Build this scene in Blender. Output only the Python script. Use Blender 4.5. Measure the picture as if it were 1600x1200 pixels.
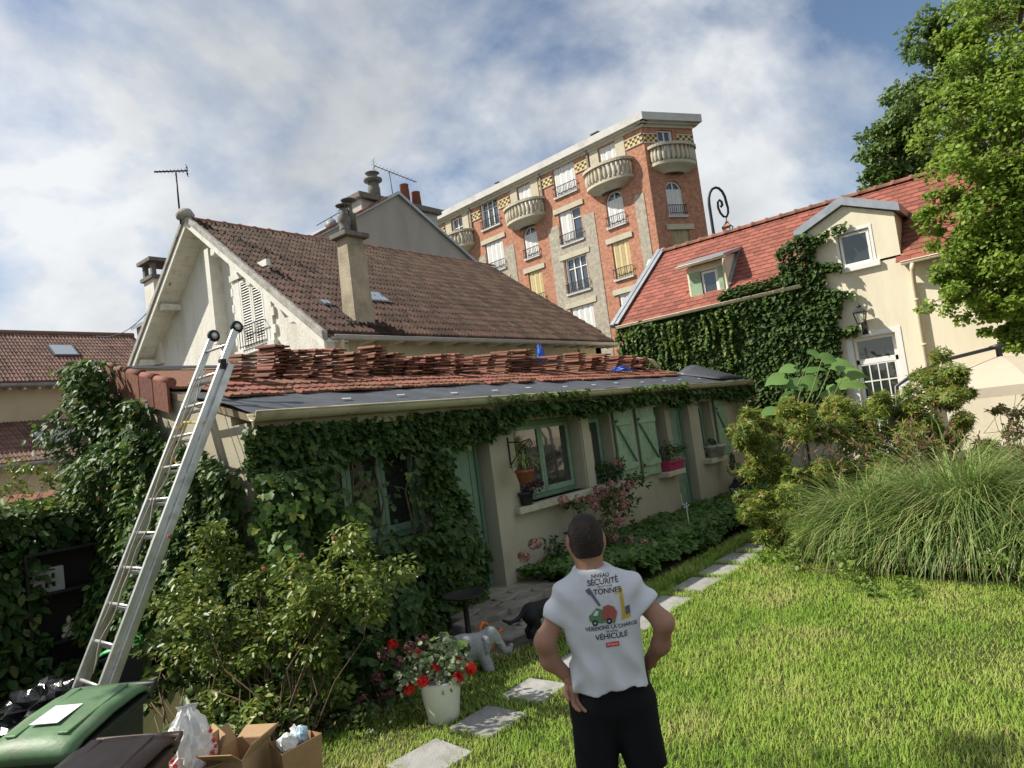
import bpy, math, random
import numpy as np
from mathutils import Matrix, Vector
from mathutils.bvhtree import BVHTree
random.seed(7); rng=np.random.default_rng(7)
S=bpy.context.scene
for o in list(bpy.data.objects): bpy.data.objects.remove(o)
COL=S.collection
R_=math.radians
# ---------------------------------------------------------------- camera
FPX=1075.0; CAMH=2.2                      # focal length in pixels of the 1600x1200 photograph, eye height
def _cam_axes():
    p=np.array([890.,-42.,FPX]); t=np.array([1,-.13,0.])
    n=np.cross(p,t); n/=np.linalg.norm(n)
    if n[1]>0: n=-n
    X=p/np.linalg.norm(p); return np.array([X,np.cross(n,X),n])   # camera (right,down,forward) -> world
CR=_cam_axes(); CP=np.array([0,0,CAMH])
cd=bpy.data.cameras.new('camera'); cam=bpy.data.objects.new('camera',cd); COL.objects.link(cam)
m=Matrix.Identity(4)
for i in range(3):
    m[i][0]=CR[i,0]; m[i][1]=-CR[i,1]; m[i][2]=-CR[i,2]; m[i][3]=CP[i]
cam.matrix_world=m
cd.sensor_width=36; cd.lens=FPX/1600*36; cd.clip_start=.05; cd.clip_end=2000
S.camera=cam; S.render.resolution_x=1024; S.render.resolution_y=768
# ---------------------------------------------------------------- light
SUN_EL=46.0; SUN_AZ=math.atan2(.79,-.61)   # direction towards the sun in the ground plane
w=bpy.data.worlds.new('World'); S.world=w; w.use_nodes=True
nt=w.node_tree; nt.nodes.clear(); N=nt.nodes.new; L=nt.links.new
def wmath(op,a,b=None):
    n=N('ShaderNodeMath'); n.operation=op
    for i,v in enumerate((a,b)):
        if v is None: continue
        if isinstance(v,(int,float)): n.inputs[i].default_value=v
        else: L(v,n.inputs[i])
    return n.outputs[0]
sky=N('ShaderNodeTexSky'); sky.sky_type='NISHITA'; sky.sun_disc=False
sky.sun_elevation=R_(SUN_EL); sky.sun_rotation=math.pi/2-SUN_AZ; sky.air_density=1.0; sky.dust_density=.6
tc=N('ShaderNodeTexCoord'); sx=N('ShaderNodeSeparateXYZ'); L(tc.outputs['Generated'],sx.inputs[0])
zz=wmath('ADD',wmath('MAXIMUM',sx.outputs[2],0.0),.42)
cv=N('ShaderNodeCombineXYZ'); L(wmath('DIVIDE',sx.outputs[0],zz),cv.inputs[0]); L(wmath('DIVIDE',sx.outputs[1],zz),cv.inputs[1])
cv.inputs[2].default_value=3.3
def noise(sc,det,ro,vec,dist=0,off=(0,0,0)):
    mp=N('ShaderNodeMapping'); L(vec,mp.inputs[0]); mp.inputs['Location'].default_value=off
    n=N('ShaderNodeTexNoise'); n.inputs['Scale'].default_value=sc; n.inputs['Detail'].default_value=det
    n.inputs['Roughness'].default_value=ro; n.inputs['Distortion'].default_value=dist; L(mp.outputs[0],n.inputs['Vector']); return n.outputs[0]
def ramp(fac,stops):
    r=N('ShaderNodeValToRGB'); L(fac,r.inputs[0]); e=r.color_ramp.elements
    while len(e)<len(stops): e.new(.5)
    for k,(p,c) in zip(e,stops): k.position=p; k.color=(*c,1) if len(c)==3 else c
    return r.outputs[0]
cover=noise(1.75,9,.54,cv.outputs[0],.25,(CLOUD_OFF[0],CLOUD_OFF[1],0) if 'CLOUD_OFF' in globals() else (2.1,.4,0))
shade=noise(1.5,7,.56,cv.outputs[0],.2,(5.2,1.7,2))
cmask=ramp(cover,[(.40,(0,0,0)),(.545,(1,1,1))])
ccol=ramp(shade,[(.32,(.30,.325,.36)),(.45,(.46,.48,.50)),(.60,(.62,.635,.65))])
skm=N('ShaderNodeVectorMath'); skm.operation='SCALE'; L(sky.outputs[0],skm.inputs[0]); skm.inputs[3].default_value=.085
mx=N('ShaderNodeMix'); mx.data_type='RGBA'; L(cmask,mx.inputs[0]); L(skm.outputs[0],mx.inputs[6]); L(ccol,mx.inputs[7])
bg=N('ShaderNodeBackground'); bg.inputs[1].default_value=1.0; L(mx.outputs[2],bg.inputs[0])
wo=N('ShaderNodeOutputWorld'); L(bg.outputs[0],wo.inputs[0])
sl=bpy.data.lights.new('sun','SUN'); sl.energy=4.6; sl.angle=R_(.6); sl.color=(1,.94,.84)
so=bpy.data.objects.new('sun',sl); COL.objects.link(so)
SUN_TO=Vector((math.cos(SUN_AZ)*math.cos(R_(SUN_EL)),math.sin(SUN_AZ)*math.cos(R_(SUN_EL)),math.sin(R_(SUN_EL))))
so.rotation_euler=SUN_TO.to_track_quat('Z','Y').to_euler(); so.location=(0,0,40)
V=S.view_settings; V.view_transform='Standard'; V.look='None'; V.exposure=.55; V.gamma=1; V.use_curve_mapping=False
S.render.engine='CYCLES'
# ---------------------------------------------------------------- pixel -> place
def ray(px,py): return CR@np.array([px-800,py-600,FPX])
def onz(px,py,z=0): d=ray(px,py); return CP+d*((z-CAMH)/d[2])
def ony(px,py,y): d=ray(px,py); return CP+d*(y/d[1])
def onx(px,py,x): d=ray(px,py); return CP+d*(x/d[0])
def atd(px,py,D): return CP+ray(px,py)*(D/FPX)
# ---------------------------------------------------------------- objects
def wm(o):
    if o.parent: return wm(o.parent)@o.matrix_parent_inverse@o.matrix_basis
    return o.matrix_basis.copy()
def attach(o,parent):
    if parent is not None:
        o.parent=parent; o.matrix_parent_inverse=wm(parent).inverted()
def tag(o,label=None,cat=None,group=None,kind=None):
    for k,v in (('label',label),('category',cat),('group',group),('kind',kind)):
        if v: o[k]=v
    return o
def thing(name,label,cat,loc=(0,0,0),rz=0,group=None):
    o=bpy.data.objects.new(name,None); o.empty_display_size=.1; COL.objects.link(o)
    o.location=loc; o.rotation_euler=(0,0,rz); o.matrix_basis=Matrix.Translation(Vector(loc))@Matrix.Rotation(rz,4,'Z')
    return tag(o,label,cat,group)
def place(name,mesh,mat4,parent=None):
    o=bpy.data.objects.new(name,mesh); COL.objects.link(o)
    if parent is not None: attach(o,parent)
    o.matrix_basis=mat4; return o
def vec(p): return np.array(p,float)
def unit(v):
    v=vec(v); return v/(np.linalg.norm(v)+1e-12)
class MB:
    def __init__(s): s.v=[]; s.f=[]; s.sm=[]
    def add(s,vs,fs,smooth=False):
        b=len(s.v); s.v+= [tuple(float(c) for c in p) for p in vs]; s.f+=[tuple(i+b for i in f) for f in fs]; s.sm+=[smooth]*len(fs); return s
    def poly(s,pts): return s.add(pts,[tuple(range(len(pts)))])
    def box(s,x0,x1,y0,y1,z0,z1):
        return s.add([(x0,y0,z0),(x1,y0,z0),(x1,y1,z0),(x0,y1,z0),(x0,y0,z1),(x1,y0,z1),(x1,y1,z1),(x0,y1,z1)],
          [(0,3,2,1),(4,5,6,7),(0,1,5,4),(1,2,6,5),(2,3,7,6),(3,0,4,7)])
    def obox(s,c,ax,ay,az):     # half-axis vectors
        c,ax,ay,az=map(vec,(c,ax,ay,az)); P=[]
        for k in (-1,1):
            for i,j in ((-1,-1),(1,-1),(1,1),(-1,1)): P.append(c+i*ax+j*ay+k*az)
        return s.add(P,[(0,3,2,1),(4,5,6,7),(0,1,5,4),(1,2,6,5),(2,3,7,6),(3,0,4,7)])
    def bar(s,p,q,w,h,up=(0,0,1)):
        p,q=vec(p),vec(q); d=unit(q-p); a=np.cross(d,vec(up))
        if np.linalg.norm(a)<1e-4: a=np.cross(d,(1,0,0))
        a=unit(a); b=np.cross(a,d)
        return s.obox((p+q)/2,(q-p)/2,a*w/2,b*h/2)
    def extrude(s,poly,d):      # closed 3-D outline extruded by vector d
        n=len(poly); d=vec(d); P=[vec(p) for p in poly]; Q=[p+d for p in P]
        return s.add(P+Q,[tuple(range(n))[::-1],tuple(range(n,2*n))]+[(i,(i+1)%n,n+(i+1)%n,n+i) for i in range(n)])
    def tube(s,pts,rad,n=8,caps=True):
        pts=[vec(p) for p in pts]; k=len(pts)
        if isinstance(rad,(int,float)): rad=[rad]*k
        P=[]; a=None
        for i in range(k):
            d=unit(pts[min(i+1,k-1)]-pts[max(i-1,0)])
            if a is None:
                a=np.cross(d,(0,0,1)); 
                if np.linalg.norm(a)<.05: a=np.cross(d,(1,0,0))
            a=unit(a-d*np.dot(a,d)); b=np.cross(d,a)
            for j in range(n):
                t=2*math.pi*j/n; P.append(pts[i]+rad[i]*(math.cos(t)*a+math.sin(t)*b))
        F=[(i*n+j,i*n+(j+1)%n,(i+1)*n+(j+1)%n,(i+1)*n+j) for i in range(k-1) for j in range(n)]
        s.add(P,F,True)
        if caps: b0=len(s.v)-k*n; s.f+=[tuple(b0+j for j in range(n))[::-1],tuple(b0+(k-1)*n+j for j in range(n))]; s.sm+=[False,False]
        return s
    def lathe(s,prof,c=(0,0,0),n=20,sx=1,sy=1):
        P=[]; k=len(prof)
        for r,z in prof:
            for j in range(n):
                t=2*math.pi*j/n; P.append((c[0]+r*math.cos(t)*sx,c[1]+r*math.sin(t)*sy,c[2]+z))
        s.add(P,[(i*n+j,i*n+(j+1)%n,(i+1)*n+(j+1)%n,(i+1)*n+j) for i in range(k-1) for j in range(n)],True)
        b0=len(s.v)-k*n
        if prof[0][0]>1e-4: s.f.append(tuple(b0+j for j in range(n))[::-1]); s.sm.append(False)
        if prof[-1][0]>1e-4: s.f.append(tuple(b0+(k-1)*n+j for j in range(n))); s.sm.append(False)
        return s
    def mesh(s,name,mat=None):
        me=bpy.data.meshes.new(name); me.from_pydata(s.v,[],s.f)
        me.polygons.foreach_set('use_smooth',s.sm); me.update()
        if mat: me.materials.append(mat)
        return me
    def build(s,name,mat,parent=None,local=False,bevel=0,M=None):
        o=bpy.data.objects.new(name,s.mesh(name,mat)); COL.objects.link(o)
        if parent is not None:
            if local: o.parent=parent
            else: attach(o,parent)
        if M is not None: o.matrix_basis=M
        if bevel:
            b=o.modifiers.new('bevel','BEVEL'); b.width=bevel; b.segments=2; b.limit_method='ANGLE'; b.angle_limit=R_(40)
        return o
def np_mesh(name,Vv,Fq,mat,smooth=False):
    Vv=np.asarray(Vv,np.float32); Fq=np.asarray(Fq,np.int32); k=Fq.shape[1]
    me=bpy.data.meshes.new(name); me.vertices.add(len(Vv)); me.vertices.foreach_set('co',Vv.ravel())
    me.loops.add(Fq.size); me.loops.foreach_set('vertex_index',Fq.ravel())
    me.polygons.add(len(Fq)); me.polygons.foreach_set('loop_start',np.arange(len(Fq),dtype=np.int32)*k)
    if smooth: me.polygons.foreach_set('use_smooth',np.ones(len(Fq),bool))
    me.update(calc_edges=True); 
    if mat: me.materials.append(mat)
    return me
def mobj(name,me,parent=None):
    o=bpy.data.objects.new(name,me); COL.objects.link(o)
    if parent is not None: attach(o,parent)
    return o
def struct(name,mb,mat,**k): return tag(mb.build(name,mat,**k),kind='structure')
# ---------------------------------------------------------------- materials
def MAT(name,col,rough=.8,var=.15,sc=4.0,col2=None,bump=0.,bsc=40.,metal=0.,spec=.4,isl=0.,stain=None,stsc=.8,det=6,trans=0.,stlo=.5,sthi=.7,stretch=None,attr=None):
    m=bpy.data.materials.new(name); m.use_nodes=True; t=m.node_tree; n=t.nodes; l=t.links; b=n['Principled BSDF']
    co=n.new('ShaderNodeTexCoord'); src=co.outputs['Object']
    if attr: an=n.new('ShaderNodeAttribute'); an.attribute_name=attr; src=an.outputs['Vector']
    if stretch:
        mp=n.new('ShaderNodeMapping'); mp.inputs['Scale'].default_value=stretch; l.new(src,mp.inputs[0]); src=mp.outputs[0]
    nz=n.new('ShaderNodeTexNoise'); nz.inputs['Scale'].default_value=sc; nz.inputs['Detail'].default_value=det; nz.inputs['Roughness'].default_value=.65; l.new(src,nz.inputs['Vector'])
    r=n.new('ShaderNodeValToRGB'); e=r.color_ramp.elements; e[0].position=.3; e[1].position=.7
    c=np.array(col,float); a=c*(1-var); z=c*(1+var) if col2 is None else np.array(col2,float)
    e[0].color=(*np.clip(a,0,1),1); e[1].color=(*np.clip(z,0,1),1); l.new(nz.outputs[0],r.inputs[0]); out=r.outputs[0]
    if stain is not None:
        n2=n.new('ShaderNodeTexNoise'); n2.inputs['Scale'].default_value=stsc; n2.inputs['Detail'].default_value=8; n2.inputs['Roughness'].default_value=.7; l.new(src,n2.inputs['Vector'])
        r2=n.new('ShaderNodeValToRGB'); r2.color_ramp.elements[0].position=stlo; r2.color_ramp.elements[1].position=sthi; l.new(n2.outputs[0],r2.inputs[0])
        mx=n.new('ShaderNodeMix'); mx.data_type='RGBA'; l.new(r2.outputs[0],mx.inputs[0]); l.new(out,mx.inputs[6]); mx.inputs[7].default_value=(*stain,1); out=mx.outputs[2]
    if isl:
        g=n.new('ShaderNodeNewGeometry'); oi=n.new('ShaderNodeObjectInfo'); ad=n.new('ShaderNodeMath'); ad.operation='ADD'
        l.new(g.outputs['Random Per Island'],ad.inputs[0]); l.new(oi.outputs['Random'],ad.inputs[1])
        fr=n.new('ShaderNodeMath'); fr.operation='FRACT'; l.new(ad.outputs[0],fr.inputs[0])
        mr=n.new('ShaderNodeMapRange'); mr.inputs[3].default_value=1-isl; mr.inputs[4].default_value=1+isl; l.new(fr.outputs[0],mr.inputs[0])
        hs=n.new('ShaderNodeHueSaturation'); l.new(mr.outputs[0],hs.inputs['Value']); l.new(out,hs.inputs['Color']); out=hs.outputs[0]
        mh=n.new('ShaderNodeMapRange'); mh.inputs[3].default_value=.5-isl*.05; mh.inputs[4].default_value=.5+isl*.05; l.new(oi.outputs['Random'],mh.inputs[0]); l.new(mh.outputs[0],hs.inputs['Hue'])
    l.new(out,b.inputs['Base Color']); b.inputs['Roughness'].default_value=rough; b.inputs['Metallic'].default_value=metal; b.inputs['Specular IOR Level'].default_value=spec
    if bump:
        nb=n.new('ShaderNodeTexNoise'); nb.inputs['Scale'].default_value=bsc; nb.inputs['Detail'].default_value=5; l.new(src,nb.inputs['Vector'])
        bp=n.new('ShaderNodeBump'); bp.inputs['Strength'].default_value=bump; bp.inputs['Distance'].default_value=.02; l.new(nb.outputs[0],bp.inputs['Height']); l.new(bp.outputs[0],b.inputs['Normal'])
    if trans:
        tr=n.new('ShaderNodeBsdfTranslucent'); l.new(out,tr.inputs[0]); ms=n.new('ShaderNodeMixShader'); ms.inputs[0].default_value=trans
        l.new(b.outputs[0],ms.inputs[1]); l.new(tr.outputs[0],ms.inputs[2]); l.new(ms.outputs[0],n['Material Output'].inputs[0])
    return m
def LEAF(name,c1,c2,c3=None,rough=.45,trans=.3,spec=.4):
    """leaf colours drawn leaf by leaf"""
    m=bpy.data.materials.new(name); m.use_nodes=True; t=m.node_tree; n=t.nodes; l=t.links; b=n['Principled BSDF']
    g=n.new('ShaderNodeNewGeometry'); r=n.new('ShaderNodeValToRGB'); e=r.color_ramp.elements
    e[0].color=(*c1,1); e[1].color=(*c2,1); e[1].position=.85
    if c3: k=e.new(.97); k.color=(*c3,1)
    l.new(g.outputs['Random Per Island'],r.inputs[0]); l.new(r.outputs[0],b.inputs['Base Color'])
    b.inputs['Roughness'].default_value=rough; b.inputs['Specular IOR Level'].default_value=spec
    tr=n.new('ShaderNodeBsdfTranslucent'); l.new(r.outputs[0],tr.inputs[0]); ms=n.new('ShaderNodeMixShader'); ms.inputs[0].default_value=trans
    l.new(b.outputs[0],ms.inputs[1]); l.new(tr.outputs[0],ms.inputs[2]); l.new(ms.outputs[0],n['Material Output'].inputs[0])
    return m
def GLASS(name,col=(.02,.025,.03),rough=.03):
    m=bpy.data.materials.new(name); m.use_nodes=True; b=m.node_tree.nodes['Principled BSDF']
    b.inputs['Base Color'].default_value=(*col,1); b.inputs['Roughness'].default_value=rough; b.inputs['Specular IOR Level'].default_value=.9; b.inputs['Coat Weight'].default_value=.5
    return m
# ---------------------------------------------------------------- noise and leaves in numpy
def vnoise(x,y,sc=1.,seed=0):
    x=np.asarray(x,float)*sc; y=np.asarray(y,float)*sc; xi=np.floor(x).astype(int); yi=np.floor(y).astype(int); fx=x-xi; fy=y-yi
    fx=fx*fx*(3-2*fx); fy=fy*fy*(3-2*fy)
    def h(a,b):
        k=(a*374761393+b*668265263+seed*974711)&0x7fffffff; k=((k^(k>>13))*1274126177)&0x7fffffff; return ((k^(k>>16))&0xffff)/65535.
    return (h(xi,yi)*(1-fx)+h(xi+1,yi)*fx)*(1-fy)+(h(xi,yi+1)*(1-fx)+h(xi+1,yi+1)*fx)*fy
LEAFT={
 'oval':(np.array([(0,0,0),(.27,.33,.07),(.22,.68,.06),(0,1,-.06),(-.22,.68,.06),(-.27,.33,.07)]),[(0,1,2,3),(0,3,4,5)]),
 'ivy':(np.array([(0,0,0),(.26,-.14,.03),(.50,.16,.05),(.27,.34,.06),(.33,.62,.0),(0,1,-.12),(-.26,-.14,.03),(-.50,.16,.05),(-.27,.34,.06),(-.33,.62,.0)]),[(0,1,2,3),(0,3,4,5),(0,8,7,6),(0,5,9,8)]),
 'heart':(np.array([(0,0,0),(.28,-.16,-.02),(.52,.08,.0),(.50,.38,.05),(.27,.74,.02),(0,1,-.2),(0,.45,-.04),(-.28,-.16,-.02),(-.52,.08,.0),(-.50,.38,.05),(-.27,.74,.02)]),[(0,1,2,3),(0,3,4,6),(6,4,5,6),(0,9,8,7),(0,6,10,9),(6,5,10,6)][0:2]+[(6,4,5,10),(0,9,8,7),(0,6,10,9)]),
 'round':(np.array([(0,0,0),(.46,.25,.08),(.36,.8,.05),(0,1,-.05),(-.36,.8,.05),(-.46,.25,.08)]),[(0,1,2,3),(0,3,4,5)]),
 'slim':(np.array([(0,0,0),(.12,.4,.04),(.08,.75,.0),(0,1,-.12),(-.08,.75,.0),(-.12,.4,.04)]),[(0,1,2,3),(0,3,4,5)]),
}
def _maple():
    Vv=[(0,0,0)]; F=[]
    for a,ln in ((-1.9,.55),(-1.05,.85),(0,1.,),(1.05,.85),(1.9,.55)):
        d=(math.sin(a),math.cos(a)); p=(math.cos(a),-math.sin(a)); b=len(Vv)
        Vv+=[(d[0]*ln*.4+p[0]*.11,d[1]*ln*.4+p[1]*.11,.03),(d[0]*ln,d[1]*ln,-.1),(d[0]*ln*.4-p[0]*.11,d[1]*ln*.4-p[1]*.11,.03)]
        F.append((0,b,b+1,b+2))
    return np.array(Vv),F
LEAFT['maple']=_maple()
def rnd_dir(n):
    v=rng.normal(size=(n,3)); return v/np.linalg.norm(v,axis=1,keepdims=True)
def leaf_arrays(P,Nr,T,size,shape):
    P=np.asarray(P,float); n=len(P); tv,tf=LEAFT[shape]
    Nr=Nr/(np.linalg.norm(Nr,axis=1,keepdims=True)+1e-9); T=T-Nr*np.sum(T*Nr,1,keepdims=True); T/= (np.linalg.norm(T,axis=1,keepdims=True)+1e-9)
    B=np.cross(Nr,T); s=np.broadcast_to(np.asarray(size,float),(n,))[:,None,None]
    Vv=P[:,None,:]+s*(tv[None,:,0:1]*B[:,None,:]+tv[None,:,1:2]*T[:,None,:]+tv[None,:,2:3]*Nr[:,None,:])
    k=len(tv); F=(np.array(tf)[None]+ (np.arange(n)*k)[:,None,None]).reshape(-1,4)
    return Vv.reshape(-1,3),F
def leaves(name,P,Nr,T,size,shape,mat,parent=None):
    Vv,F=leaf_arrays(P,Nr,T,size,shape); return mobj(name,np_mesh(name,Vv,F,mat),parent)
def cloud(centers,radii,per,flat=.7):
    """leaf positions gathered in clumps"""
    C_=np.repeat(np.asarray(centers,float),per,0); r=np.repeat(np.asarray(radii,float),per)[:,None]
    d=rnd_dir(len(C_))*(rng.random((len(C_),1))**.45); d[:,2]*=flat
    return C_+d*r, d
# ================================================================ ground, lawn, path
def sstep(a,b,x): t=np.clip((np.asarray(x,float)-a)/(b-a),0,1); return t*t*(3-2*t)
def gz(x,y):
    side=(1-sstep(2.6,3.3,x))*sstep(5.6,6.6,y)          # sunken strip beside the low building
    terr=sstep(12.5,15.5,x)*(1-sstep(5.2,6.2,y))        # the ground rises towards the cream house
    rise=sstep(14,30,y)*sstep(-20,0,x)*.0
    return -.4*side+.5*terr+rise
def ground_mesh():
    xs=np.unique(np.concatenate([np.linspace(-600,-20,12),np.linspace(-20,-2,12),np.linspace(-2,20,89),np.linspace(20,60,20),np.linspace(60,800,14)]))
    ys=np.unique(np.concatenate([np.linspace(-600,-20,12),np.linspace(-20,-4,10),np.linspace(-4,14,73),np.linspace(14,60,20),np.linspace(60,800,14)]))
    X,Y=np.meshgrid(xs,ys,indexing='ij'); Z=gz(X,Y)+(vnoise(X,Y,.9,3)-.5)*.03*((X>-3)&(X<12)&(Y<6)&(Y>-5))
    n,k=X.shape; I=np.arange(n*k).reshape(n,k)
    F=np.stack([I[:-1,:-1],I[1:,:-1],I[1:,1:],I[:-1,1:]],-1).reshape(-1,4)
    return np.stack([X,Y,Z],-1).reshape(-1,3),F
def ground_mat():
    m=bpy.data.materials.new('soil_and_turf'); m.use_nodes=True; t=m.node_tree; n=t.nodes; l=t.links; b=n['Principled BSDF']
    co=n.new('ShaderNodeTexCoord')
    a=n.new('ShaderNodeTexNoise'); a.inputs['Scale'].default_value=1.3; a.inputs['Detail'].default_value=8; l.new(co.outputs['Object'],a.inputs[0])
    f=n.new('ShaderNodeTexNoise'); f.inputs['Scale'].default_value=60; f.inputs['Detail'].default_value=4; l.new(co.outputs['Object'],f.inputs[0])
    r=n.new('ShaderNodeValToRGB'); e=r.color_ramp.elements; e[0].position=.35; e[0].color=(.055,.06,.022,1); e[1].position=.7; e[1].color=(.10,.085,.045,1); l.new(a.outputs[0],r.inputs[0])
    mx=n.new('ShaderNodeMix'); mx.data_type='RGBA'; mx.blend_type='MULTIPLY'; mx.inputs[0].default_value=.6; l.new(r.outputs[0],mx.inputs[6]); l.new(f.outputs[0],mx.inputs[7])
    l.new(mx.outputs[2],b.inputs['Base Color']); b.inputs['Roughness'].default_value=.95; b.inputs['Specular IOR Level'].default_value=.1
    bp=n.new('ShaderNodeBump'); bp.inputs['Strength'].default_value=.6; l.new(f.outputs[0],bp.inputs['Height']); l.new(bp.outputs[0],b.inputs['Normal'])
    return m
gv,gf=ground_mesh(); tag(mobj('ground',np_mesh('ground',gv,gf,ground_mat(),True)),kind='structure')
# stepping stones
SLABS=[(2.68,3.84,.44,.42,.02),(3.24,3.83,.44,.42,-.03),(3.87,3.86,.43,.42,.0),(4.5,3.89,.4,.42,.02),(5.13,3.92,.43,.42,-.02),(5.76,3.95,.44,.42,.03),(6.38,3.97,.44,.42,0),(7.08,4.0,.6,.42,.01),
  (7.98,4.03,.62,.43,.01),(8.7,4.05,.56,.42,-.01),(9.4,4.08,.62,.43,0),(10.08,4.1,.6,.43,.01),(10.75,4.12,.6,.43,0),(11.4,4.14,.58,.43,0)]
soil=MAT('bare_soil',(.12,.095,.065),.95,.35,14,bump=.5)
pb=MB()
for i in range(12): pb.poly([(6.7+i*.43,3.78+.02*i*.43,.012),(7.13+i*.43,3.78+.02*(i+1)*.43,.012),(7.13+i*.43,4.25+.02*(i+1)*.43,.012),(6.7+i*.43,4.25+.02*i*.43,.012)])
path=struct('path',pb,soil)
slabm=MAT('weathered_slab',(.31,.305,.285),.9,.16,9,bump=.35,bsc=70,stain=(.16,.16,.13),stsc=5,isl=.1)
for (x,y,lx,ly,a) in SLABS:
    b=MB(); pts=[]
    for sx,sy in ((-1,-1),(1,-1),(1,1),(-1,1)): pts.append((sx*lx/2+random.uniform(-.012,.012),sy*ly/2+random.uniform(-.012,.012),-.03))
    b.extrude(pts,(0,0,.062)); o=b.build('slab',slabm,bevel=.008); attach(o,path)
    o.matrix_basis=Matrix.Translation((x,y,0))@Matrix.Rotation(a,4,'Z')@Matrix.Rotation(random.uniform(-.012,.012),4,'X')
# rough stone pavement and step before the green door
stonem=MAT('rough_stone',(.26,.235,.19),.9,.3,6,bump=.7,bsc=18,stain=(.09,.09,.06),stsc=3,isl=.15)
pv=MB(); pv.poly([(5.0,4.75,.015),(6.6,4.45,.015),(7.6,5.0,.015),(8.1,6.3,.015),(6.0,6.3,.015),(5.0,5.6,.015)]); pavement=struct('stone_pavement',pv,MAT('pavement_joint',(.09,.08,.055),.95,.3,12,bump=.4))
rs=random.Random(3)
def stone(cx,cy,r,z,h,parent,n=7):
    a0=rs.random()*6; pts=[]
    for k in range(n):
        t=a0+2*math.pi*k/n; rr=r*rs.uniform(.82,1.08); pts.append((cx+rr*math.cos(t)*1.15,cy+rr*math.sin(t)*.9,z))
    b=MB(); b.extrude(pts,(0,0,h)); return b.build('paving_stone',stonem,parent,bevel=.02)
for i in range(5):
    for j in range(4):
        x=5.45+i*.47+(j%2)*.2+rs.uniform(-.04,.04); y=4.78+j*.34+rs.uniform(-.03,.03)
        if y<4.75+abs(x-6.2)*.22-.05: continue
        if x>5.5 and y>5.55: continue
        stone(x,y,.23,.01,.035+rs.uniform(0,.02),pavement)
for i in range(5): stone(5.65+i*.36,5.72+rs.uniform(-.03,.03),.21,.0,.13+rs.uniform(-.01,.02),pavement)
for i in range(4): stone(5.85+i*.36,6.02,.2,.0,.14,pavement)
# grass
GR=[(5.05,8.2,4.85,6.5)]
def lawn_mask(x,y):
    k=(x>.6)&(x<12.5)&(y<4.75)&(y>-5)
    k|=(x>2.2)&(x<6.0)&(y>=4.7)&(y<5.0-.0*x)
    k&=~((x>5.1)&(y>4.72-.0*x)&(y>4.5+np.abs(x-6.0)*.15))
    k&=~((x>7.2)&(y>4.62))
    k&=~(((x-9.9)/2.0)**2+((y-1.25)/1.75)**2<.5)
    k&=~((x>9.8)&(y<3.4)&(y>2.6))
    k&=(y<5.2-.25*(x<2.6))&~((x<1.9)&(y>3.0))
    for (sx,sy,lx,ly,a) in SLABS: k&=~((np.abs(x-sx)<lx/2-.015)&(np.abs(y-sy)<ly/2-.015))
    return k
def grass_mat():
    m=bpy.data.materials.new('grass_blades'); m.use_nodes=True; t=m.node_tree; n=t.nodes; l=t.links; b=n['Principled BSDF']
    co=n.new('ShaderNodeTexCoord'); a=n.new('ShaderNodeTexNoise'); a.inputs['Scale'].default_value=1.1; a.inputs['Detail'].default_value=7; a.inputs['Roughness'].default_value=.6; l.new(co.outputs['Object'],a.inputs[0])
    g=n.new('ShaderNodeNewGeometry'); ad=n.new('ShaderNodeMath'); ad.operation='MULTIPLY_ADD'; ad.inputs[1].default_value=.34; l.new(g.outputs['Random Per Island'],ad.inputs[0]); l.new(a.outputs[0],ad.inputs[2])
    r=n.new('ShaderNodeValToRGB'); e=r.color_ramp.elements; e[0].position=.45; e[0].color=(.17,.32,.035,1); e[1].position=.94; e[1].color=(.55,.52,.2,1)
    k=e.new(.74); k.color=(.36,.50,.08,1)
    l.new(ad.outputs[0],r.inputs[0]); l.new(r.outputs[0],b.inputs['Base Color']); b.inputs['Roughness'].default_value=.6; b.inputs['Specular IOR Level'].default_value=.25
    nm=n.new('ShaderNodeVectorMath'); nm.operation='MULTIPLY_ADD'; nm.inputs[1].default_value=(.5,.5,.5); nm.inputs[2].default_value=(0,0,.7); l.new(g.outputs['Normal'],nm.inputs[0]); nn=n.new('ShaderNodeVectorMath'); nn.operation='NORMALIZE'; l.new(nm.outputs[0],nn.inputs[0]); l.new(nn.outputs[0],b.inputs['Normal'])
    tr=n.new('ShaderNodeBsdfTranslucent'); l.new(r.outputs[0],tr.inputs[0]); ms=n.new('ShaderNodeMixShader'); ms.inputs[0].default_value=.35
    l.new(b.outputs[0],ms.inputs[1]); l.new(tr.outputs[0],ms.inputs[2]); l.new(ms.outputs[0],n['Material Output'].inputs[0]); return m
def blades(x,y,z,h,w,lean):
    n=len(x); a=rng.random(n)*2*math.pi; d=np.stack([np.cos(a),np.sin(a)],1); p=np.stack([-np.sin(a),np.cos(a)],1)
    V_=np.zeros((n,5,3)); base=np.stack([x,y],1)
    for i,(t,ww) in enumerate(((0,1),(0,-1),(.55,.75),(.55,-.75),(1,0))):
        V_[:,i,:2]=base+p*(w*ww/2)[:,None]+d*(lean*h*t*t)[:,None]; V_[:,i,2]=z+h*t*(1-.25*lean*t)
    F=np.array([[0,1,3,2],[2,3,4,4]])
    return V_.reshape(-1,3),n
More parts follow.
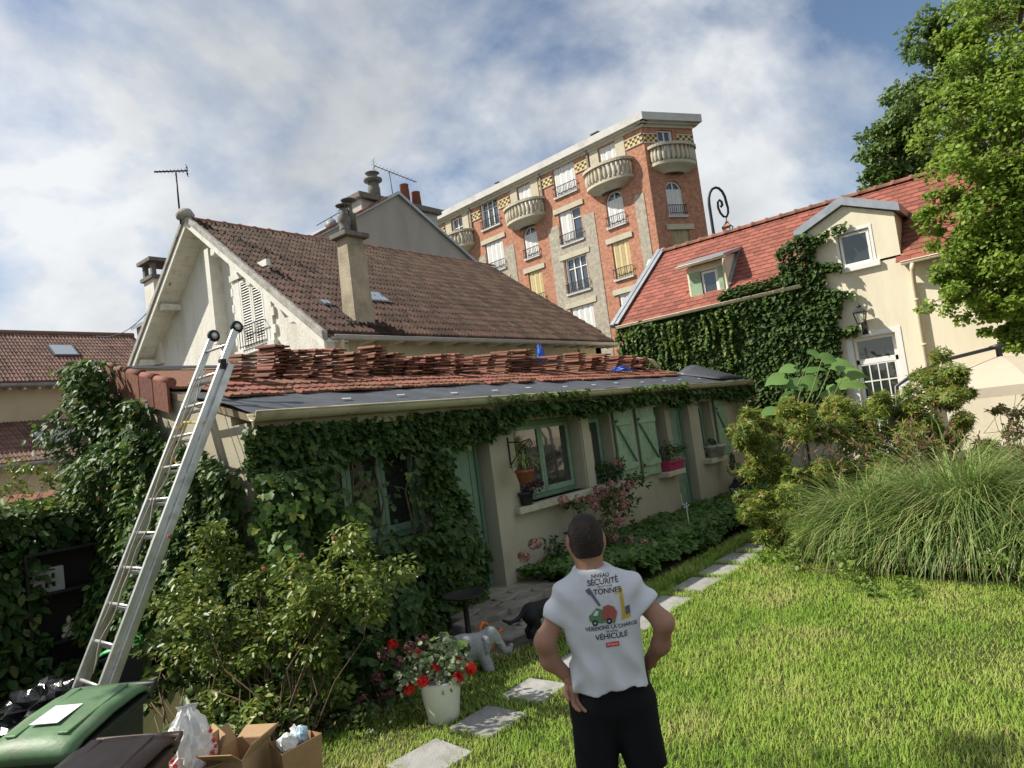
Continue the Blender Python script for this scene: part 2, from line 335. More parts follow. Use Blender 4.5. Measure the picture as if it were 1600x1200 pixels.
def grass_obj():
    n=520000; x=rng.random(n)*12+.6; y=rng.random(n)*10.2-5
    dd=x*.77+y*.63; side=np.abs(-x*.63+y*.77)
    keep=(rng.random(n)<np.clip(5.2/np.maximum(dd,1.5),.3,1))&(side<dd*.9+.8)
    k=lawn_mask(x,y)&keep&(dd>2.2); x,y=x[k],y[k]; n=len(x); dd=dd[k]
    h=(.022+.024*rng.random(n)+.022*vnoise(x,y,1.6,5))*(1+.03*dd); 
    for (sx,sy,lx,ly,a) in SLABS:
        near=(np.abs(x-sx)<lx/2+.07)&(np.abs(y-sy)<ly/2+.07); h=np.where(near,h*1.35,h)
    edge=(y>4.3)&(x>6.6); h=np.where(edge,h*1.9,h)
    w_=.0035+.0012*dd*.55; V_,n=blades(x,y,gz(x,y),h,w_*np.ones(n),.3+.7*rng.random(n))
    b=np.arange(n)*5; T=np.concatenate([np.stack([b,b+1,b+3],1),np.stack([b,b+3,b+2],1),np.stack([b+2,b+3,b+4],1)])
    tag(mobj('lawn_grass',np_mesh('lawn_grass',V_,T,grass_mat())),'mown green lawn with dry yellow patches','lawn',kind='stuff')
grass_obj()
# ================================================================ long low building with the opened roof
def wall_grid(mb,xs,zs,holes,y0,y1,fn=lambda a,c,b:(a,c,b),top=None):
    """wall in the a-b plane (a along, b up, c through), open at holes (a0,a1,b0,b1)"""
    xs=sorted(set([*xs]+[h[i] for h in holes for i in (0,1)])); zs=sorted(set([*zs]+[h[i] for h in holes for i in (2,3)]))
    op=lambda i,j: i<0 or j<0 or i>=len(xs)-1 or j>=len(zs)-1 or any(h[0]<=(xs[i]+xs[i+1])/2<=h[1] and h[2]<=(zs[j]+zs[j+1])/2<=h[3] for h in holes)
    for i in range(len(xs)-1):
        for j in range(len(zs)-1):
            if op(i,j): continue
            a,b,c,d=xs[i],xs[i+1],zs[j],zs[j+1]
            mb.poly([fn(a,y0,c),fn(b,y0,c),fn(b,y0,d),fn(a,y0,d)]); mb.poly([fn(a,y1,d),fn(b,y1,d),fn(b,y1,c),fn(a,y1,c)])
            if op(i-1,j): mb.poly([fn(a,y1,c),fn(a,y0,c),fn(a,y0,d),fn(a,y1,d)])
            if op(i+1,j): mb.poly([fn(b,y0,c),fn(b,y1,c),fn(b,y1,d),fn(b,y0,d)])
            if op(i,j-1): mb.poly([fn(a,y0,c),fn(a,y1,c),fn(b,y1,c),fn(b,y0,c)])
            if op(i,j+1): mb.poly([fn(a,y0,d),fn(b,y0,d),fn(b,y1,d),fn(a,y1,d)])
    return mb
YF=6.45; SX0,SX1=3.6,16.75; RM=.27; RZ0=2.70; RY0=6.27
rz_=lambda y: RZ0+RM*(y-RY0)
render_shed=MAT('aged_cream_render',(.46,.42,.31),.92,.14,2.2,bump=.35,bsc=90,stain=(.24,.21,.14),stsc=1.1,stretch=(1,1,.45),stlo=.46,sthi=.75)
green=MAT('sage_green_paint',(.20,.30,.20),.6,.12,6,bump=.08,bsc=60,stain=(.15,.21,.14),stsc=5)
greend=MAT('green_joinery',(.13,.23,.15),.5,.12,5,bump=.05)
greenl=MAT('pale_green_shutter',(.30,.42,.27),.65,.12,5,bump=.12,bsc=50,stain=(.2,.28,.17),stsc=4)
sillm=MAT('cream_sill',(.52,.49,.37),.85,.15,5,bump=.2,stain=(.3,.28,.18),stsc=3)
glassm=GLASS('window_glass',(.035,.04,.035))
shed=thing('garden_outbuilding','long low cream outbuilding with sage green joinery and half stripped tile roof','building',(SX0,YF,0))
HOLES=[(4.25,5.95,1.08,2.3),(6.2,7.1,-.05,2.24),(7.7,9.41,1.12,2.33),(9.67,10.36,1.12,2.31),(11.9,12.43,1.06,2.31),(12.62,13.5,-.05,2.27),(13.98,14.6,1.08,2.31)]
mb=MB(); wall_grid(mb,[SX0,SX1],[-.45,2.62],HOLES,YF,YF+.3); mb.build('front_wall',render_shed,shed)
mb=MB(); mb.extrude([(SX0,YF+.3,-.5),(SX0,9.7,-.5),(SX0,9.7,rz_(9.7)-.1),(SX0,YF+.3,rz_(YF+.3)-.1)],(.28,0,0)); mb.extrude([(SX1-.28,YF+.3,-.5),(SX1-.28,9.7,-.5),(SX1-.28,9.7,rz_(9.7)-.1),(SX1-.28,YF+.3,rz_(YF+.3)-.1)],(.28,0,0)); mb.box(SX0+.28,SX1-.28,9.45,9.7,-.5,rz_(9.7)-.12); mb.build('side_and_back_walls',render_shed,shed)
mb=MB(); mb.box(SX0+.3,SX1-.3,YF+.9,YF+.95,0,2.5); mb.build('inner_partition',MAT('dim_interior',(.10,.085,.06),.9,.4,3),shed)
mb=MB(); mb.box(7.1,7.46,YF-.05,YF,-.1,2.5); mb.build('pilaster',render_shed,shed); mb=MB(); mb.box(9.43,9.65,YF-.03,YF,1.125,2.34); mb.build('pilaster',render_shed,shed)
def sill(x0,x1,z,dp=.2): 
    b=MB(); b.box(x0,x1,YF-dp,YF+.2,z-.1,z); return b.build('window_sill',sillm,shed,bevel=.012)
sill(7.46,9.5,1.12,.16); sill(9.6,10.45,1.11); sill(11.83,12.6,1.05); sill(13.85,14.75,1.07); sill(4.2,6.0,1.07)
def casement(x0,x1,z0,z1,n,y=YF+.2,curt=False):
    b=MB(); t=.07; b.box(x0,x1,y,y+.06,z1-t,z1); b.box(x0,x1,y,y+.06,z0,z0+t); b.box(x0,x0+t,y,y+.06,z0+t,z1-t); b.box(x1-t,x1,y,y+.06,z0+t,z1-t)
    w=b.build('window',greend,shed); L_=(x1-x0-2*t)/n
    for k in range(n):
        a=x0+t+k*L_; c=a+L_; b=MB(); s=.06; e=.004
        b.box(a+e,c-e,y-.02,y+.03,z1-t-s,z1-t-e); b.box(a+e,c-e,y-.02,y+.03,z0+t+e,z0+t+s+.03); b.box(a+e,a+s,y-.02,y+.03,z0+t+s+.03,z1-t-s); b.box(c-s,c-e,y-.02,y+.03,z0+t+s+.03,z1-t-s)
        b.build('sash',green,w); b=MB(); b.box(a+s,c-s,y+.0,y+.008,z0+t+s+.03,z1-t-s); b.build('pane',glassm,w)
    return w
casement(4.27,5.93,1.1,2.28,3); casement(7.72,9.39,1.13,2.32,2); casement(9.69,10.34,1.13,2.3,1); casement(11.92,12.41,1.07,2.3,1); casement(14.0,14.58,1.09,2.3,1)
def door(x0,x1,z0,z1,cat_flap=False,y=YF+.2):
    b=MB(); t=.06; b.box(x0,x0+t,y-.03,y+.08,z0,z1); b.box(x1-t,x1,y-.03,y+.08,z0,z1); b.box(x0+t,x1-t,y-.03,y+.08,z1-t,z1); b.build('door_frame',greend,shed)
    b=MB(); b.box(x0+t,x1-t,y,y+.045,z0,z1-t); d=b.build('door',green,shed)
    w=(x1-x0-2*t); xm=x0+t
    for (a,c,e,f) in ((.12,.88,.06,.30),(.12,.88,.36,.44),(.12,.88,.5,.93)):
        for u,v in (((a,e),(c,e+.012)),((a,f-.012),(c,f)),):
            b=MB(); b.box(xm+w*u[0],xm+w*v[0],y-.014,y-.002,z0+(z1-z0)*u[1],z0+(z1-z0)*v[1]); b.build('moulding',green,d)
        for u in (a,c-.025):
            b=MB(); b.box(xm+w*u,xm+w*(u+.025),y-.014,y-.002,z0+(z1-z0)*(e+.012),z0+(z1-z0)*(f-.012)); b.build('moulding',green,d)
    b=MB(); b.tube([(xm+w*.1,y-.002,1.05),(xm+w*.1,y-.05,1.05),(xm+w*.24,y-.05,1.05)],.011,8); b.build('handle',MAT('dark_iron',(.04,.04,.04),.5,.1,5,metal=.7),d)
    if cat_flap:
        f=MB(); cx=xm+w*.25; zc=.36
        f.box(cx-.1,cx-.075,y-.03,y-.001,zc-.14,zc+.14); f.box(cx+.075,cx+.1,y-.03,y-.001,zc-.14,zc+.14); f.box(cx-.075,cx+.075,y-.03,y-.001,zc+.11,zc+.14); f.box(cx-.075,cx+.075,y-.03,y-.001,zc-.14,zc-.11)
        fo=f.build('cat_flap',MAT('white_plastic',(.75,.75,.72),.4,.04,5),d); f=MB(); f.box(cx-.075,cx+.075,y-.012,y-.003,zc-.11,zc+.11); f.build('flap_pane',GLASS('smoked_flap',(.03,.025,.02),.2),fo)
door(6.22,7.08,.12,2.22); door(12.64,13.48,.12,2.25,True)
b=MB(); b.box(5.95,7.5,5.98,YF+.2,-.02,.115); b.build('door_step',MAT('worn_cement_step',(.36,.33,.25),.9,.2,4,bump=.4,stain=(.2,.19,.13),stsc=3),shed,bevel=.015)
dk=MAT('shutter_iron',(.035,.045,.04),.6,.1,5)
def shutter(x0,x1,z0,z1,flip=1):
    n=7; wv=(x1-x0)/n; y=YF-.06; b=MB(); b.box(x0,x1,y+.02,y+.03,z0,z1); sh=b.build('shutter',greend,shed)
    for k in range(n):
        p=MB(); p.box(x0+k*wv+.004,x0+(k+1)*wv-.004,y-.006,y+.018,z0+random.uniform(-.006,.006),z1); p.build('plank',greenl,sh)
    h=z1-z0
    for zc in (z0+.18*h,z0+.82*h):
        p=MB(); p.box(x0+.01,x1-.005,y-.032,y-.008,zc-.055,zc+.055); p.build('ledge',greenl,sh,bevel=.004)
    p=MB(); xa,xb=(x0+.03,x1-.05); p.bar((xa,y-.02,z0+.78*h),(xb,y-.02,z0+.22*h),.022,.05,(0,1,0)); p.build('brace',greend,sh)
    for zc in (z0+.16*h,z0+.84*h):
        p=MB(); p.box(x0-.035,x0+.05,y-.045,y-.034,zc-.02,zc+.02); p.build('hinge',dk,sh)
shutter(10.42,11.02,1.1,2.33); shutter(11.2,11.86,1.07,2.32); shutter(14.72,15.32,1.07,2.31)
# gutter
gutm=MAT('cream_gutter',(.50,.45,.29),.55,.12,4,stain=(.30,.26,.15),stsc=2)
def half_gutter(p,q,r,mat,parent,name='gutter',out=(0,-1,0)):
    p,q=vec(p),vec(q); o=unit(out); b=MB(); n=9; P=[]
    for e in (p,q):
        for rr in (r,r*.86):
            for j in range(n):
                t=math.pi*j/(n-1); P.append(e+o*rr*math.cos(t)-np.array([0,0,1])*rr*math.sin(t))
    F=[]
    for j in range(n-1):
        F+=[(j,j+1,2*n+j+1,2*n+j),(n+j+1,n+j,3*n+j,3*n+j+1),(j+1,j,n+j,n+j+1),(2*n+j,2*n+j+1,3*n+j+1,3*n+j)]
    F+=[(0,2*n,3*n,n),(2*n-1,4*n-1,3*n-1,n-1)]
    b.add(P,F,True); g=b.build(name,mat,parent)
    b=MB(); b.tube([p+o*r+np.array([0,0,.004]),q+o*r+np.array([0,0,.004])],.012,8); b.build('gutter_bead',mat,g)
    L_=np.linalg.norm(q-p); k=max(2,int(L_/1.1))
    for i in range(k):
        c=p+(q-p)*((i+.5)/k); b=MB(); b.tube([c+o*r*1.06*math.cos(t)-np.array([0,0,1])*r*1.06*math.sin(t) for t in np.linspace(0,math.pi,8)],.008,5); b.build('gutter_strap',mat,g)
    return g
half_gutter((3.52,6.2,2.70),(16.62,6.2,2.66),.088,gutm,shed)
b=MB(); b.tube([(16.55,6.2,2.6),(16.55,6.22,2.48),(16.6,6.38,2.25),(16.6,6.38,.1)],.042,10); b.build('downpipe',gutm,shed)
b=MB(); b.box(SX0-.02,SX1,6.29,6.32,2.5,2.66); b.build('fascia_board',MAT('old_fascia',(.30,.26,.17),.8,.2,4),shed)
# roof deck, underlay, laid tiles
def rp(x,y,up=0.): return np.array([x,y,rz_(y)])+np.array([0,-RM,1])/math.hypot(1,RM)*up
deck=MB(); deck.extrude([rp(SX0-.02,6.24,-.09),rp(SX1+.02,6.24,-.09),rp(SX1+.02,9.75,-.09),rp(SX0-.02,9.75,-.09)],(0,0,.07)); roof=deck.build('roof',MAT('roof_boards',(.22,.17,.11),.85,.25,4),shed)
um=MAT('grey_underlay',(.07,.078,.09),.6,.2,3,bump=.5,bsc=5,spec=.25,stain=(.11,.118,.125),stsc=2)
mem=MB(); nx,ny=90,8; P=[];F=[]
for i in range(nx+1):
    for j in range(ny+1):
        x=SX0-.05+(SX1-SX0+.02)*i/nx; y=6.2+1.5*j/ny; P.append(rp(x,y,.0+.03*float(vnoise(x,y*2,2.6,9))+.01*math.sin(x*7+y*4)))
F=[(i*(ny+1)+j,(i+1)*(ny+1)+j,(i+1)*(ny+1)+j+1,i*(ny+1)+j+1) for i in range(nx) for j in range(ny)]
mem.add(P,F,True); und=mem.build('underlay_sheet',um,roof)
wm_=MAT('white_print',(.62,.64,.66),.5,.05,5)
for i in range(14):
    x=4.9+i*.88; y=6.62+.05*math.sin(i*2.); b=MB(); b.poly([rp(x,y,.034),rp(x+.13,y+.0,.034),rp(x+.16,y+.045,.034),rp(x+.03,y+.045,.034)]); b.build('printed_mark',wm_,und)
# curled end of the underlay at the far right
b=MB(); P=[]; 
for i in range(17):
    x=15.1+i*.1; q=math.sin(math.pi*min(1,i/16))
    for j in range(7):
        y=6.35+j*.17; P.append(rp(x,y,.05+.2*q*(j/6)**.7+.012*(i%2)))
b.add(P,[(i*7+j,(i+1)*7+j,(i+1)*7+j+1,i*7+j+1) for i in range(16) for j in range(6)],True); o=b.build('curled_underlay',MAT('dark_membrane',(.075,.08,.09),.45,.15,6),roof)
b=o.modifiers.new('solid','SOLIDIFY'); b.thickness=.01
tilem=MAT('terracotta_tile',(.195,.078,.047),.85,.3,16,bump=.3,bsc=60,isl=.3,stain=(.10,.05,.04),stsc=9,stlo=.52,sthi=.8)
def tile_attr(me):
    a=me.attributes.new('loc','FLOAT_VECTOR','POINT')
    for i,v in enumerate(me.vertices): a.data[i].vector=v.co
def tile_mesh(name,w,l,t,mat,rib=.022):
    """interlocking clay tile: two ribs, turned-down front lip; x across, y up the slope"""
    prof=[(0,.25*t),(.10*w,t+rib),(.20*w,t*.8),(.46*w,t*.8),(.55*w,t+rib*.8),(.64*w,t*.8),(.92*w,t*.8),(w,.9*t)]
    b=MB(); n=len(prof); P=[(x-w/2,0,z) for x,z in prof]+[(x-w/2,l,z) for x,z in prof]+[(-w/2,0,-t*.2),(w/2,0,-t*.2),(w/2,l,-t*.2),(-w/2,l,-t*.2)]
    F=[(i,i+1,n+i+1,n+i) for i in range(n-1)]+[tuple([2*n]+[2*n+1]+list(range(n-1,-1,-1))),tuple([2*n+2,2*n+3]+list(range(n,2*n))),(2*n,2*n+3,2*n+2,2*n+1),(2*n+3,2*n,0,n),(2*n+1,2*n+2,2*n-1,n-1)]
    b.add(P,F); me=b.mesh(name,mat); tile_attr(me); return me
TM=tile_mesh('clay_tile',.245,.42,.026,tilem,.009)
sl_=math.atan(RM)
def roofmat(x,y,up,rz=0,tilt=0,roll=0):
    return Matrix.Translation(Vector(rp(x,y,up)))@Matrix.Rotation(sl_,4,'X')@Matrix.Rotation(rz,4,'Z')@Matrix.Rotation(tilt,4,'X')@Matrix.Rotation(roll,4,'Y')
for r,(y,dens) in enumerate(((7.2,.93),(7.42,.97),(7.72,1))):
    for i in range(53):
        x=3.95+i*.232
        if random.random()>dens or x>15.3-(.5 if r==0 else 0): continue
        place('laid_tile',TM,roofmat(x,y+random.uniform(-.02,.02)-(.05*math.sin(x*.6) if r==0 else 0),.03+.014*r+random.uniform(0,.01),random.uniform(-.03,.03),-.03),roof)
b=MB(); b.extrude([rp(SX0,8.0,.012),rp(15.4,8.0,.012),rp(15.4,9.7,.012),rp(SX0,9.7,.012)],(0,0,.03)); b.build('tiled_back_slope',tilem,roof)
for k in range(7):                                       # battens showing at the edge of the strip
    x=4.6+k*1.6; b=MB(); b.bar(rp(x,7.36+.02*math.sin(k*3),.03),rp(x+1.4,7.38,.03),.045,.03); b.build('batten',MAT('raw_batten',(.46,.34,.2),.8,.15,8) if k==0 else bpy.data.materials['raw_batten'],roof)
# verge tiles at the left end
for k in range(5):
    y=7.95+k*.37; c=rp(SX0-.03,y,.05); d=rp(SX0-.03,y+.4,.05)-c
    b=MB(); b.tube([c+np.array([0,0,.045]),c+d+np.array([0,0,.035])],[.06,.052],12); b.extrude([c+np.array([-.06,0,-.3]),c+d+np.array([-.053,0,-.3]),c+d+np.array([-.053,0,.04]),c+np.array([-.06,0,.04])],(.03,0,0))
    b.build('verge_tile',tilem,roof)
# flashing at the top
b=MB(); b.bar(rp(SX0,9.7,.07),rp(16.7,9.7,.07),.12,.03); b.build('top_flashing',MAT('zinc_strip',(.30,.32,.34),.45,.1,4,metal=.4),roof)
# ---------------------------------------------------------------- stacks of loose tiles on the roof
STK=[(388,606,7,.5),(432,598,9,.25),(470,600,8,.2),(498,597,8,.1),(528,594,8,.05),(563,593,7,-.1),(592,592,9,0),(618,592,7,.1),(644,592,6,-.1),(668,591,6,.1),(694,592,7,-.05),(716,590,7,.15),(742,590,6,.3),(766,589,7,.25),(792,587,8,.2),(822,588,9,0),(853,590,6,.5),(878,589,7,.1),(908,586,8,-.1),(926,585,6,.1),(944,586,8,0),(966,584,7,-.15),(988,584,7,.1),(1006,583,6,.0)]
PLN=lambda px,py: (lambda d: CP+d*((RZ0-RM*RY0-CAMH)/(d[2]-RM*d[1])))(ray(px,py))
ORD=['first','second','third','fourth','fifth','sixth','seventh','eighth','ninth','tenth','eleventh','twelfth','thirteenth','fourteenth','fifteenth','sixteenth','seventeenth','eighteenth','nineteenth','twentieth','twenty-first','twenty-second','twenty-third','twenty-fourth']
for i,(px,py,n,rz) in enumerate(STK):
    p=PLN(px,py); x,y=p[0],min(max(p[1],7.95),9.3)
    t=thing('tile_stack',f'stack of {n+1} loose red clay tiles on the outbuilding roof, {ORD[i]} stack from the ladder','tile stack',tuple(rp(x,y,.05)),0,'stacks of loose tiles on the roof')
    for k in range(n+1):
        place('tile',TM,roofmat(x+random.uniform(-.02,.02)+.006*k*math.sin(i),y+random.uniform(-.025,.025)-.004*k,.045+.05*k,rz*.4+random.uniform(-.05,.05),-sl_*.55+random.uniform(-.03,.03),random.uniform(-.03,.03)),t)
t=thing('slumped_tiles','row of red clay tiles leaning over on the roof between the stacks','tile stack',tuple(rp(8.0,8.5,.05)),0)
for k in range(8):
    place('tile',TM,Matrix.Translation(Vector(rp(7.1+k*.1,8.75,.06)))@Matrix.Rotation(sl_,4,'X')@Matrix.Rotation(R_(-52-3*k),4,'Y'),t)
t=thing('broken_tiles','jumbled heap of red clay tiles and ridge pieces at the far end of the roof','tile heap',tuple(rp(15,8.4,.05)),0)
for k in range(7):
    place('tile',TM,roofmat(14.2+k*.17+random.uniform(-.1,.1),8.2+random.uniform(-.2,.2),.09+.05*(k%3),random.uniform(-1.5,1.5),random.uniform(-.4,.2),random.uniform(-.3,.3)),t)
for x,y in ((14.5,8.1),(14.9,8.3)):
    b=MB(); P=[]
    for e in (0,.42):
        for j in range(7): a=math.pi*j/6; P.append(rp(x+e,y,.22)+np.array([0,.1*math.cos(a),.1*math.sin(a)]))
    b.add(P,[(j,j+1,7+j+1,7+j) for j in range(6)],True); o=b.build('ridge_tile',tilem,t); mm=o.modifiers.new('s','SOLIDIFY'); mm.thickness=.018
b=MB(); 
def crumple(c,r,seed,sx=1,sy=1,sz=1,n=14):
    P=[];
    for i in range(n+1):
        th=math.pi*i/n
        for j in range(2*n):
            ph=math.pi*j/n; d=np.array([math.sin(th)*math.cos(ph),math.sin(th)*math.sin(ph),math.cos(th)])
            q=1+.55*(float(vnoise(d[0]*2+seed,d[1]*2+d[2]*3,1.7,seed))-.5)+.35*(float(vnoise(d[0]*5+d[2]*4,d[1]*5+seed,1.9,seed+4))-.5)
            P.append(vec(c)+d*np.array([sx,sy,sz])*r*q)
    return P,[(i*2*n+j,(i+1)*2*n+j,(i+1)*2*n+(j+1)%(2*n),i*2*n+(j+1)%(2*n)) for i in range(n) for j in range(2*n)]
bluem=MAT('blue_plastic',(.03,.12,.55),.35,.2,9,spec=.5)
P,F=crumple(rp(12.2,9.2,.3),.14,4,.6,.6,1.7,9); tag(MB().add(P,F).build('blue_tarpaulin',bluem),'blue plastic sheet standing crumpled behind the tile stacks','tarpaulin')
P,F=crumple(rp(13.6,8.0,.08),.26,6,1.3,.8,.3,9); tag(MB().add(P,F).build('blue_plastic_sheet',bluem),'flat blue plastic sheet lying under the far tile stacks','tarpaulin')
b=MB(); b.tube([rp(14.9,8.6,.2),rp(15.3,8.5,.28),rp(15.7,8.35,.26),rp(15.75,8.2,.12)],.05,8); tag(b.build('plastic_pipe',MAT('cream_pvc',(.62,.55,.38),.5,.08,4)),'bent cream plastic pipe lying at the far end of the roof','pipe')
# ================================================================ house with the white gable
tile_old=MAT('mossy_brown_tile',(.10,.053,.038),.88,.4,14,bump=.4,bsc=50,isl=.42,stain=(.035,.033,.026),stsc=7,stlo=.42,sthi=.72,attr='loc')
ridge_old=MAT('lichen_ridge_tile',(.27,.11,.07),.88,.3,9,bump=.4,stain=(.16,.15,.12),stsc=5,isl=.2)
white_r=MAT('white_roughcast',(.74,.72,.64),.93,.06,5,bump=.8,bsc=45,stain=(.55,.52,.43),stsc=1.2,stretch=(1,1,.35))
cream_r=MAT('pale_cream_render',(.55,.50,.38),.93,.1,3,bump=.3,bsc=60,stain=(.42,.38,.28),stsc=1.4)
vergem=MAT('grey_verge_mortar',(.40,.385,.34),.92,.25,9,bump=.5,stain=(.17,.165,.14),stsc=4)
whitew=MAT('white_painted_wood',(.72,.70,.63),.6,.08,5,stain=(.52,.49,.42),stsc=3)
zinc=MAT('zinc',(.36,.39,.42),.42,.12,3,metal=.55,stain=(.26,.28,.30),stsc=2)
def tiled(roof,n_parts,mesh,frame,cells,name='tile',stuff='tile_field'):
    """lay a tile on each cell (a matrix); the nearest to the eye become parts, the rest one joined part"""
    cells=sorted(cells,key=lambda M:(M.translation-Vector(CP)).length)
    for M in cells[:n_parts]: place(name,mesh,M,roof)
    rest=cells[n_parts:]
    if not rest: return
    v=np.array([tuple(q.co) for q in mesh.vertices]); f=[tuple(p.vertices) for p in mesh.polygons]; V_=[];F_=[]
    for k,M in enumerate(rest):
        A=np.array(M); V_.append(v@A[:3,:3].T+A[:3,3]); F_+= [tuple(i+k*len(v) for i in q) for q in f]
    me=bpy.data.meshes.new(stuff); me.from_pydata(np.concatenate(V_).tolist(),[],F_); at=me.attributes.new('loc','FLOAT_VECTOR','POINT'); at.data.foreach_set('vector',np.tile(v,(len(rest),1)).astype(np.float32).ravel()); me.materials.append(mesh.materials[0])
    tag(mobj(stuff,me,roof),kind='stuff')
LX0,LX1=8.0,19.0; LYE,LZE=11.16,4.56; LYR,LZR=16.2,8.36; lm=(LZR-LZE)/(LYR-LYE)
lz=lambda y: LZE+lm*(y-LYE) if y<=LYR else LZR-lm*(y-LYR)
lh=thing('gable_house','white roughcast house with brown tiled gable roof behind the outbuilding','house',(LX0+.55,LYE+.5,0))
WX=LX0+.55; WY0,WY1=LYE+.42,2*LYR-LYE-.42
wtop=[(WX,WY0,-.2),(WX,WY1,-.2),(WX,WY1,lz(WY1)-.12),(WX,LYR,LZR-.15),(WX,WY0,lz(WY0)-.12)]
b=MB(); b.extrude(wtop,(.35,0,0)); b.build('gable_wall',white_r,lh)
for wya in (WY0,WY1-.3): b=MB(); b.box(WX+.35,LX1-.3,wya,wya+.3,-.2,lz(WY0)-.1); b.build('long_wall',cream_r,lh)
b=MB(); b.extrude([(LX1-.62,p[1],p[2]) for p in wtop],(.3,0,0)); b.build('far_gable_wall',white_r,lh)
b=MB(); nv=(0,-lm,1); 
b.extrude([(LX0,LYE,LZE-.06),(LX1,LYE,LZE-.06),(LX1+.5,LYR,LZR-.06),(LX0,LYR,LZR-.06)],(0,0,.05)); b.extrude([(LX0,LYR,LZR-.06),(LX1+.5,LYR,LZR-.06),(LX1,2*LYR-LYE,LZE-.06),(LX0,2*LYR-LYE,LZE-.06)],(0,0,.05))
lr=b.build('roof',tile_old,lh)
TMo=tile_mesh('old_tile',.235,.40,.048,tile_old,.05)
ang=math.atan(lm); sl=math.hypot(LYR-LYE,LZR-LZE); rows=19; st=sl/rows; cells=[]
for r in range(rows):
    for c in range(49):
        x=LX0+.12+c*.2255
        y=LYE+r*st*math.cos(ang)
        if x>LX1-.1+.5*r/rows: continue
        cells.append(Matrix.Translation((x,y,lz(y)+.012))@Matrix.Rotation(ang-.11,4,'X')@Matrix.Rotation(random.uniform(-.02,.02),4,'Y')@Matrix.Translation((0,random.uniform(-.012,.012),random.uniform(0,.008)))@Matrix.Scale(.96,4,(1,0,0)))
tiled(lr,300,TMo,None,cells,'roof_tile','far_roof_tiles')
for k in range(27):
    x=LX0+.1+k*.42; b=MB(); P=[]
    for e,r in ((0,.125),(.05,.135),(.07,.115),(.44,.11)):
        for j in range(9): a=math.pi*j/8; P.append((x+e,LYR+r*1.15*math.cos(a),LZR-.03+r*math.sin(a)))
    b.add(P,[(i*9+j,i*9+j+1,(i+1)*9+j+1,(i+1)*9+j) for i in range(3) for j in range(8)],True); b.build('ridge_tile',ridge_old,lr)
# verges, soffit, purlins
for s in (1,-1):
    ye=LYE-.06 if s==1 else 2*LYR-LYE+.06; 
    b=MB(); b.extrude([(LX0-.06,ye,LZE-.14),(LX0-.06,LYR,LZR-.02+.0),(LX0-.06,LYR,LZR+.13),(LX0-.06,ye,LZE+.05)],(.13,0,0)); b.build('verge',vergem,lr,bevel=.02)
    b=MB(); b.extrude([(LX0-.02,ye+.03*s,LZE-.30),(LX0-.02,LYR,LZR-.18),(LX0-.02,LYR,LZR-.03),(LX0-.02,ye+.03*s,LZE-.145)],(.05,0,0)); b.build('barge_board',whitew,lr)
    n=22
    for k in range(n):
        t0,t1=k/n,(k+.94)/n; f=lambda t:(ye+(LYR-ye)*t, LZE-.17+(LZR-LZE-.02)*t)
        (y0,z0),(y1,z1)=f(t0),f(t1); b=MB(); b.extrude([(LX0+.03,y0,z0),(WX,y0,z0),(WX,y1,z1),(LX0+.03,y1,z1)],(0,0,.03)); b.build('soffit_board',whitew,lr)
    for t in (.22,.52,.8) if s==1 else (.3,.62):
        y=LYE+(LYR-LYE)*t if s==1 else 2*LYR-LYE-(LYR-LYE)*t; z=lz(y)-.34; b=MB(); b.box(LX0+.06,WX,y-.09,y+.09,z-.06,z+.1); b.build('purlin_end',whitew,lr,bevel=.01)
b=MB(); b.lathe([(0,.0),(.2,.02),(.22,.12),(.15,.24),(0,.28)],(LX0-.0,LYR,LZR-.0),14); b.build('ridge_end_cap',vergem,lr)
b=MB(); b.box(WX-.3,WX,15.75,15.95,5.2,7.55); b.tube([(WX-.1,15.85,3.4),(WX-.1,15.85,5.2)],.07,8); b.build('timber_post',whitew,lh)
half_gutter((LX0+.15,LYE-.1,LZE-.06),(LX1,LYE-.1,LZE-.05),.075,MAT('grey_gutter',(.42,.42,.40),.5,.15,4),lh)
for k in range(26):
    x=LX0+.8+k*.41; b=MB(); b.box(x-.04,x+.04,LYE-.02,WY0+.01,LZE-.13,LZE-.035); b.build('rafter_end',whitew if k%2 else vergem,lh)
b=MB(); b.tube([(LX0+.35,LYE-.1,LZE-.12),(LX0+.42,LYE+.0,LZE-.3),(WX-.0,WY0-.07,LZE-.55),(WX-.0,WY0-.07,2.)],.05,10); b.build('downpipe',cream_r,lh)
# gable window with louvred shutter
wy0,wy1,wz0,wz1=13.95,14.95,5.0,6.55
tri=MAT('white_trim',(.76,.75,.70),.8,.06,5,stain=(.6,.58,.5),stsc=2)
b=MB(); b.box(WX-.05,WX+.01,wy0-.28,wy0,wz0-.1,wz1+.05); b.box(WX-.05,WX+.01,wy1,wy1+.28,wz0-.1,wz1+.05); b.box(WX-.09,WX+.01,wy0-.34,wy1+.34,wz1+.05,wz1+.2); b.box(WX-.12,WX+.01,wy0-.36,wy1+.36,wz0-.22,wz0-.1); s=b.build('window_surround',tri,lh)
for sd in (wy0-.28,wy1+.28):
    for k in range(4):
        b=MB(); y0,y1=(sd-.1,sd) if sd<wy0 else (sd,sd+.1); b.box(WX-.06,WX+.01,y0,y1,wz0+.05+k*.4,wz0+.25+k*.4); b.build('quoin',tri,s,bevel=.01)
b=MB(); b.box(WX-.02,WX-.004,wy0,wy1,wz0,wz1); w=b.build('window',GLASS('gable_glass'),lh)
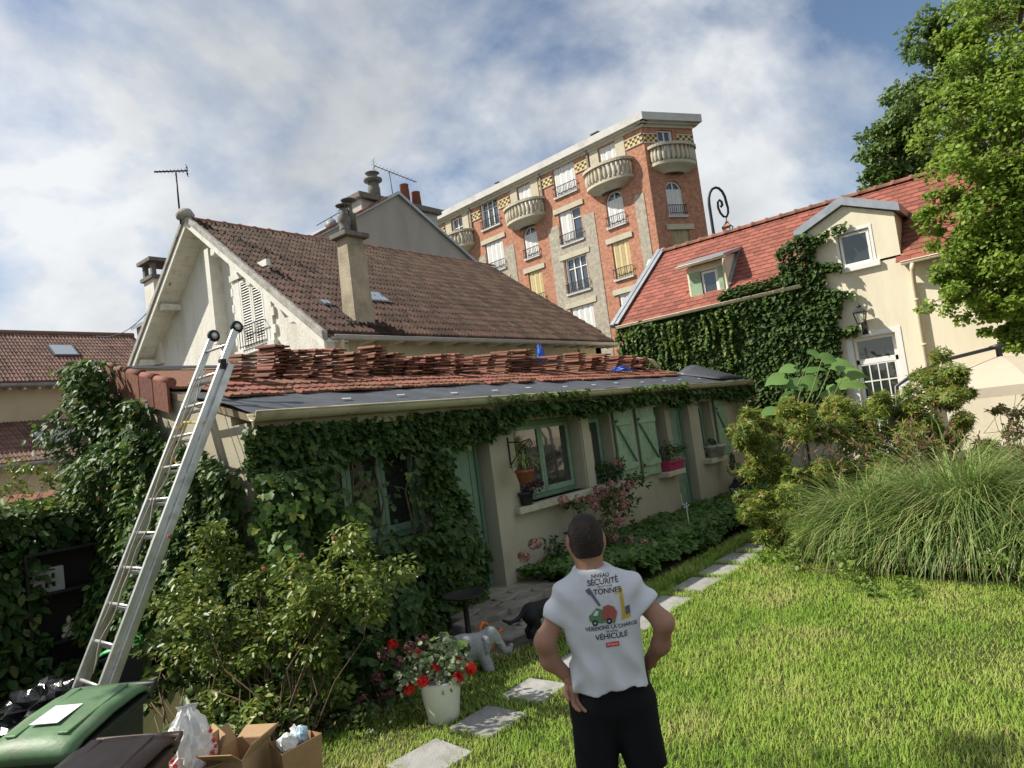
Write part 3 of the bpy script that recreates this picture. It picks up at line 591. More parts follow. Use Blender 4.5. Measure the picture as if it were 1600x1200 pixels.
for k in range(2):
    a=wy0+.02+k*.49; sh=MB(); sh.box(WX-.05,WX-.022,a,a+.47,wz0,wz0+.07); sh.box(WX-.05,WX-.022,a,a+.47,wz1-.07,wz1); sh.box(WX-.05,WX-.022,a,a+.06,wz0+.07,wz1-.07); sh.box(WX-.05,WX-.022,a+.41,a+.47,wz0+.07,wz1-.07); so_=sh.build('shutter',tri,w)
    for q in range(22):
        z=wz0+.09+q*.064; b=MB(); b.obox((WX-.036,a+.235,z+.02),(0,.172,0),(.014,0,.02),(.003,0,-.002)); b.build('louvre',tri,so_)
iron=MAT('black_iron',(.03,.03,.032),.5,.1,5,metal=.3)
b=MB(); 
for k in range(9): y=wy0+.02+k*.12; b.tube([(WX-.17,y,wz0-.1),(WX-.17,y,wz0+.42)],.009,5)
b.tube([(WX-.17,wy0-.02,wz0+.42),(WX-.17,wy1+.02,wz0+.42)],.014,6); b.tube([(WX-.17,wy0-.02,wz0-.05),(WX-.17,wy1+.02,wz0-.05)],.012,6); b.tube([(WX-.17,wy0,wz0+.42),(WX+.0,wy0,wz0+.42)],.012,6); b.tube([(WX-.17,wy1,wz0+.42),(WX+.0,wy1,wz0+.42)],.012,6); b.build('window_railing',iron,lh)
# small barred window and panel lines in the shaded long wall
b=MB(); b.box(14.1,14.7,WY0-.012,WY0-.002,3.3,4.2); w=b.build('window',GLASS('dark_window'),lh); b=MB()
for k in range(3): b.tube([(14.25+.15*k,WY0-.05,3.3),(14.25+.15*k,WY0-.05,4.2)],.012,5)
b.tube([(14.1,WY0-.05,3.9),(14.7,WY0-.05,3.9)],.012,5); b.build('window_bars',iron,w); b=MB(); b.box(14.72,15.15,WY0-.04,WY0-.004,3.3,4.25); b.build('shutter',cream_r,w)
for x in (9.6,17.4): 
    b=MB(); b.tube([(x,WY0-.04,3.),(x,WY0-.04,4.4)],.035,8); b.build('wall_pipe',cream_r,lh)
# skylights
def skyl(x,y,w_,l_,parent,zf,a):
    b=MB(); M=Matrix.Translation((x,y,zf(y)+.07))@Matrix.Rotation(a,4,'X'); b.box(-w_/2,w_/2,0,l_,-.06,.03); o=b.build('roof_window',MAT('skylight_frame',(.09,.095,.1),.5,.1,4) if 'skylight_frame' not in bpy.data.materials else bpy.data.materials['skylight_frame'],parent); o.matrix_basis=M
    g=MB(); g.box(-w_/2+.06,w_/2-.06,.06,l_-.06,.031,.037); q=bpy.data.objects.new('pane',g.mesh('pane',GLASS('sky_pane',(.30,.34,.38),.12) if 'sky_pane' not in bpy.data.materials else bpy.data.materials['sky_pane'])); COL.objects.link(q); attach(q,o); q.matrix_basis=M
skyl(10.75,12.5,.62,.62,lh,lz,ang); skyl(8.95,12.15,.3,.3,lh,lz,ang)
# chimney
chim=MAT('stained_chimney_render',(.42,.36,.26),.92,.2,3,bump=.6,bsc=25,stain=(.20,.165,.115),stsc=1.6,stlo=.42,sthi=.72)
chd=MAT('sooty_cement',(.16,.15,.13),.92,.3,6,bump=.6,bsc=30)
pot=MAT('grey_flue',(.17,.16,.14),.85,.3,6,stain=(.1,.1,.09),stsc=4)
cx0,cx1,cy0,cy1=9.1,9.56,11.5,11.86; cb=lz(11.5)-.2; ct=6.78
b=MB(); P=[]
for z,e in ((cb,.03),(ct-.35,0),(ct-.02,-.02)): P+= [(cx0-e,cy0-e,z),(cx1+e,cy0-e,z),(cx1+e,cy1+e,z),(cx0-e,cy1+e,z)]
b.add(P,[(i*4+j,i*4+(j+1)%4,(i+1)*4+(j+1)%4,(i+1)*4+j) for i in range(2) for j in range(4)]+[(8,9,10,11)]); c_=b.build('chimney',chim,lh)
b=MB(); b.box(cx0-.1,cx1+.1,cy0-.1,cy1+.1,ct-.02,ct+.09); b.build('chimney_cap',chd,c_,bevel=.02)
b=MB(); b.lathe([(.12,-.03),(.12,.1),(.10,.12),(.14,.2),(.145,.3),(.085,.4),(.075,.52)],(cx0+.12,cy0+.16,ct+.12),14); b.lathe([(0,.57),(.15,.575),(.16,.59),(.0,.62)],(cx0+.12,cy0+.16,ct+.12),16); 
for k in range(4): t=k*1.57; b.tube([(cx0+.12+.065*math.cos(t),cy0+.16+.065*math.sin(t),ct+.62),(cx0+.12+.065*math.cos(t),cy0+.16+.065*math.sin(t),ct+.7)],.01,4)
b.build('flue_pot',pot,c_)
b=MB(); b.lathe([(.12,-.03),(.13,.4),(.14,.41),(.14,.45),(.07,.47),(.07,.7)],(cx1-.12,cy1-.14,ct+.12),14); b.lathe([(0,.75),(.16,.755),(.17,.77),(0,.8)],(cx1-.12,cy1-.14,ct+.12),16)
for k in range(3): t=k*2.09; b.tube([(cx1-.12+.06*math.cos(t),cy1-.14+.06*math.sin(t),ct+.8),(cx1-.12+.06*math.cos(t),cy1-.14+.06*math.sin(t),ct+.88)],.01,4)
b.build('flue_pot',pot,c_)
b=MB(); b.box(cx0-.3,cx0,cy0-.05,cy1+.1,lz(cy0)-.02,lz(cy0)+.1); b.build('lead_soaker',chd,c_)
# small chimney behind the left slope
q=ony(252,440,19.6); b=MB(); b.box(q[0]-.35,q[0]+.35,19.3,19.9,5.3,q[2]); c2=b.build('chimney',white_r,lh); b=MB(); b.box(q[0]-.42,q[0]+.42,19.22,19.98,q[2],q[2]+.1)
for sx in (-.3,.3):
    for sy in (19.36,19.84): b.box(q[0]+sx-.06,q[0]+sx+.06,sy-.06,sy+.06,q[2]+.1,q[2]+.48)
b.box(q[0]-.46,q[0]+.46,19.18,20.02,q[2]+.48,q[2]+.58); b.build('chimney_hood',chd,c2)
# aerials
def aerial(name,label,base,top,boom_dir,n,L_,el=.22,rf_=.3):
    t=thing(name,label,'antenna',tuple(base)); b=MB(); b.tube([base,top],.022,7); b.build('mast',iron,t)
    d=unit(boom_dir); top=vec(top); a=top-d*L_*.35; c=top+d*L_*.65; b=MB(); b.bar(a,c,.03,.03); b.build('boom',iron,t); pn=unit(np.cross(d,(0,0,1)))
    b=MB()
    for k in range(n): p=a+(c-a)*((k+.3)/n); e=el*(1-.45*k/n); b.tube([p-pn*e,p+pn*e],.009,4)
    b.build('element',iron,t); b=MB(); b.tube([a+np.array([0,0,-rf_]),a+np.array([0,0,rf_])],.012,5)
    for k in (-.93,-.4,.4,.93): b.tube([a+np.array([0,0,k*rf_])-pn*rf_*.93,a+np.array([0,0,k*rf_])+pn*rf_*.93],.009,4)
    b.build('reflector',iron,t); return t
q=ony(283,355,16.3); qt=ony(277,268,16.3); aerial('tv_antenna','thin tv aerial on a tall dark mast above the white gable',(q[0],16.3,LZR-.1),(q[0],16.3,qt[2]),(-.8,.6,0),9,.75,.12,.12)
# ================================================================ grey windowless gable behind
gh=thing('grey_gable_house','grey rendered blank gable wall with a wide chimney behind the brown tiled roof','house',(22.3,24,0))
greyr=MAT('streaked_grey_render',(.40,.38,.335),.93,.12,2,bump=.3,bsc=30,stain=(.27,.255,.225),stsc=1.0,stretch=(1,1,.3),stlo=.42,sthi=.72)
GP=[(13.5,24,0),(32.5,24,0),(32.5,24,8.4),(22.31,24,14.2),(13.5,24,9.2)]
b=MB(); b.extrude(GP,(0,9,0)); b.build('wall',greyr,gh)
b=MB(); b.extrude([(13.3,23.85,9.05),(22.31,23.85,14.2),(22.31,23.85,14.36),(13.3,23.85,9.22)],(0,9.3,0)); b.extrude([(22.31,23.85,14.2),(32.8,23.85,8.2),(32.8,23.85,8.34),(22.31,23.85,14.36)],(0,9.3,0)); r=b.build('roof',zinc,gh)
for k in range(14):
    t=k/14; x=13.5+8.0*t; b=MB(); b.extrude([(x,23.8,9.24+(x-13.5)*.571),(x+.6,23.8,9.26+(x+.6-13.5)*.571),(x+.6,23.8,9.36+(x+.6-13.5)*.571),(x,23.8,9.36+(x-13.5)*.571)],(0,.5,0)); b.build('verge_tile',ridge_old,r)
b=MB(); b.box(20.3,25.2,24.3,25.3,12.0,13.75); c=b.build('chimney',MAT('patchy_white_stack',(.46,.44,.39),.92,.2,3,stain=(.2,.19,.17),stsc=1.5,bump=.4),gh); b=MB(); b.box(20.1,25.4,24.1,25.5,13.75,14.05); b.build('chimney_cap',chd,c,bevel=.05)
b=MB(); b.lathe([(.3,0),(.3,.6),(.27,.65),(.27,.9)],(21.6,24.8,14.05),14); b.lathe([(.2,.9),(.45,.95),(.45,1.05),(.2,1.1),(.25,1.3),(.36,1.35),(0,1.45)],(21.6,24.8,14.05),14); b.build('flue_pot',chd,c)
terrp=MAT('orange_clay_pot',(.26,.095,.06),.8,.15,5)
for x,h in ((23.6,1.15),(24.35,.9)): b=MB(); b.lathe([(.26,0),(.22,h),(.24,h+.02),(.17,h+.03)],(x,24.8,14.05),14); b.build('clay_pot',terrp,c)
q=ony(615,300,25); qt=ony(608,268,25); aerial('tv_antenna','tv aerial with a long sloping boom on the grey gable chimney',(23.0,25.,14.05),(22.9,25,qt[2]),(.85,-.3,-.28),12,2.3,.3)
q=ony(522,350,24.2); t=aerial('tv_antenna','small tv aerial pointing down left beside the dish on the grey gable',(q[0],24.2,q[2]-1.2),(q[0]-.1,24.2,q[2]+.3),(-.8,.2,-.5),9,1.3,.12)
b=MB(); P=[]; dc=ony(517,350,24.0); b.lathe([(0,.12),(.25,.09),(.42,.0),(.44,.01),(.26,.11),(0,.15)],(0,0,0),18); o=b.build('satellite_dish',MAT('dish_grey',(.2,.2,.205),.5,.08,4)); o.matrix_basis=Matrix.Translation(Vector(dc))@Matrix.Rotation(R_(75),4,Vector((.6,-.8,0)))@Matrix.Scale(.6,4); tag(o,'grey satellite dish beside the small aerial on the grey gable','satellite dish')
# ================================================================ house far left
fh=thing('neighbour_house','beige two level house with brown corrugated tile roofs beyond the hedge','house',(3,27,0))
FY=27.0; beige=MAT('beige_render',(.50,.42,.29),.93,.06,2,bump=.15,stain=(.43,.36,.25),stsc=.6)
def corr(name,x0,x1,y0,z0,y1,z1,parent,rows,w=.24):
    a=math.atan2(z1-z0,y1-y0); l_=math.hypot(y1-y0,z1-z0)/rows; T=tile_mesh(name,w,l_*1.12,.03,bpy.data.materials['brown_grey_tile'],.035); C_=[]
    b=MB(); b.extrude([(x0,y0,z0-.08),(x1,y0,z0-.08),(x1,y1,z1-.08),(x0,y1,z1-.08)],(0,0,.07)); r=b.build('roof',bpy.data.materials['brown_grey_tile'],parent)
    for i in range(rows):
        for k in range(int((x1-x0)/w)): C_.append(Matrix.Translation((x0+w*(k+.5),y0+(y1-y0)*i/rows,z0+(z1-z0)*i/rows))@Matrix.Rotation(a-.06,4,'X'))
    tiled(r,0,T,None,C_,'roof_tile','roof_tiles'); return r
MAT('brown_grey_tile',(.17,.092,.07),.85,.25,10,isl=.3,bump=.3,stain=(.07,.05,.042),stsc=5,attr='loc')
b=MB(); b.box(-6,11.9,FY+.35,FY+8,2.5,5.95); b.build('upper_wall',beige,fh)
b=MB(); b.box(-6,11.9,FY-2.3,FY+.35,-.5,3.2); b.build('lower_wall',beige,fh)
ridge_z=ony(0,520,FY+3.2)[2]; corr('neighbour_tile',-6,12.2,FY,5.95,FY+3.2,ridge_z,fh,14)
b=MB(); b.extrude([(-6,FY+3.2,ridge_z-.05),(12.2,FY+3.2,ridge_z-.05),(12.2,FY+7,5.9),(-6,FY+7,5.9)],(0,0,.05)); b.build('rear_slope',bpy.data.materials['brown_grey_tile'],fh)
b=MB(); b.extrude([(11.9,FY+.35,5.9),(11.9,FY+6.4,5.9),(11.9,FY+3.2,ridge_z-.15)],(-.2,0,0)); b.build('gable_wall',beige,fh)
b=MB(); b.tube([(-6,FY+3.2,ridge_z),(12.2,FY+3.2,ridge_z)],.12,8); b.build('ridge',bpy.data.materials['brown_grey_tile'],fh)
lz0=ony(0,725,FY-2.6)[2]; r2=corr('lean_to_tile',-6,12.2,FY-2.6,lz0,FY+.3,4.62,fh,9)
half_gutter((-6,FY-.08,5.85),(12,FY-.08,5.85),.1,zinc,fh); half_gutter((-6,FY-2.7,lz0-.05),(12,FY-2.7,lz0-.05),.1,zinc,fh)
for k in range(16): b=MB(); b.box(5.2+k*.42,5.27+k*.42,FY+.0,FY+.36,5.68,5.8); b.build('rafter_end',whitew,fh)
fa=math.atan2(ridge_z-5.95,3.2); q=ony(100,545,FY+1.8); skyl(q[0],FY+1.5,.85,.9,fh,lambda y:5.95+(y-FY)*(ridge_z-5.95)/3.2,fa)
q=ony(75,697,FY-1.2); skyl(q[0]+.3,FY-1.6,1.3,.9,fh,lambda y:lz0+(y-FY+2.6)*(4.62-lz0)/2.9,math.atan2(4.62-lz0,2.9))
# red brick boundary wall with tile coping
bw=thing('brick_wall','low red hollow brick boundary wall with tile coping behind the hedge','wall',(2,14,0)); bk=MAT('orange_brick',(.40,.135,.07),.88,.2,9,bump=.4,isl=.22)
b=MB(); b.box(-4,6.5,14.02,14.2,-.4,2.05); b.build('mortar_core',MAT('grey_mortar',(.35,.32,.27),.95,.15,9),bw); bb=MB(); bb.box(-.19,.19,0,.06,-.09,.09); bm=bb.mesh('brick',bk)
for r in range(5):
    for k in range(14):
        x=2.2+k*.41+(r%2)*.2
        if 4.0<x<4.25: continue
        place('brick',bm,Matrix.Translation((x,13.965,1.93-r*.2)),bw)
for k in range(12): b=MB(); b.extrude([(1.9+k*.4,13.85,2.06),(2.28+k*.4,13.85,2.06),(2.28+k*.4,14.3,2.18),(1.9+k*.4,14.3,2.18)],(0,0,.04)); b.build('coping_tile',tilem,bw)
# wire
b=MB(); p,q=ony(150,525,30),(LX0+.1,17.5,lz(17.5)-.3); b.tube([vec(p)+(vec(q)-vec(p))*t-np.array([0,0,.5*math.sin(math.pi*t)]) for t in np.linspace(0,1,14)],.012,5); tag(b.build('overhead_cable',iron),'thin overhead cable running to the white gable house','cable')
# ================================================================ cream house on the right
HX=17.5; EZ=4.8; RX0=17.3; RXR=19.62; RZR=EZ+(RXR-RX0); 
creamw=MAT('warm_cream_render',(.80,.73,.56),.93,.04,2,bump=.2,bsc=70,stain=(.62,.55,.4),stsc=1.1,stlo=.48,sthi=.85,stretch=(1,1,.22))
redt=MAT('red_flat_tile',(.255,.088,.056),.8,.22,12,bump=.2,isl=.25,stain=(.17,.068,.048),stsc=5,attr='loc')
whitep=MAT('white_joinery',(.80,.79,.75),.45,.04,4)
creamg=MAT('cream_downpipe',(.66,.58,.42),.5,.06,4)
rh=thing('cream_house','cream rendered house with steep red tiled roof, two dormers and ivy','house',(HX,4,0))
DY0,DY1,DAP=2.75,4.78,3.76
mb=MB(); fx=lambda a,c,b_:(c,a,b_)
wall_grid(mb,[-6,10.0],[-.3,EZ+.15],[(3.13,4.03,.5,3.3),(3.33,3.98,4.96,5.0)],HX,HX+.3,fx); mb.build('front_wall',creamw,rh)
b=MB(); b.box(HX+.3,HX+9,9.7,10.0,-.3,EZ); b.box(HX+.3,HX+9,-6,-5.7,-.3,EZ); b.extrude([(HX+.1,9.98,EZ-.1),(RXR,9.98,RZR-.12),(2*RXR-HX,9.98,EZ-.1)],(0,-.28,0)); b.build('side_walls',creamw,rh)
# roof
rlx=lambda x: EZ+(x-RX0)
b=MB(); XD=HX+.75; b.extrude([(RX0,-6.3,EZ-.05),(RX0,DY0,EZ-.05),(XD,DY0,rlx(XD)-.05),(XD,-6.3,rlx(XD)-.05)],(0,0,.04)); b.extrude([(RX0,DY1,EZ-.05),(RX0,10.16,EZ-.05),(XD,9.9,rlx(XD)-.05),(XD,DY1,rlx(XD)-.05)],(0,0,.04)); b.extrude([(XD,-6.3,rlx(XD)-.05),(XD,9.9,rlx(XD)-.05),(RXR,9.5,RZR-.05),(RXR,-6.3,RZR-.05)],(0,0,.04)); b.extrude([(RXR,-6.3,RZR-.05),(RXR,9.5,RZR-.05),(2*RXR-RX0,9.6,EZ-.05),(2*RXR-RX0,-6.3,EZ-.05)],(0,0,.04)); rr=b.build('roof',redt,rh)
tb=MB(); tb.add([(-.142,0,0),(.142,0,0),(.142,.2,0),(-.142,.2,0),(-.142,0,.016),(.142,0,.016),(.142,.2,.008),(-.142,.2,.008),(.0,-.012,.018),(.0,-.012,0)],[(4,8,5,6,7),(0,9,8,4),(9,1,5,8),(1,2,6,5),(3,0,4,7)]); rtm=tb.mesh('flat_tile',redt); tile_attr(rtm)
cells=[]; n_r=19; sl=math.hypot(RXR-RX0,RZR-EZ); st=sl/n_r
for r in range(n_r):
    x=RX0+(r*st)/math.sqrt(2); z=EZ+(r*st)/math.sqrt(2); ymax=10.1-.6*r/n_r
    for k in range(60):
        y=-6.0+k*.29+(r%2)*.145
        if y>ymax: continue
        if DY0-.05<y<DY1+.05 and z<6.0-abs(y-DAP)*.0: 
            if x<RX0+.05 or z<5.9: continue
        if 6.8<y<8.0 and x>17.6 and z<6.1: continue
        cells.append(Matrix.Translation((x,y,z+.004))@Matrix(((0,.7071,-.7071,0),(-1,0,0,0),(0,.7071,.7071,0),(0,0,0,1)))@Matrix.Rotation(-.03+random.uniform(-.02,.01),4,'X')@Matrix.Rotation(random.uniform(-.015,.015),4,'Z')@Matrix.Scale(1.1,4,(0,1,0)))
cells.sort(key=lambda M:(M.translation-Vector((CP[0],CP[1],CP[2]))).length+ (100 if M.translation.y<-.5 else 0))
tiled(rr,300,rtm,None,cells,'roof_tile','far_roof_tiles')
for k in range(40):
    y=-6.2+k*.4; 
    if y>9.3: break
    b=MB(); P=[]
    for e,r in ((0,.13),(.06,.14),(.08,.115),(.43,.11)):
        for j in range(7): a=math.pi*j/6; P.append((RXR+r*1.1*math.cos(a),y+.42-e,RZR-.03+r*math.sin(a)))
    b.add(P,[(i*7+j,i*7+j+1,(i+1)*7+j+1,(i+1)*7+j) for i in range(3) for j in range(6)],True); b.build('ridge_tile',ridge_old,rr)
b=MB(); b.bar((RX0-.05,10.2,EZ+.02),(RXR,9.55,RZR+.06),.13,.14,(-.7,0,.7)); b.bar((RX0-.05,10.06,EZ+.07),(RXR,9.41,RZR+.11),.12,.03,(-.7,0,.7)); b.build('zinc_verge',zinc,rr)
half_gutter((RX0-.06,-6.2,EZ-.02),(RX0-.06,DY0-.02,EZ-.02),.07,creamg,rh,out=(-1,0,0)); half_gutter((RX0-.06,DY1+.1,EZ-.02),(RX0-.06,10.05,EZ-.02),.07,creamg,rh,out=(-1,0,0))
b=MB(); b.tube([(RX0-.06,2.52,EZ-.08),(RX0-.06,2.54,EZ-.22),(HX-.08,2.58,EZ-.45),(HX-.08,2.58,.3)],.05,10); dp=b.build('downpipe',creamg,rh)
for z in (3.9,2.9,1.9): b=MB(); b.lathe([(.052,0),(.062,.005),(.062,.035),(.052,.04)],(HX-.08,2.58,z),12); b.build('pipe_collar',creamg,dp)
# wall dormer
zz1=5.98
b=MB(); wall_grid(b,[DY0,DY1],[EZ+.15,zz1],[(3.3,3.98,EZ+.2,5.78)],HX-.0,HX+.2,fx); b.extrude([(HX,DY0,zz1),(HX,DY1,zz1),(HX,DAP,6.42)],(.2,0,0))
b.extrude([(HX+.2,DY0,EZ+.15),(HX+.2,DY0,zz1),(RX0+zz1-EZ+.1,DY0,zz1)],(0,.15,0)); b.extrude([(HX+.2,DY1,EZ+.15),(HX+.2,DY1,zz1),(RX0+zz1-EZ+.1,DY1,zz1)],(0,-.15,0)); dm=b.build('dormer',creamw,rh)
for ya,yb in ((DY0-.14,DAP),(DY1+.12,DAP)):
    zb=zz1-.03; xe=RX0+(6.6-EZ)+.4
    b=MB(); b.extrude([(HX-.12,ya,zb),(HX-.12,yb,6.44),(HX-.12,yb,6.64),(HX-.12,ya,zb+.19)],(1.5,0,0)); b.build('dormer_roof',zinc,dm)
def pvc_window(parent,y0,y1,z0,z1,x,nv=1,mull=()):
    b=MB(); t=.06; b.box(x-.03,x+.04,y0,y1,z0,z0+t); b.box(x-.03,x+.04,y0,y1,z1-t,z1); b.box(x-.03,x+.04,y0,y0+t,z0+t,z1-t); b.box(x-.03,x+.04,y1-t,y1,z0+t,z1-t); w=b.build('window',whitep,parent,bevel=.008)
    b=MB(); b.box(x-.004,x+.004,y0+t,y1-t,z0+t,z1-t); b.build('pane',glassm,w); return w
pvc_window(dm,3.32,3.96,5.0,5.76,HX+.06); b=MB(); b.box(HX-.09,HX+.06,3.16,4.12,4.86,4.99); b.build('window_sill',whitep,dm,bevel=.01)
b=MB(); b.box(HX-.012,HX-.0,3.24,3.3,4.99,5.86); b.box(HX-.012,HX-.0,3.98,4.04,4.99,5.86); b.box(HX-.012,HX-.0,3.3,3.98,5.79,5.86); b.build('window_trim',whitep,dm)
# small dormer with green shutter
dx=17.72; b=MB(); wall_grid(b,[6.88,7.92],[4.98,6.0],[(7.08,7.78,5.06,5.82)],dx,dx+.12,fx)
b.extrude([(dx+.12,6.88,rlx(dx+.12)),(dx+.12,6.88,6.12),(RX0+6.3-EZ,6.88,6.3)],(0,.1,0)); b.extrude([(dx+.12,7.92,rlx(dx+.12)),(dx+.12,7.92,6.12),(RX0+6.3-EZ,7.92,6.3)],(0,-.1,0)); d2=b.build('dormer',creamw,rh)
pvc_window(d2,7.08,7.52,5.08,5.8,dx+.04); b=MB(); b.box(dx-.03,dx-.004,7.53,7.86,5.06,5.84); b.build('shutter',greenl,d2); b=MB(); b.box(dx-.03,dx-.004,6.92,7.04,5.06,5.84); b.build('shutter',greenl,d2)
b=MB(); b.box(dx-.08,dx+.02,6.84,7.96,4.93,5.02); b.build('window_sill',whitep,d2)
b=MB(); b.extrude([(dx-.22,6.74,6.02),(dx-.22,8.06,6.02),(RX0+6.42-EZ,8.06,6.38),(RX0+6.42-EZ,6.74,6.38)],(0,0,.09)); b.build('dormer_roof',zinc,d2)
b=MB(); b.bar((dx+.0,6.82,5.2),(RX0+6.35-EZ,6.82,6.36),.1,.12); b.build('side_flashing',zinc,d2)
half_gutter((dx-.26,6.7,6.03),(dx-.26,8.08,6.03),.06,creamg,d2,out=(-1,0,0)); b=MB(); b.tube([(dx-.26,6.74,5.98),(dx-.2,6.78,5.85),(dx-.05,6.82,5.7),(dx-.05,6.82,5.2),(dx-.2,6.9,5.02),(dx-.34,7.0,4.88)],.04,9); b.build('downpipe',creamg,d2)
# french door with transom
fx0=HX+.08; b=MB(); b.box(HX-.015,HX-.001,3.0,3.12,.5,3.42); b.box(HX-.015,HX-.001,4.04,4.16,.5,3.42); b.box(HX-.015,HX-.001,3.12,4.04,3.31,3.42); b.build('door_surround',whitep,rh)
b=MB(); t=.07; b.box(fx0,fx0+.06,3.14,4.02,3.23,3.3); b.box(fx0,fx0+.06,3.14,4.02,2.68,2.8); b.box(fx0,fx0+.06,3.14,3.14+t,.5,3.23); b.box(fx0,fx0+.06,4.02-t,4.02,.5,3.23); b.box(fx0,fx0+.06,3.21,3.95,.5,1.1); dr=b.build('door',whitep,rh,bevel=.006)
b=MB(); b.box(fx0+.02,fx0+.03,3.21,3.95,2.8,3.23); b.build('pane',glassm,dr)
for i in range(4):
    for j in range(4):
        y0=3.24+i*.18; z0=1.12+j*.39; b=MB(); b.box(fx0+.02,fx0+.03,y0,y0+.155,z0,z0+.36); b.build('pane',glassm,dr)
b=MB()
for i in range(5): b.box(fx0+.005,fx0+.05,3.215+i*.18,3.24+i*.18,1.1,2.68)
for j in range(1,4): 
    for i in range(4): b.box(fx0+.005,fx0+.05,3.24+i*.18,3.395+i*.18,1.09+j*.39,1.12+j*.39)
b.build('glazing_bars',whitep,dr)
b=MB(); b.box(HX-.4,HX,-6,2.3,.3,.56); b.build('plinth',MAT('shaded_plinth',(.12,.11,.10),.9,.2,4),rh)  # dark colour paints in the shade along the terrace base
# wall lantern
def lantern(name,label,c,sc,hang=False,parent=None,copper=False):
    t=thing(name,label,'lantern',tuple(c)) if parent is None else parent; c=vec(c); g=bpy.data.materials.get('lantern_glass')
    if g is None:
        g=bpy.data.materials.new('lantern_glass'); g.use_nodes=True; bs=g.node_tree.nodes['Principled BSDF']; bs.inputs['Transmission Weight'].default_value=.9; bs.inputs['Roughness'].default_value=.05; bs.inputs['IOR'].default_value=1.1; bs.inputs['Base Color'].default_value=(.9,.92,.9,1)
    a,b0,h=.5*sc*.62,.5*sc*.38,sc; f=MB(); n=4; ring=lambda r,z:[c+np.array([r*math.cos(math.pi/4+k*math.pi/2),r*math.sin(math.pi/4+k*math.pi/2),z]) for k in range(n)]
    T,B=ring(a,.62*h),ring(b0,.12*h)
    for k in range(4): f.bar(T[k],B[k],.035*sc,.035*sc); f.bar(T[k],T[(k+1)%4],.04*sc,.04*sc); f.bar(B[k],B[(k+1)%4],.04*sc,.04*sc)
    f.build('frame',iron,t); f=MB(); T2=ring(a*.97,.62*h); B2=ring(b0*.97,.12*h)
    for k in range(4): f.poly([T2[k],T2[(k+1)%4],B2[(k+1)%4],B2[k]])
    f.build('glass_panes',g,t); f=MB(); E=ring(a*1.12,.62*h); U=ring(a*.32,.84*h); f.add(E+U,[(k,(k+1)%4,4+(k+1)%4,4+k) for k in range(4)]+[(0,3,2,1)]); f.lathe([(a*.32,.84*h),(a*.36,.9*h),(a*.12,.94*h),(a*.1,1.0*h),(0,1.02*h)],c,8); f.build('cap',MAT('copper_cap',(.42,.18,.10),.5,.2,5,metal=.3) if copper else iron,t)
    f=MB(); f.lathe([(.02*sc,.12*h),(.03*sc,.25*h),(.055*sc,.34*h),(.05*sc,.42*h),(0,.46*h)],c,10); f.build('bulb',MAT('bulb_white',(.85,.8,.65),.3,.03,5),t); return t
q=onx(1346,505,HX-.24); lt=lantern('wall_lantern','black glazed wall lantern on the cream house above the french door',(q[0],q[1],3.55),.52)
f=MB(); f.box(HX-.03,HX-.001,q[1]-.06,q[1]+.06,3.36,3.66); f.tube([(HX-.02,q[1],3.5),(HX-.12,q[1],3.46),(HX-.24,q[1],3.5),(HX-.24,q[1],3.62)],.016,7); f.build('bracket',iron,lt)
# street lamp with scroll behind the roof
D=27; A=atd(1116,372,D); pl=thing('street_lamp','dark iron street lamp with a scrolled crook and hanging lantern behind the red roof','street lamp',(A[0],A[1],0)); mm_=D/FPX
ex=unit(vec(atd(1140,369,D))-vec(atd(1110,373,D))); ex[2]=0; ex=unit(ex); up=np.array([0,0,1.])
pt=lambda u,v: np.array([A[0],A[1],A[2]])+ex*u+up*v
crook=[pt(0,-A[2]),pt(0,-1),pt(0,.4),pt(0,1.2)]
for k in range(9): t=math.pi-k*math.pi/8; crook.append(pt(.34+.34*math.cos(t),1.35+.65*math.sin(t)))
crook+= [pt(.71,1.12),pt(.69,.92),pt(.61,.78),pt(.49,.8),pt(.39,.96),pt(.33,1.18),pt(.35,1.40),pt(.43,1.48),pt(.5,1.4),pt(.51,1.26),pt(.46,1.2),pt(.44,1.26)]
b=MB(); b.tube(crook,[.075]*2+[.06]*3+[.052]*8+[.045]*7+[.05]*5,9); b.build('crook_post',iron,pl)
lc=pt(.58,.78); b=MB(); b.tube([lc,lc-up*.2],.02,6); b.build('hanger',iron,pl); lantern('',None,lc-up*.86,.72,parent=pl,copper=True)
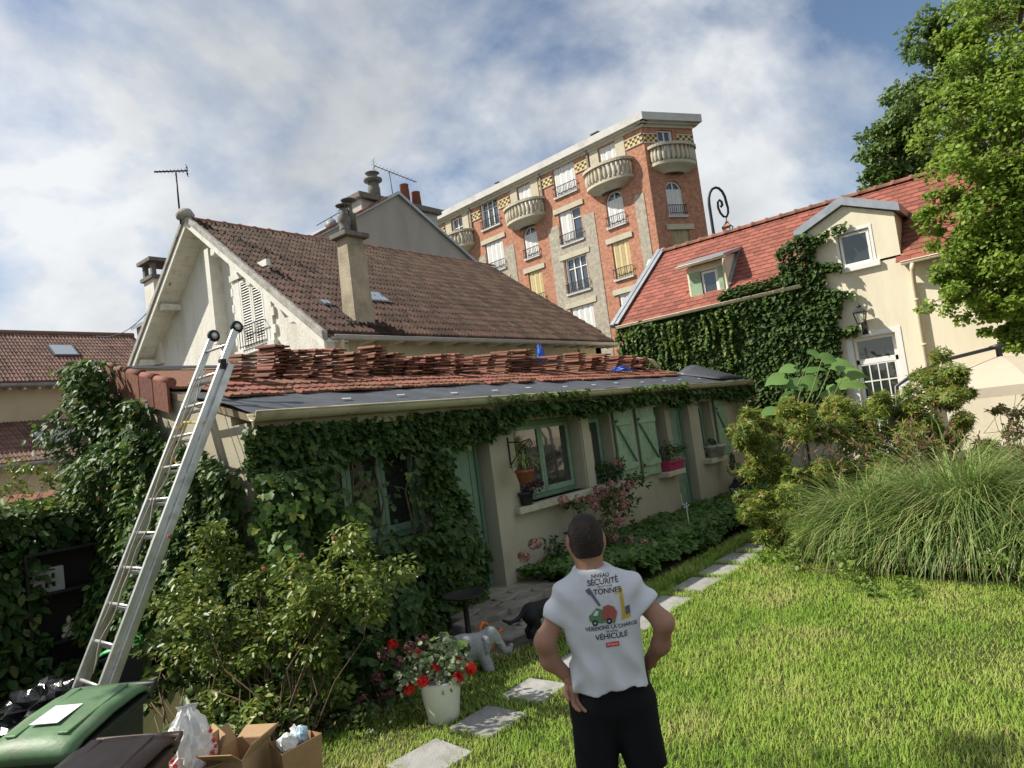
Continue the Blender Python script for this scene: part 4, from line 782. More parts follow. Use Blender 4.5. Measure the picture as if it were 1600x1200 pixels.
# ================================================================ brick apartment block
def brick_mat(name,c1,c2,mortar,bw=.23,rh_=.075):
    m=bpy.data.materials.new(name); m.use_nodes=True; t=m.node_tree; n=t.nodes; l=t.links; b=n['Principled BSDF']
    co=n.new('ShaderNodeTexCoord'); sp=n.new('ShaderNodeSeparateXYZ'); cb=n.new('ShaderNodeCombineXYZ'); l.new(co.outputs['Object'],sp.inputs[0]); l.new(sp.outputs[0],cb.inputs[0]); l.new(sp.outputs[2],cb.inputs[1])
    br=n.new('ShaderNodeTexBrick'); br.inputs['Scale'].default_value=1; br.inputs['Brick Width'].default_value=bw; br.inputs['Row Height'].default_value=rh_; br.inputs['Mortar Size'].default_value=.008; br.inputs['Mortar Smooth'].default_value=.2
    br.inputs['Color1'].default_value=(*c1,1); br.inputs['Color2'].default_value=(*c2,1); br.inputs['Mortar'].default_value=(*mortar,1); l.new(cb.outputs[0],br.inputs[0])
    nz=n.new('ShaderNodeTexNoise'); nz.inputs['Scale'].default_value=4; nz.inputs['Detail'].default_value=8; l.new(co.outputs['Object'],nz.inputs[0])
    hs=n.new('ShaderNodeHueSaturation'); mr=n.new('ShaderNodeMapRange'); mr.inputs[1].default_value=.3; mr.inputs[2].default_value=.7; mr.inputs[3].default_value=.75; mr.inputs[4].default_value=1.25; l.new(nz.outputs[0],mr.inputs[0]); l.new(mr.outputs[0],hs.inputs['Value']); l.new(br.outputs[0],hs.inputs['Color']); l.new(hs.outputs[0],b.inputs['Base Color'])
    b.inputs['Roughness'].default_value=.9; bp=n.new('ShaderNodeBump'); bp.inputs['Strength'].default_value=.5; bp.inputs['Distance'].default_value=.02; bp.invert=True; l.new(br.outputs[1],bp.inputs['Height']); l.new(bp.outputs[0],b.inputs['Normal']); return m
redb=brick_mat('red_facing_brick',(.36,.12,.062),(.48,.21,.125),(.46,.36,.26)); greyb=brick_mat('grey_buff_brick',(.36,.325,.25),(.43,.39,.31),(.33,.3,.24))
conc=MAT('cream_cast_stone',(.52,.475,.36),.9,.1,3,stain=(.38,.35,.26),stsc=1.5); corn=MAT('pale_cornice',(.58,.57,.53),.8,.08,1.5,stain=(.42,.41,.38),stsc=.8)
shw=MAT('white_folding_shutter',(.70,.70,.67),.6,.05,4,isl=.05); shy=MAT('yellowed_shutter',(.58,.47,.24),.6,.1,4,isl=.08); sht=MAT('tan_shutter',(.40,.33,.19),.6,.1,4,isl=.08)
chky=MAT('yellow_glazed_tile',(.62,.46,.17),.5,.1,5,isl=.1); chkd=MAT('dark_glazed_tile',(.08,.06,.05),.5,.2,5)
AC=np.array([39.79,19.35,0]); AU=R_(84.6)
apt=thing('apartment_block','red and buff brick apartment block with curved balconies rising behind the roofs','building',tuple(AC),AU)
# local axes: x along the long front, y outward, z up
M2=Matrix.Rotation(R_(-30)-AU+math.pi,4,'Z')            # short face frame: x runs backwards from its right end
W2=3.85; u2=np.array([math.cos(R_(-30)-AU),math.sin(R_(-30)-AU)])
M2=Matrix(((-u2[0],  -u2[1],0,u2[0]*W2),(-u2[1],u2[0],0,u2[1]*W2),(0,0,1,0),(0,0,0,1)))
if (M2.to_3x3()@Vector((0,1,0))).dot(Vector((u2[1],-u2[0],0)))<0:   # outward normal of the short face
    M2=Matrix(((-u2[0],u2[1],0,u2[0]*W2),(-u2[1],-u2[0],0,u2[1]*W2),(0,0,1,0),(0,0,0,1)))
def ab(mb,name,mat,parent=None,F=None,bev=0):
    o=bpy.data.objects.new(name,mb.mesh(name,mat)); COL.objects.link(o); p=parent or apt; o.parent=p
    if F is not None and p is apt: o.matrix_basis=F
    if bev: q=o.modifiers.new('b','BEVEL'); q.width=bev; q.segments=2
    return o
fy=lambda a,c,b_:(a,-c,b_)
ATOP=20.62
holes=[];FLO=[(18.4,20.5),(14.9,17.2),(11.35,13.8),(7.9,10.3)]
cols=[('P',2.9),('W',6.8),('P',10.75),('W',14.65),('P',18.6),('W',22.5)]
wins=[]
for c,(ty,u) in enumerate(cols):
    for r,(z0,z1) in enumerate(FLO):
        hw=1.0 if ty=='W' else .7
        if ty=='P' and r==0: z0,z1=17.75,20.35
        wins.append((ty,c,r,u-hw,u+hw,z0,z1)); holes.append((u-hw,u+hw,z0,z1))
mb=MB(); wall_grid(mb,[0,27],[0,ATOP],holes,0,.3,fy); ab(mb,'front_wall',redb)
pn=[(.55,1.3,16.3),(4.64,5.72,16.35),(7.88,8.92,16.4),(12.5,13.57,16.4),(15.73,16.76,16.4),(20.35,21.42,16.4),(23.58,24.6,16.4)]
for a,b_,z in pn: q=MB(); q.box(a,b_,.0,.035,0,z); ab(q,'buff_panel',greyb)
for u in (6.8,14.65,22.5):
    for za,zb in ((17.2,17.2),(13.8,14.9),(10.3,11.35),(4,7.9)):
        if zb>za: q=MB(); q.box(u-1.08,u+1.08,.0,.035,za+.0,zb); ab(q,'buff_panel',greyb)
o2=np.array(M2)[:2,1]; q=MB(); q.extrude([(.5-o2[0]*.45,-.32-o2[1]*.45,0),(u2[0]*W2-.2-o2[0]*.45,u2[1]*W2-o2[1]*.45,0),(u2[0]*W2-.2+14*math.cos(R_(50)-AU),u2[1]*W2-.3+14*math.sin(R_(50)-AU),0),(27,-14,0),(27,-.3,0)],(0,0,ATOP)); ab(q,'building_core',MAT('side_brick',(.33,.13,.08),.9,.15,5))
def fold(parent,x0,x1,z0,z1,y,mat,n):
    b=MB(); w_=(x1-x0)/n
    for k in range(n): b.extrude([(x0+k*w_+.01,y+(.05 if k%2 else 0),z0),(x0+(k+1)*w_-.01,y+(0 if k%2 else .05),z0),(x0+(k+1)*w_-.01,y-.03+(0 if k%2 else .05),z0),(x0+k*w_+.01,y-.03+(.05 if k%2 else 0),z0)],(0,0,z1-z0))
    return ab(b,'shutter',mat,parent)
def glazed(parent,x0,x1,z0,z1,y,n):
    b=MB(); t=.09; b.box(x0,x1,y,y+.06,z1-t,z1); b.box(x0,x1,y,y+.06,z0,z0+t)
    for k in range(n+1): xc=x0+t/2+(x1-x0-t)*k/n; b.box(xc-t/2,xc+t/2,y,y+.06,z0+t,z1-t)
    for k in range(n):
        xa=x0+t+(x1-x0-t)*k/n; b.box(xa,xa+(x1-x0-t)/n-t,y+.01,y+.05,z0+(z1-z0)*.68,z0+(z1-z0)*.68+.06)
    f=ab(b,'window_frame',whitep,parent); g=MB(); g.box(x0+t,x1-t,y-.03,y-.015,z0+t,z1-t); ab(g,'pane',GLASS('apartment_glass',(.06,.075,.09)) if 'apartment_glass' not in bpy.data.materials else bpy.data.materials['apartment_glass'],f if False else parent)
def railing(parent,x0,x1,z0,z1,y):
    b=MB(); n=int((x1-x0)/.14)
    for k in range(n+1): b.bar((x0+(x1-x0)*k/n,y,z0),(x0+(x1-x0)*k/n,y,z1),.025,.025)
    b.bar((x0-.05,y,z1),(x1+.05,y,z1),.05,.04); b.bar((x0-.05,y,z0+.1),(x1+.05,y,z0+.1),.04,.03)
    for e in (x0-.03,x1+.03): b.bar((e,y,z1),(e,0,z1),.03,.03)
    return ab(b,'railing',iron,parent)
def window_group(F,ty,r,x0,x1,z0,z1,style,arch=False):
    b=MB(); b.box(x0-.1,x1+.1,-.2,.14,z0-.16,z0); w=ab(b,'window_sill',corn,apt,F)
    y=-.22
    if style=='half': glazed(w,x0,(x0+x1)/2-.1,z0,z1,y,1); fold(w,(x0+x1)/2-.1,x1,z0,z1,-.12,shw,4)
    elif style=='glass': glazed(w,x0+.1,x1-.1,z0,z1,y,3 if x1-x0>1.5 else 2); fold(w,x0,x0+.16,z0,z1,-.1,shw,2); fold(w,x1-.16,x1,z0,z1,-.1,shw,2)
    else: fold(w,x0,x1,z0,z1 if not arch else z1-.55,-.1,dict(white=shw,yellow=shy,tan=sht)[style],8 if x1-x0>1.5 else 6)
    if arch:
        b=MB(); g=MB(); n=10; xc=(x0+x1)/2; rr=(x1-x0)/2; 
        P=[(xc+rr*math.cos(math.pi*k/n),.004,z1-rr+rr*math.sin(math.pi*k/n)) for k in range(n+1)]
        for s,(xe) in ((1,x1),(-1,x0)):
            Q=[p for p in (P[:n//2+1] if s==1 else P[n//2:][::-1])]; b.extrude(Q+[(xe,.004,z1)],(0,-.28,0))
        ab(b,'arch_spandrel',redb,w); g.box(x0,x1,-.24,-.22,z1-.6,z1); ab(g,'pane',bpy.data.materials.get('apartment_glass') or GLASS('apartment_glass',(.06,.075,.09)),w)
        b=MB(); b.box(x0,x1,-.2,-.14,z1-.62,z1-.55); b.box(xc-.04,xc+.04,-.2,-.14,z1-.55,z1)
        for k in range(n): b.bar(np.array(P[k])+np.array([0,-.18,0])-np.array([.05*math.cos(math.pi*k/n),0,.05*math.sin(math.pi*k/n)]),np.array(P[k+1])+np.array([0,-.18,0])-np.array([.05*math.cos(math.pi*(k+1)/n),0,.05*math.sin(math.pi*(k+1)/n)]),.06,.1)
        ab(b,'arch_frame',whitep,w)
    elif r>0: b=MB(); b.box(x0-.38,x1+.38,.036,.09,z1+.0,z1+.36); ab(b,'lintel',conc,w)
    railing(w,x0,x1,z0,z0+.62,.2)
def balcony(F,xc,z0,hw,dep,n=15):
    pts=[(xc+hw*math.cos(math.pi*k/24),dep*math.sin(math.pi*k/24)**.8,0) for k in range(25)]
    b=MB(); b.extrude([(p[0],p[1],z0) for p in pts],(0,0,.2)); P=[]
    for sc,z in ((1,z0),(.82,z0-.22),(.45,z0-.42)): P+=[(xc+(p[0]-xc)*sc,p[1]*sc,z) for p in pts]
    b.add(P,[(i*25+j,(i+1)*25+j,(i+1)*25+j+1,i*25+j+1) for i in range(2) for j in range(24)]+[tuple(range(50,75))],True); s=ab(b,'balcony',conc,apt,F)
    b=MB()
    for k in range(24): p,q=np.array(pts[k]),np.array(pts[k+1]); b.bar(p*np.array([1,1,0])+np.array([0,0,z0+1.22]),q*np.array([1,1,0])+np.array([0,0,z0+1.22]),.3,.18)
    ab(b,'handrail',conc,s); b=MB()
    for k in range(n):
        t=math.pi*(k+.5)/n; x,y=xc+hw*.95*math.cos(t),dep*.95*math.sin(t)**.8; b.lathe([(.1,.2),(.1,.3),(.14,.4),(.14,.75),(.09,1.0),(.11,1.13)],(x,y,z0),8)
    tag(ab(b,'balusters',conc,s),kind='stuff')
styles={('W',1,0):'white',('W',3,0):'glass',('W',5,0):'glass',('W',1,1):'half',('W',3,1):'white',('W',1,2):'glass',('W',1,3):'white',('P',0,2):'yellow',('P',2,2):'yellow',('P',4,0):'glass',('P',0,3):'white'}
for ty,c,r,x0,x1,z0,z1 in wins:
    window_group(None,ty,r,x0,x1,z0,z1,styles.get((ty,c,r),'white'),ty=='P' and r==1)
    if ty=='P' and r==0:
        balcony(None,(x0+x1)/2,17.55,1.82,1.15)
        for qa in (x0-.75,x1+.02): q=MB(); q.box(qa,qa+.73,.0,.05,17.8,20.5); ab(q,'cream_surround',conc)
def checker(F,x0,x1,z0,z1):
    n=max(4,int((x1-x0)/.19)); b=MB(); d=MB(); m_=3; wz=(z1-z0)/m_; wx=(x1-x0)/n
    d.box(x0,x1,.0,.02,z0,z1); dd=ab(d,'checker_band',chkd,apt,F)
    for i in range(n):
        for j in range(m_):
            if (i+j)%2: b.box(x0+i*wx,x0+(i+1)*wx,.02,.05,z0+j*wz,z0+(j+1)*wz)
    tag(ab(b,'checker_tiles',chky,dd),kind='stuff'); t=MB(); t.box(x0,x1,0,.07,z1,z1+.08); t.box(x0,x1,0,.07,z0-.08,z0); ab(t,'band_edging',conc,dd)
for a,b_ in ((.06,1.4),(4.45,5.72),(7.88,9.2),(12.3,13.57),(15.73,17.0),(20.2,21.42),(23.6,25.)): checker(None,a,b_,19.5,20.0)
q=MB(); q.box(-.3,27,-.2,.22,ATOP,ATOP+.12); q.box(-.42,27,-.3,.45,ATOP+.12,ATOP+.6); ab(q,'cornice',corn)
q=MB(); q.box(-.15,27,.0,.1,20.42,ATOP); ab(q,'cornice_bed',conc)
for xx in (4.45,8.9,16.75): q=MB(); q.box(xx,xx+.14,.0,.12,17.9,21.22); ab(q,'downpipe',MAT('dark_pipe',(.2,.17,.14),.6,.1,3) if 'dark_pipe' not in bpy.data.materials else bpy.data.materials['dark_pipe'])
for xx,ww in ((4.3,.9),(14.6,.6),(21.8,.6)): q=MB(); q.box(xx,xx+ww,-2.2,-1.2,ATOP+.3,ATOP+1.25); q.box(xx-.12,xx+ww+.12,-2.3,-1.1,ATOP+1.25,ATOP+1.4); q.box(xx+.2,xx+ww-.2,-1.9,-1.5,ATOP+1.4,ATOP+1.65); q.box(xx+.1,xx+ww-.1,-2.,-1.4,ATOP+1.65,ATOP+1.72); ab(q,'roof_vent',chd)
# short shaded face: positions measured from the shared corner, so x is mirrored
X=lambda s: W2-s
h2=[(X(2.25),X(1.05),18.0,20.3),(X(2.35),X(1.1),14.6,16.9),(X(2.42),X(1.12),11.3,13.65),(X(2.42),X(1.12),7.9,10.2)]
mb=MB(); wall_grid(mb,[0.,W2],[0,ATOP],h2,0,.3,fy); ab(mb,'short_wall',redb,apt,M2)
for r,(x0,x1,z0,z1) in enumerate(h2): window_group(M2,'P',r if r!=1 else 1,x0,x1,z0,z1,('glass','white','tan','tan')[r],r==1)
balcony(M2,X(1.9),17.75,1.6,1.05,14); checker(M2,X(1.0),X(.05),19.45,19.95); checker(M2,X(3.8),X(2.5),19.45,19.95)
q=MB(); q.box(-.35,W2+.25,-.2,.24,ATOP+.0,ATOP+.12); q.box(-.5,W2+.2,-.3,.5,ATOP+.12,ATOP+.62); ab(q,'cornice',corn,apt,M2); q=MB(); q.box(0,W2,0,.1,20.42,ATOP); ab(q,'cornice_bed',conc,apt,M2)
# ================================================================ climbing plants, trees, shrubs
ivy_d=LEAF('dark_creeper_leaf',(.03,.07,.018),(.075,.14,.034),(.15,.19,.04),.5,.28,.32)
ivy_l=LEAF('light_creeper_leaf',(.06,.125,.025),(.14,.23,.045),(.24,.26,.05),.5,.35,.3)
ivy_s=LEAF('boston_ivy_leaf',(.028,.065,.016),(.075,.13,.03),(.12,.17,.035),.55,.25,.25)
rose_l=LEAF('rose_leaf',(.08,.14,.025),(.2,.26,.045),(.32,.3,.06),.42,.32)
tree_l=LEAF('katsura_leaf',(.13,.22,.03),(.29,.41,.06),(.38,.46,.1),.5,.5,.3)
tree_d=LEAF('far_tree_leaf',(.07,.13,.028),(.16,.24,.05),None,.5,.35)
maple_l=LEAF('maple_leaf',(.11,.18,.03),(.28,.33,.06),(.36,.25,.07),.5,.35)
cover_l=LEAF('geranium_leaf',(.06,.13,.03),(.14,.24,.05),None,.55,.3)
big_l=LEAF('paulownia_leaf',(.12,.24,.06),(.2,.34,.09),None,.5,.4)
stemm=MAT('brown_stem',(.13,.085,.05),.85,.25,12); barkm=MAT('grey_brown_bark',(.16,.12,.085),.9,.3,9,bump=.7,bsc=20)
def stems(name,paths,rad,mat,parent,n=6):
    b=MB()
    for p in paths:
        k=len(p); b.tube(p,[rad*(1-.75*i/(k-1)) for i in range(k)],n)
    return b.build(name,mat,parent)
def wpath(p,q,k=5,j=.05):
    p,q=vec(p),vec(q); return [p+(q-p)*t+(rng.normal(size=3)*j if 0<t<1 else 0) for t in np.linspace(0,1,k)]
def wall_leaves(n,fn,mask,out,nrm,size,lo=.02,hi=.2,tdown=.9,jit=.7,up_=(.6,.75)):
    """leaves hanging on a wall: fn(a,b)->point, mask(a,b)->(0..1)"""
    a=rng.random(n); b=rng.random(n); P,m,thick=fn(a,b)
    k=rng.random(n)<m; P=P[k]; thick=thick[k]; n=len(P); nr=np.broadcast_to(vec(nrm),(n,3)); o=lo+(hi-lo)*rng.random(n)**.7
    P=P+nr*(o*thick)[:,None]; Nr=nr*up_[0]+jit*rng.normal(size=(n,3))*.6+np.array([0,0,up_[1]]); T=np.array([0,0,-tdown])+nr*.55+rng.normal(size=(n,3))*.5
    return P,Nr,T,size*(.6+.7*rng.random(n))
# --- creeper on the end wall of the low building
iv=thing('creeper','glossy dark green creeper smothering the left end wall of the outbuilding','climber',(3.5,8.2,-.4))
def f_end(a,b):
    y=6.45+4.3*a; z=-.4+4.4*b; bare=(y<8.25)&(z>1.95+.33*(y-6.3)+.25*vnoise(y,z,2.2,1)); top=np.where(y<9.2,2.75+.2*(y-7),3.75)+.3*(vnoise(y,z,1.2,7)-.5)
    m=(~bare&(z<top)).astype(float)*np.where(y>10.3,.5,1.)
    th=.2+(1.7*vnoise(y,z,1.7,2)**1.6+.5*vnoise(y,z,4.,3))*np.where(y<8.2,.6,1.); return np.stack([np.full_like(y,3.56),y,z],1),m,th
P,Nr,T,s=wall_leaves(21000,f_end,None,None,(-1,-.15,0),.105,.02,.34); leaves('leaves',P,Nr,T,s*1.1,'oval',ivy_d,iv)
P,Nr,T,s=wall_leaves(3600,f_end,None,None,(-1,-.15,0),.09,.2,.4); leaves('sun_toned_leaves',P,Nr,T,s*1.1,'oval',ivy_l,iv)  # outer leaves: sunlight put into the colour as a lighter leaf tone
stems('stems',[wpath((3.54,6.6+.5*k,-.4),(3.5,6.9+.45*k+.3*math.sin(k),2.2+.1*k),7,.06) for k in range(8)],.028,stemm,iv)
# --- creeper on the front, left half, and along the gutter
fr=thing('creeper','thick creeper hanging over the window and around the green door of the outbuilding','climber',(4.2,6.3,0))
def f_front(a,b):
    x=3.5+3.6*a; z=-.05+2.62*b; nz=vnoise(x,z,1.6,11)
    glass=(x>4.3)&(x<5.75)&(z>1.15)&(z<2.16+.18*(nz-.5)); door=(x>6.42+.25*(nz-.5)+.12*np.sin(z*3))&(x<7.15)&(z<2.1+.2*(nz-.5))
    m=np.where(glass,.03,1.)*np.where(door,.0,1.)*np.where((x>4.2)&(x<5.7)&(z>2.2),.55,1); th=.2+1.8*vnoise(x,z,1.9,5)**1.6+.5*vnoise(x,z,4.,6)+np.where(z<1.15,1.5*vnoise(x,z,1.1,8),0)*(x<6.3)
    th=np.where(z>2.1,np.minimum(th,.55),th); return np.stack([x,np.full_like(x,6.42),z],1),m,th
P,Nr,T,s=wall_leaves(22000,f_front,None,None,(-.1,-1,0),.088,.02,.3); leaves('leaves',P,Nr,T,s,'ivy',ivy_d,fr)
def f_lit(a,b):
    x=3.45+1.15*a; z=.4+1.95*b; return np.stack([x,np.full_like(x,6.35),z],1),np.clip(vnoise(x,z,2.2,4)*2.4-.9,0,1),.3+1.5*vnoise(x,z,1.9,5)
P,Nr,T,s=wall_leaves(2100,f_lit,None,None,(-.3,-1,0),.095,.1,.45); leaves('sun_toned_leaves',P,Nr,T,s,'ivy',ivy_l,fr)  # lighter leaf colour stands in for sun on these clumps
stems('stems',[wpath((3.75+.4*k,6.38,0),(3.9+.42*k,6.36,2.4),7,.05) for k in range(7)],.025,stemm,fr)
gt=thing('creeper','trailing creeper strung along under the outbuilding gutter above the shutters','climber',(12,6.3,2.3))
def f_gut(a,b):
    x=7.1+9.5*a; nz=vnoise(x,b*.3,1.5,21); z=2.6-(.12+.34*nz*(.6+.5*np.sin(x*2.1))*np.interp(x,[7,10,16.6],[1.1,.75,.55]))*b-.04
    return np.stack([x,np.full_like(x,6.32),z],1),np.full_like(x,1.)*(.35+.65*vnoise(x,z,1.1,23)),np.ones_like(x)
P,Nr,T,s=wall_leaves(4200,f_gut,None,None,(0,-1,0),.115,.0,.16); leaves('leaves',P,Nr,T,s,'ivy',ivy_d,gt)
def f_gtop(a,b):
    x=4.6+11.*a; m=(vnoise(x,0*x,.8,31)>.5).astype(float); return np.stack([x,np.full_like(x,6.17),2.6+.09*b],1),m,np.ones_like(x)
P,Nr,T,s=wall_leaves(620,f_gtop,None,None,(0,-1,.3),.085,.0,.1); leaves('gutter_leaves',P,Nr,T,s,'ivy',ivy_l,gt)
stems('stems',[wpath((7.0+1.6*k,6.36,2.35),(8.6+1.6*k,6.34,2.42),6,.04) for k in range(6)],.012,stemm,gt)
# --- boston ivy on the cream house
bi=thing('boston_ivy','dense boston ivy covering the cream house wall and climbing round the dormer','climber',(17.45,7,.2))
def f_bi(a,b):
    y=3.6+6.55*a; z=1.2+5.3*b; nz=vnoise(y,z,1.7,41)
    main=(y>5.15+.5*(nz-.5))&(z<4.74+.14*(nz-.3)); neck=(y>4.42+.16*(nz-.5)*2)&(y<5.35)&(z<6.02-.45*np.abs(y-4.75)+.2*(nz-.5)); tail=(y>4.05+.35*(4.6-z)*.4+.5*(nz-.5)*.6)&(y<5.3)&(z<4.75-.9*np.maximum(4.75-y,0)*.6)&(z>2.9)
    br=(np.abs(z-(5.75+.2*(4.6-y)))<.1)&(y>3.75)&(y<4.6)|(np.abs(z-(5.2-.3*(4.6-y)))<.09)&(y>3.95)&(y<4.6)|(np.abs(z-(4.62-.4*(4.6-y)))<.08)&(y>3.8)&(y<4.6)|(np.abs(z-(3.45+.1*(4.6-y)))<.1)&(y>3.55)&(y<4.7)
    gap=(vnoise(y,z,1.4,47)>.74)&(y<6.2)&(z<4.2); m=((main|neck|tail|br)&~gap).astype(float); xo=np.where(z>4.85,17.47,17.47); return np.stack([xo,y,z],1),m,.5+.9*vnoise(y,z,1.3,44)
P,Nr,T,s=wall_leaves(26000,f_bi,None,None,(-1,0,0),.115,.01,.22,.9,.6); leaves('leaves',P,Nr,T,s,'ivy',ivy_s,bi)
def f_bl(a,b):
    y=6.5+3.6*a; st=np.floor(y*5); z=4.6-(.3+1.5*vnoise(st,st*0,.77,3))*b; m=(vnoise(st,0*st,.9,6)>.4).astype(float); return np.stack([np.full_like(y,17.4),np.round(y*5)/5+.07*np.sin(st*2.7)+.04*np.sin(z*(5+3*vnoise(st,0*st,.63,5))+st*4.1),z],1),m,np.ones_like(y)
P,Nr,T,s=wall_leaves(2600,f_bl,None,None,(-1,0,0),.085,.1,.22); leaves('hanging_strands',P,Nr,T,s,'ivy',ivy_l,bi)
def f_roof(a,b):
    y=4.9+3.8*a; x=17.25+.45*b*vnoise(y,0*y,1.1,3); return np.stack([x,y,4.82+(x-17.25)],1),np.where(b<.9,1.,.0)*(vnoise(y,x*0,.9,8)>.3),np.ones_like(y)
P,Nr,T,s=wall_leaves(1500,f_roof,None,None,(-.7,0,.7),.1,.0,.12); leaves('eaves_leaves',P,Nr,T,s,'ivy',ivy_s,bi)
stems('stems',[wpath((17.44,4.6+.8*k,.3),(17.44,4.7+.75*k,4.4),8,.06) for k in range(6)]+[wpath((17.44,4.8,3.),(17.44,4.75,5.9),8,.05)],.03,stemm,bi)
# --- hedge of creeper on the left boundary
hd=thing('creeper_hedge','dark creeper covered fence behind the ladder and shelf','hedge',(1.5,9.9,-.4))
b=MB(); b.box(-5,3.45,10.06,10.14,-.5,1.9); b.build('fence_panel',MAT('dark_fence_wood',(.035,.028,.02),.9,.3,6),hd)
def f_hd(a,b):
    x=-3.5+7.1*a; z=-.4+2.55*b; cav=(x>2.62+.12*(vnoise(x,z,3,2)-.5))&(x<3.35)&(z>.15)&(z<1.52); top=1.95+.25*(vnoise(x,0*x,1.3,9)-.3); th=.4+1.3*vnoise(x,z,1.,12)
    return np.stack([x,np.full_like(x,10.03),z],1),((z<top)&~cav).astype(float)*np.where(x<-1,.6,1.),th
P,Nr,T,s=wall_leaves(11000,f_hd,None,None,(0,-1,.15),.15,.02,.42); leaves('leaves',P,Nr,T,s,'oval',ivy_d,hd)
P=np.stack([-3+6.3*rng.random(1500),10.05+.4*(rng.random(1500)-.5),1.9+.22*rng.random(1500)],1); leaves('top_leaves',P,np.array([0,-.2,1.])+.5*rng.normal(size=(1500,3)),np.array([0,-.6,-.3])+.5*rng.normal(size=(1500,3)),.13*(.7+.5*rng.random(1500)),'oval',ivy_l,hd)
# --- generic shrub
def shrub(name,label,cat,base,cl,per,size,shape,mat,stem_r=.02,flat=.75,smat=None,group=None,sep=True,droop=.3):
    t=thing(name,label,cat,tuple(base),0,group); C_=np.array([c[:3] for c in cl]); r=np.array([c[3] for c in cl]); P,d=cloud(C_,r,per,flat)
    Nr=d*.5+np.array([0,0,.8])+.55*rng.normal(size=P.shape); T=d+np.array([0,0,-droop])+.6*rng.normal(size=P.shape); leaves('foliage',P,Nr,T,size*(.6+.7*rng.random(len(P))),shape,mat,t)
    stems('branches',[wpath(vec(base)+rng.normal(size=3)*np.array([.08,.08,0]),c,6,.07*np.linalg.norm(c-vec(base))*.5) for c in C_[::3 if len(C_)>40 else 1]],stem_r,smat or stemm,t); return t
def sub(cl,n,spread,rf,fz=.6):
    out=[]
    for c in cl:
        for k in range(n): d=rng.normal(size=3)*spread*c[3]; d[2]*=fz; out.append((c[0]+d[0],c[1]+d[1],c[2]+d[2],c[3]*rf))
    return out
pc=lambda px,py,D,r: (*atd(px,py,D),r)
# rose bush before the creeper
shrub('rose_bush','leggy rose bush with yellow green leaves left of the flower pot','shrub',(2.85,5.05,0),
  sub([pc(312,860,6.3,.24),pc(318,905,6.2,.28),pc(330,960,6.1,.28),pc(400,935,5.9,.25),pc(440,965,5.8,.28),pc(480,930,5.8,.25),pc(520,900,5.7,.26),pc(555,870,5.7,.26),pc(545,930,5.7,.24),pc(500,985,5.7,.24),pc(430,1020,5.7,.2),pc(350,1030,5.8,.25),pc(300,940,6.3,.2),pc(380,1085,5.7,.22),pc(450,1075,5.6,.22),pc(500,1050,5.7,.22),pc(335,1100,5.8,.2),pc(420,1120,5.5,.18)],5,.8,.62),105,.06,'oval',rose_l,.0075)
for i,(px,py) in enumerate(((472,868),(522,842),(412,890),(265,838))):
    c=atd(px,py,5.7); P,F=crumple(c,.02,i+3,1,1,1,5); tag(MB().add(P,F).build('rose_hip_cluster',MAT('dull_red_bud',(.25,.08,.05),.6,.2,9) if i==0 else bpy.data.materials['dull_red_bud'],bpy.data.objects['rose_bush']))
# undergrowth and ferns
ug=LEAF('undergrowth_leaf',(.035,.075,.018),(.10,.15,.03),(.2,.22,.06),.45,.3)
shrub('laurel_shrub','low broad leaved evergreen shrub beside the bins','shrub',(2.55,6.0,-.1),sub([pc(250,1060,6.6,.25),pc(290,1000,6.7,.3),pc(330,1080,6.2,.25),pc(390,1060,6.1,.25)],4,.7,.6),40,.12,'oval',ug,.01)
shrub('shade_plants','low leafy plants growing at the foot of the rose bush','shrub',(3.2,5.3,0),sub([(2.9,4.95,.12,.25),(3.2,5.1,.15,.25),(3.5,5.3,.2,.3),(3.3,4.75,.1,.2),(2.75,5.3,.15,.25),(3.9,5.5,.2,.3)],4,.8,.6),45,.06,'oval',ug,.006)
fern=thing('fern','green fern with arching fronds behind the white carrier bag','fern',(2.75,5.55,0)); fl=LEAF('fern_leaf',(.06,.12,.02),(.13,.2,.035),None,.5,.35); fp=[];fnr=[];ft=[];fs=[];sp_=[]
for k in range(14):
    a=rng.random()*6.28; L_=.55+.25*rng.random(); d=np.array([math.cos(a),math.sin(a),0]); path=[vec((2.75,5.55,0))+d*L_*t*.75+np.array([0,0,L_*(1.1*t-.75*t*t)]) for t in np.linspace(0,1,14)]; sp_.append(path)
    sd=np.array([-d[1],d[0],0])
    for i,p in enumerate(path[2:]):
        for sg in (1,-1): fp.append(p); fnr.append([0,0,1]); ft.append(sd*sg+d*.3); fs.append(.17*(1-i/13.)+.03)
leaves('fronds',np.array(fp),np.array(fnr)+.15*rng.normal(size=(len(fp),3)),np.array(ft),np.array(fs),'slim',fl,fern); stems('stalks',sp_,.005,stemm,fern,4)
# dark hydrangea left of the pot
def flower_heads(t,name,pts,r,mat,per=60,size=.028):
    for p in pts:
        P=vec(p)+rnd_dir(per)*r*np.array([1,1,.8]); d=P-vec(p); leaves(name,P,d,rng.normal(size=P.shape),size*np.ones(len(P)),'round',mat,t)
hyd=shrub('hydrangea','hydrangea with faded purple brown flower heads behind the white pot','shrub',(3.75,5.0,0),sub([pc(590,1040,6.2,.25),pc(620,1080,6.1,.25),pc(590,1100,6.0,.22),pc(640,1030,6.3,.25),pc(550,1110,5.9,.2)],4,.7,.6),34,.1,'round',ivy_d,.008)
flower_heads(hyd,'flower_head',[atd(*q) for q in ((600,1022,6.0),(622,1035,6.0),(605,1082,5.8),(585,1108,5.8),(640,1012,6.1),(568,1095,5.8),(660,1000,6.1),(550,1125,5.7),(590,1060,5.9))],.06,LEAF('faded_purple',(.10,.035,.04),(.22,.10,.09),None,.7,.2))
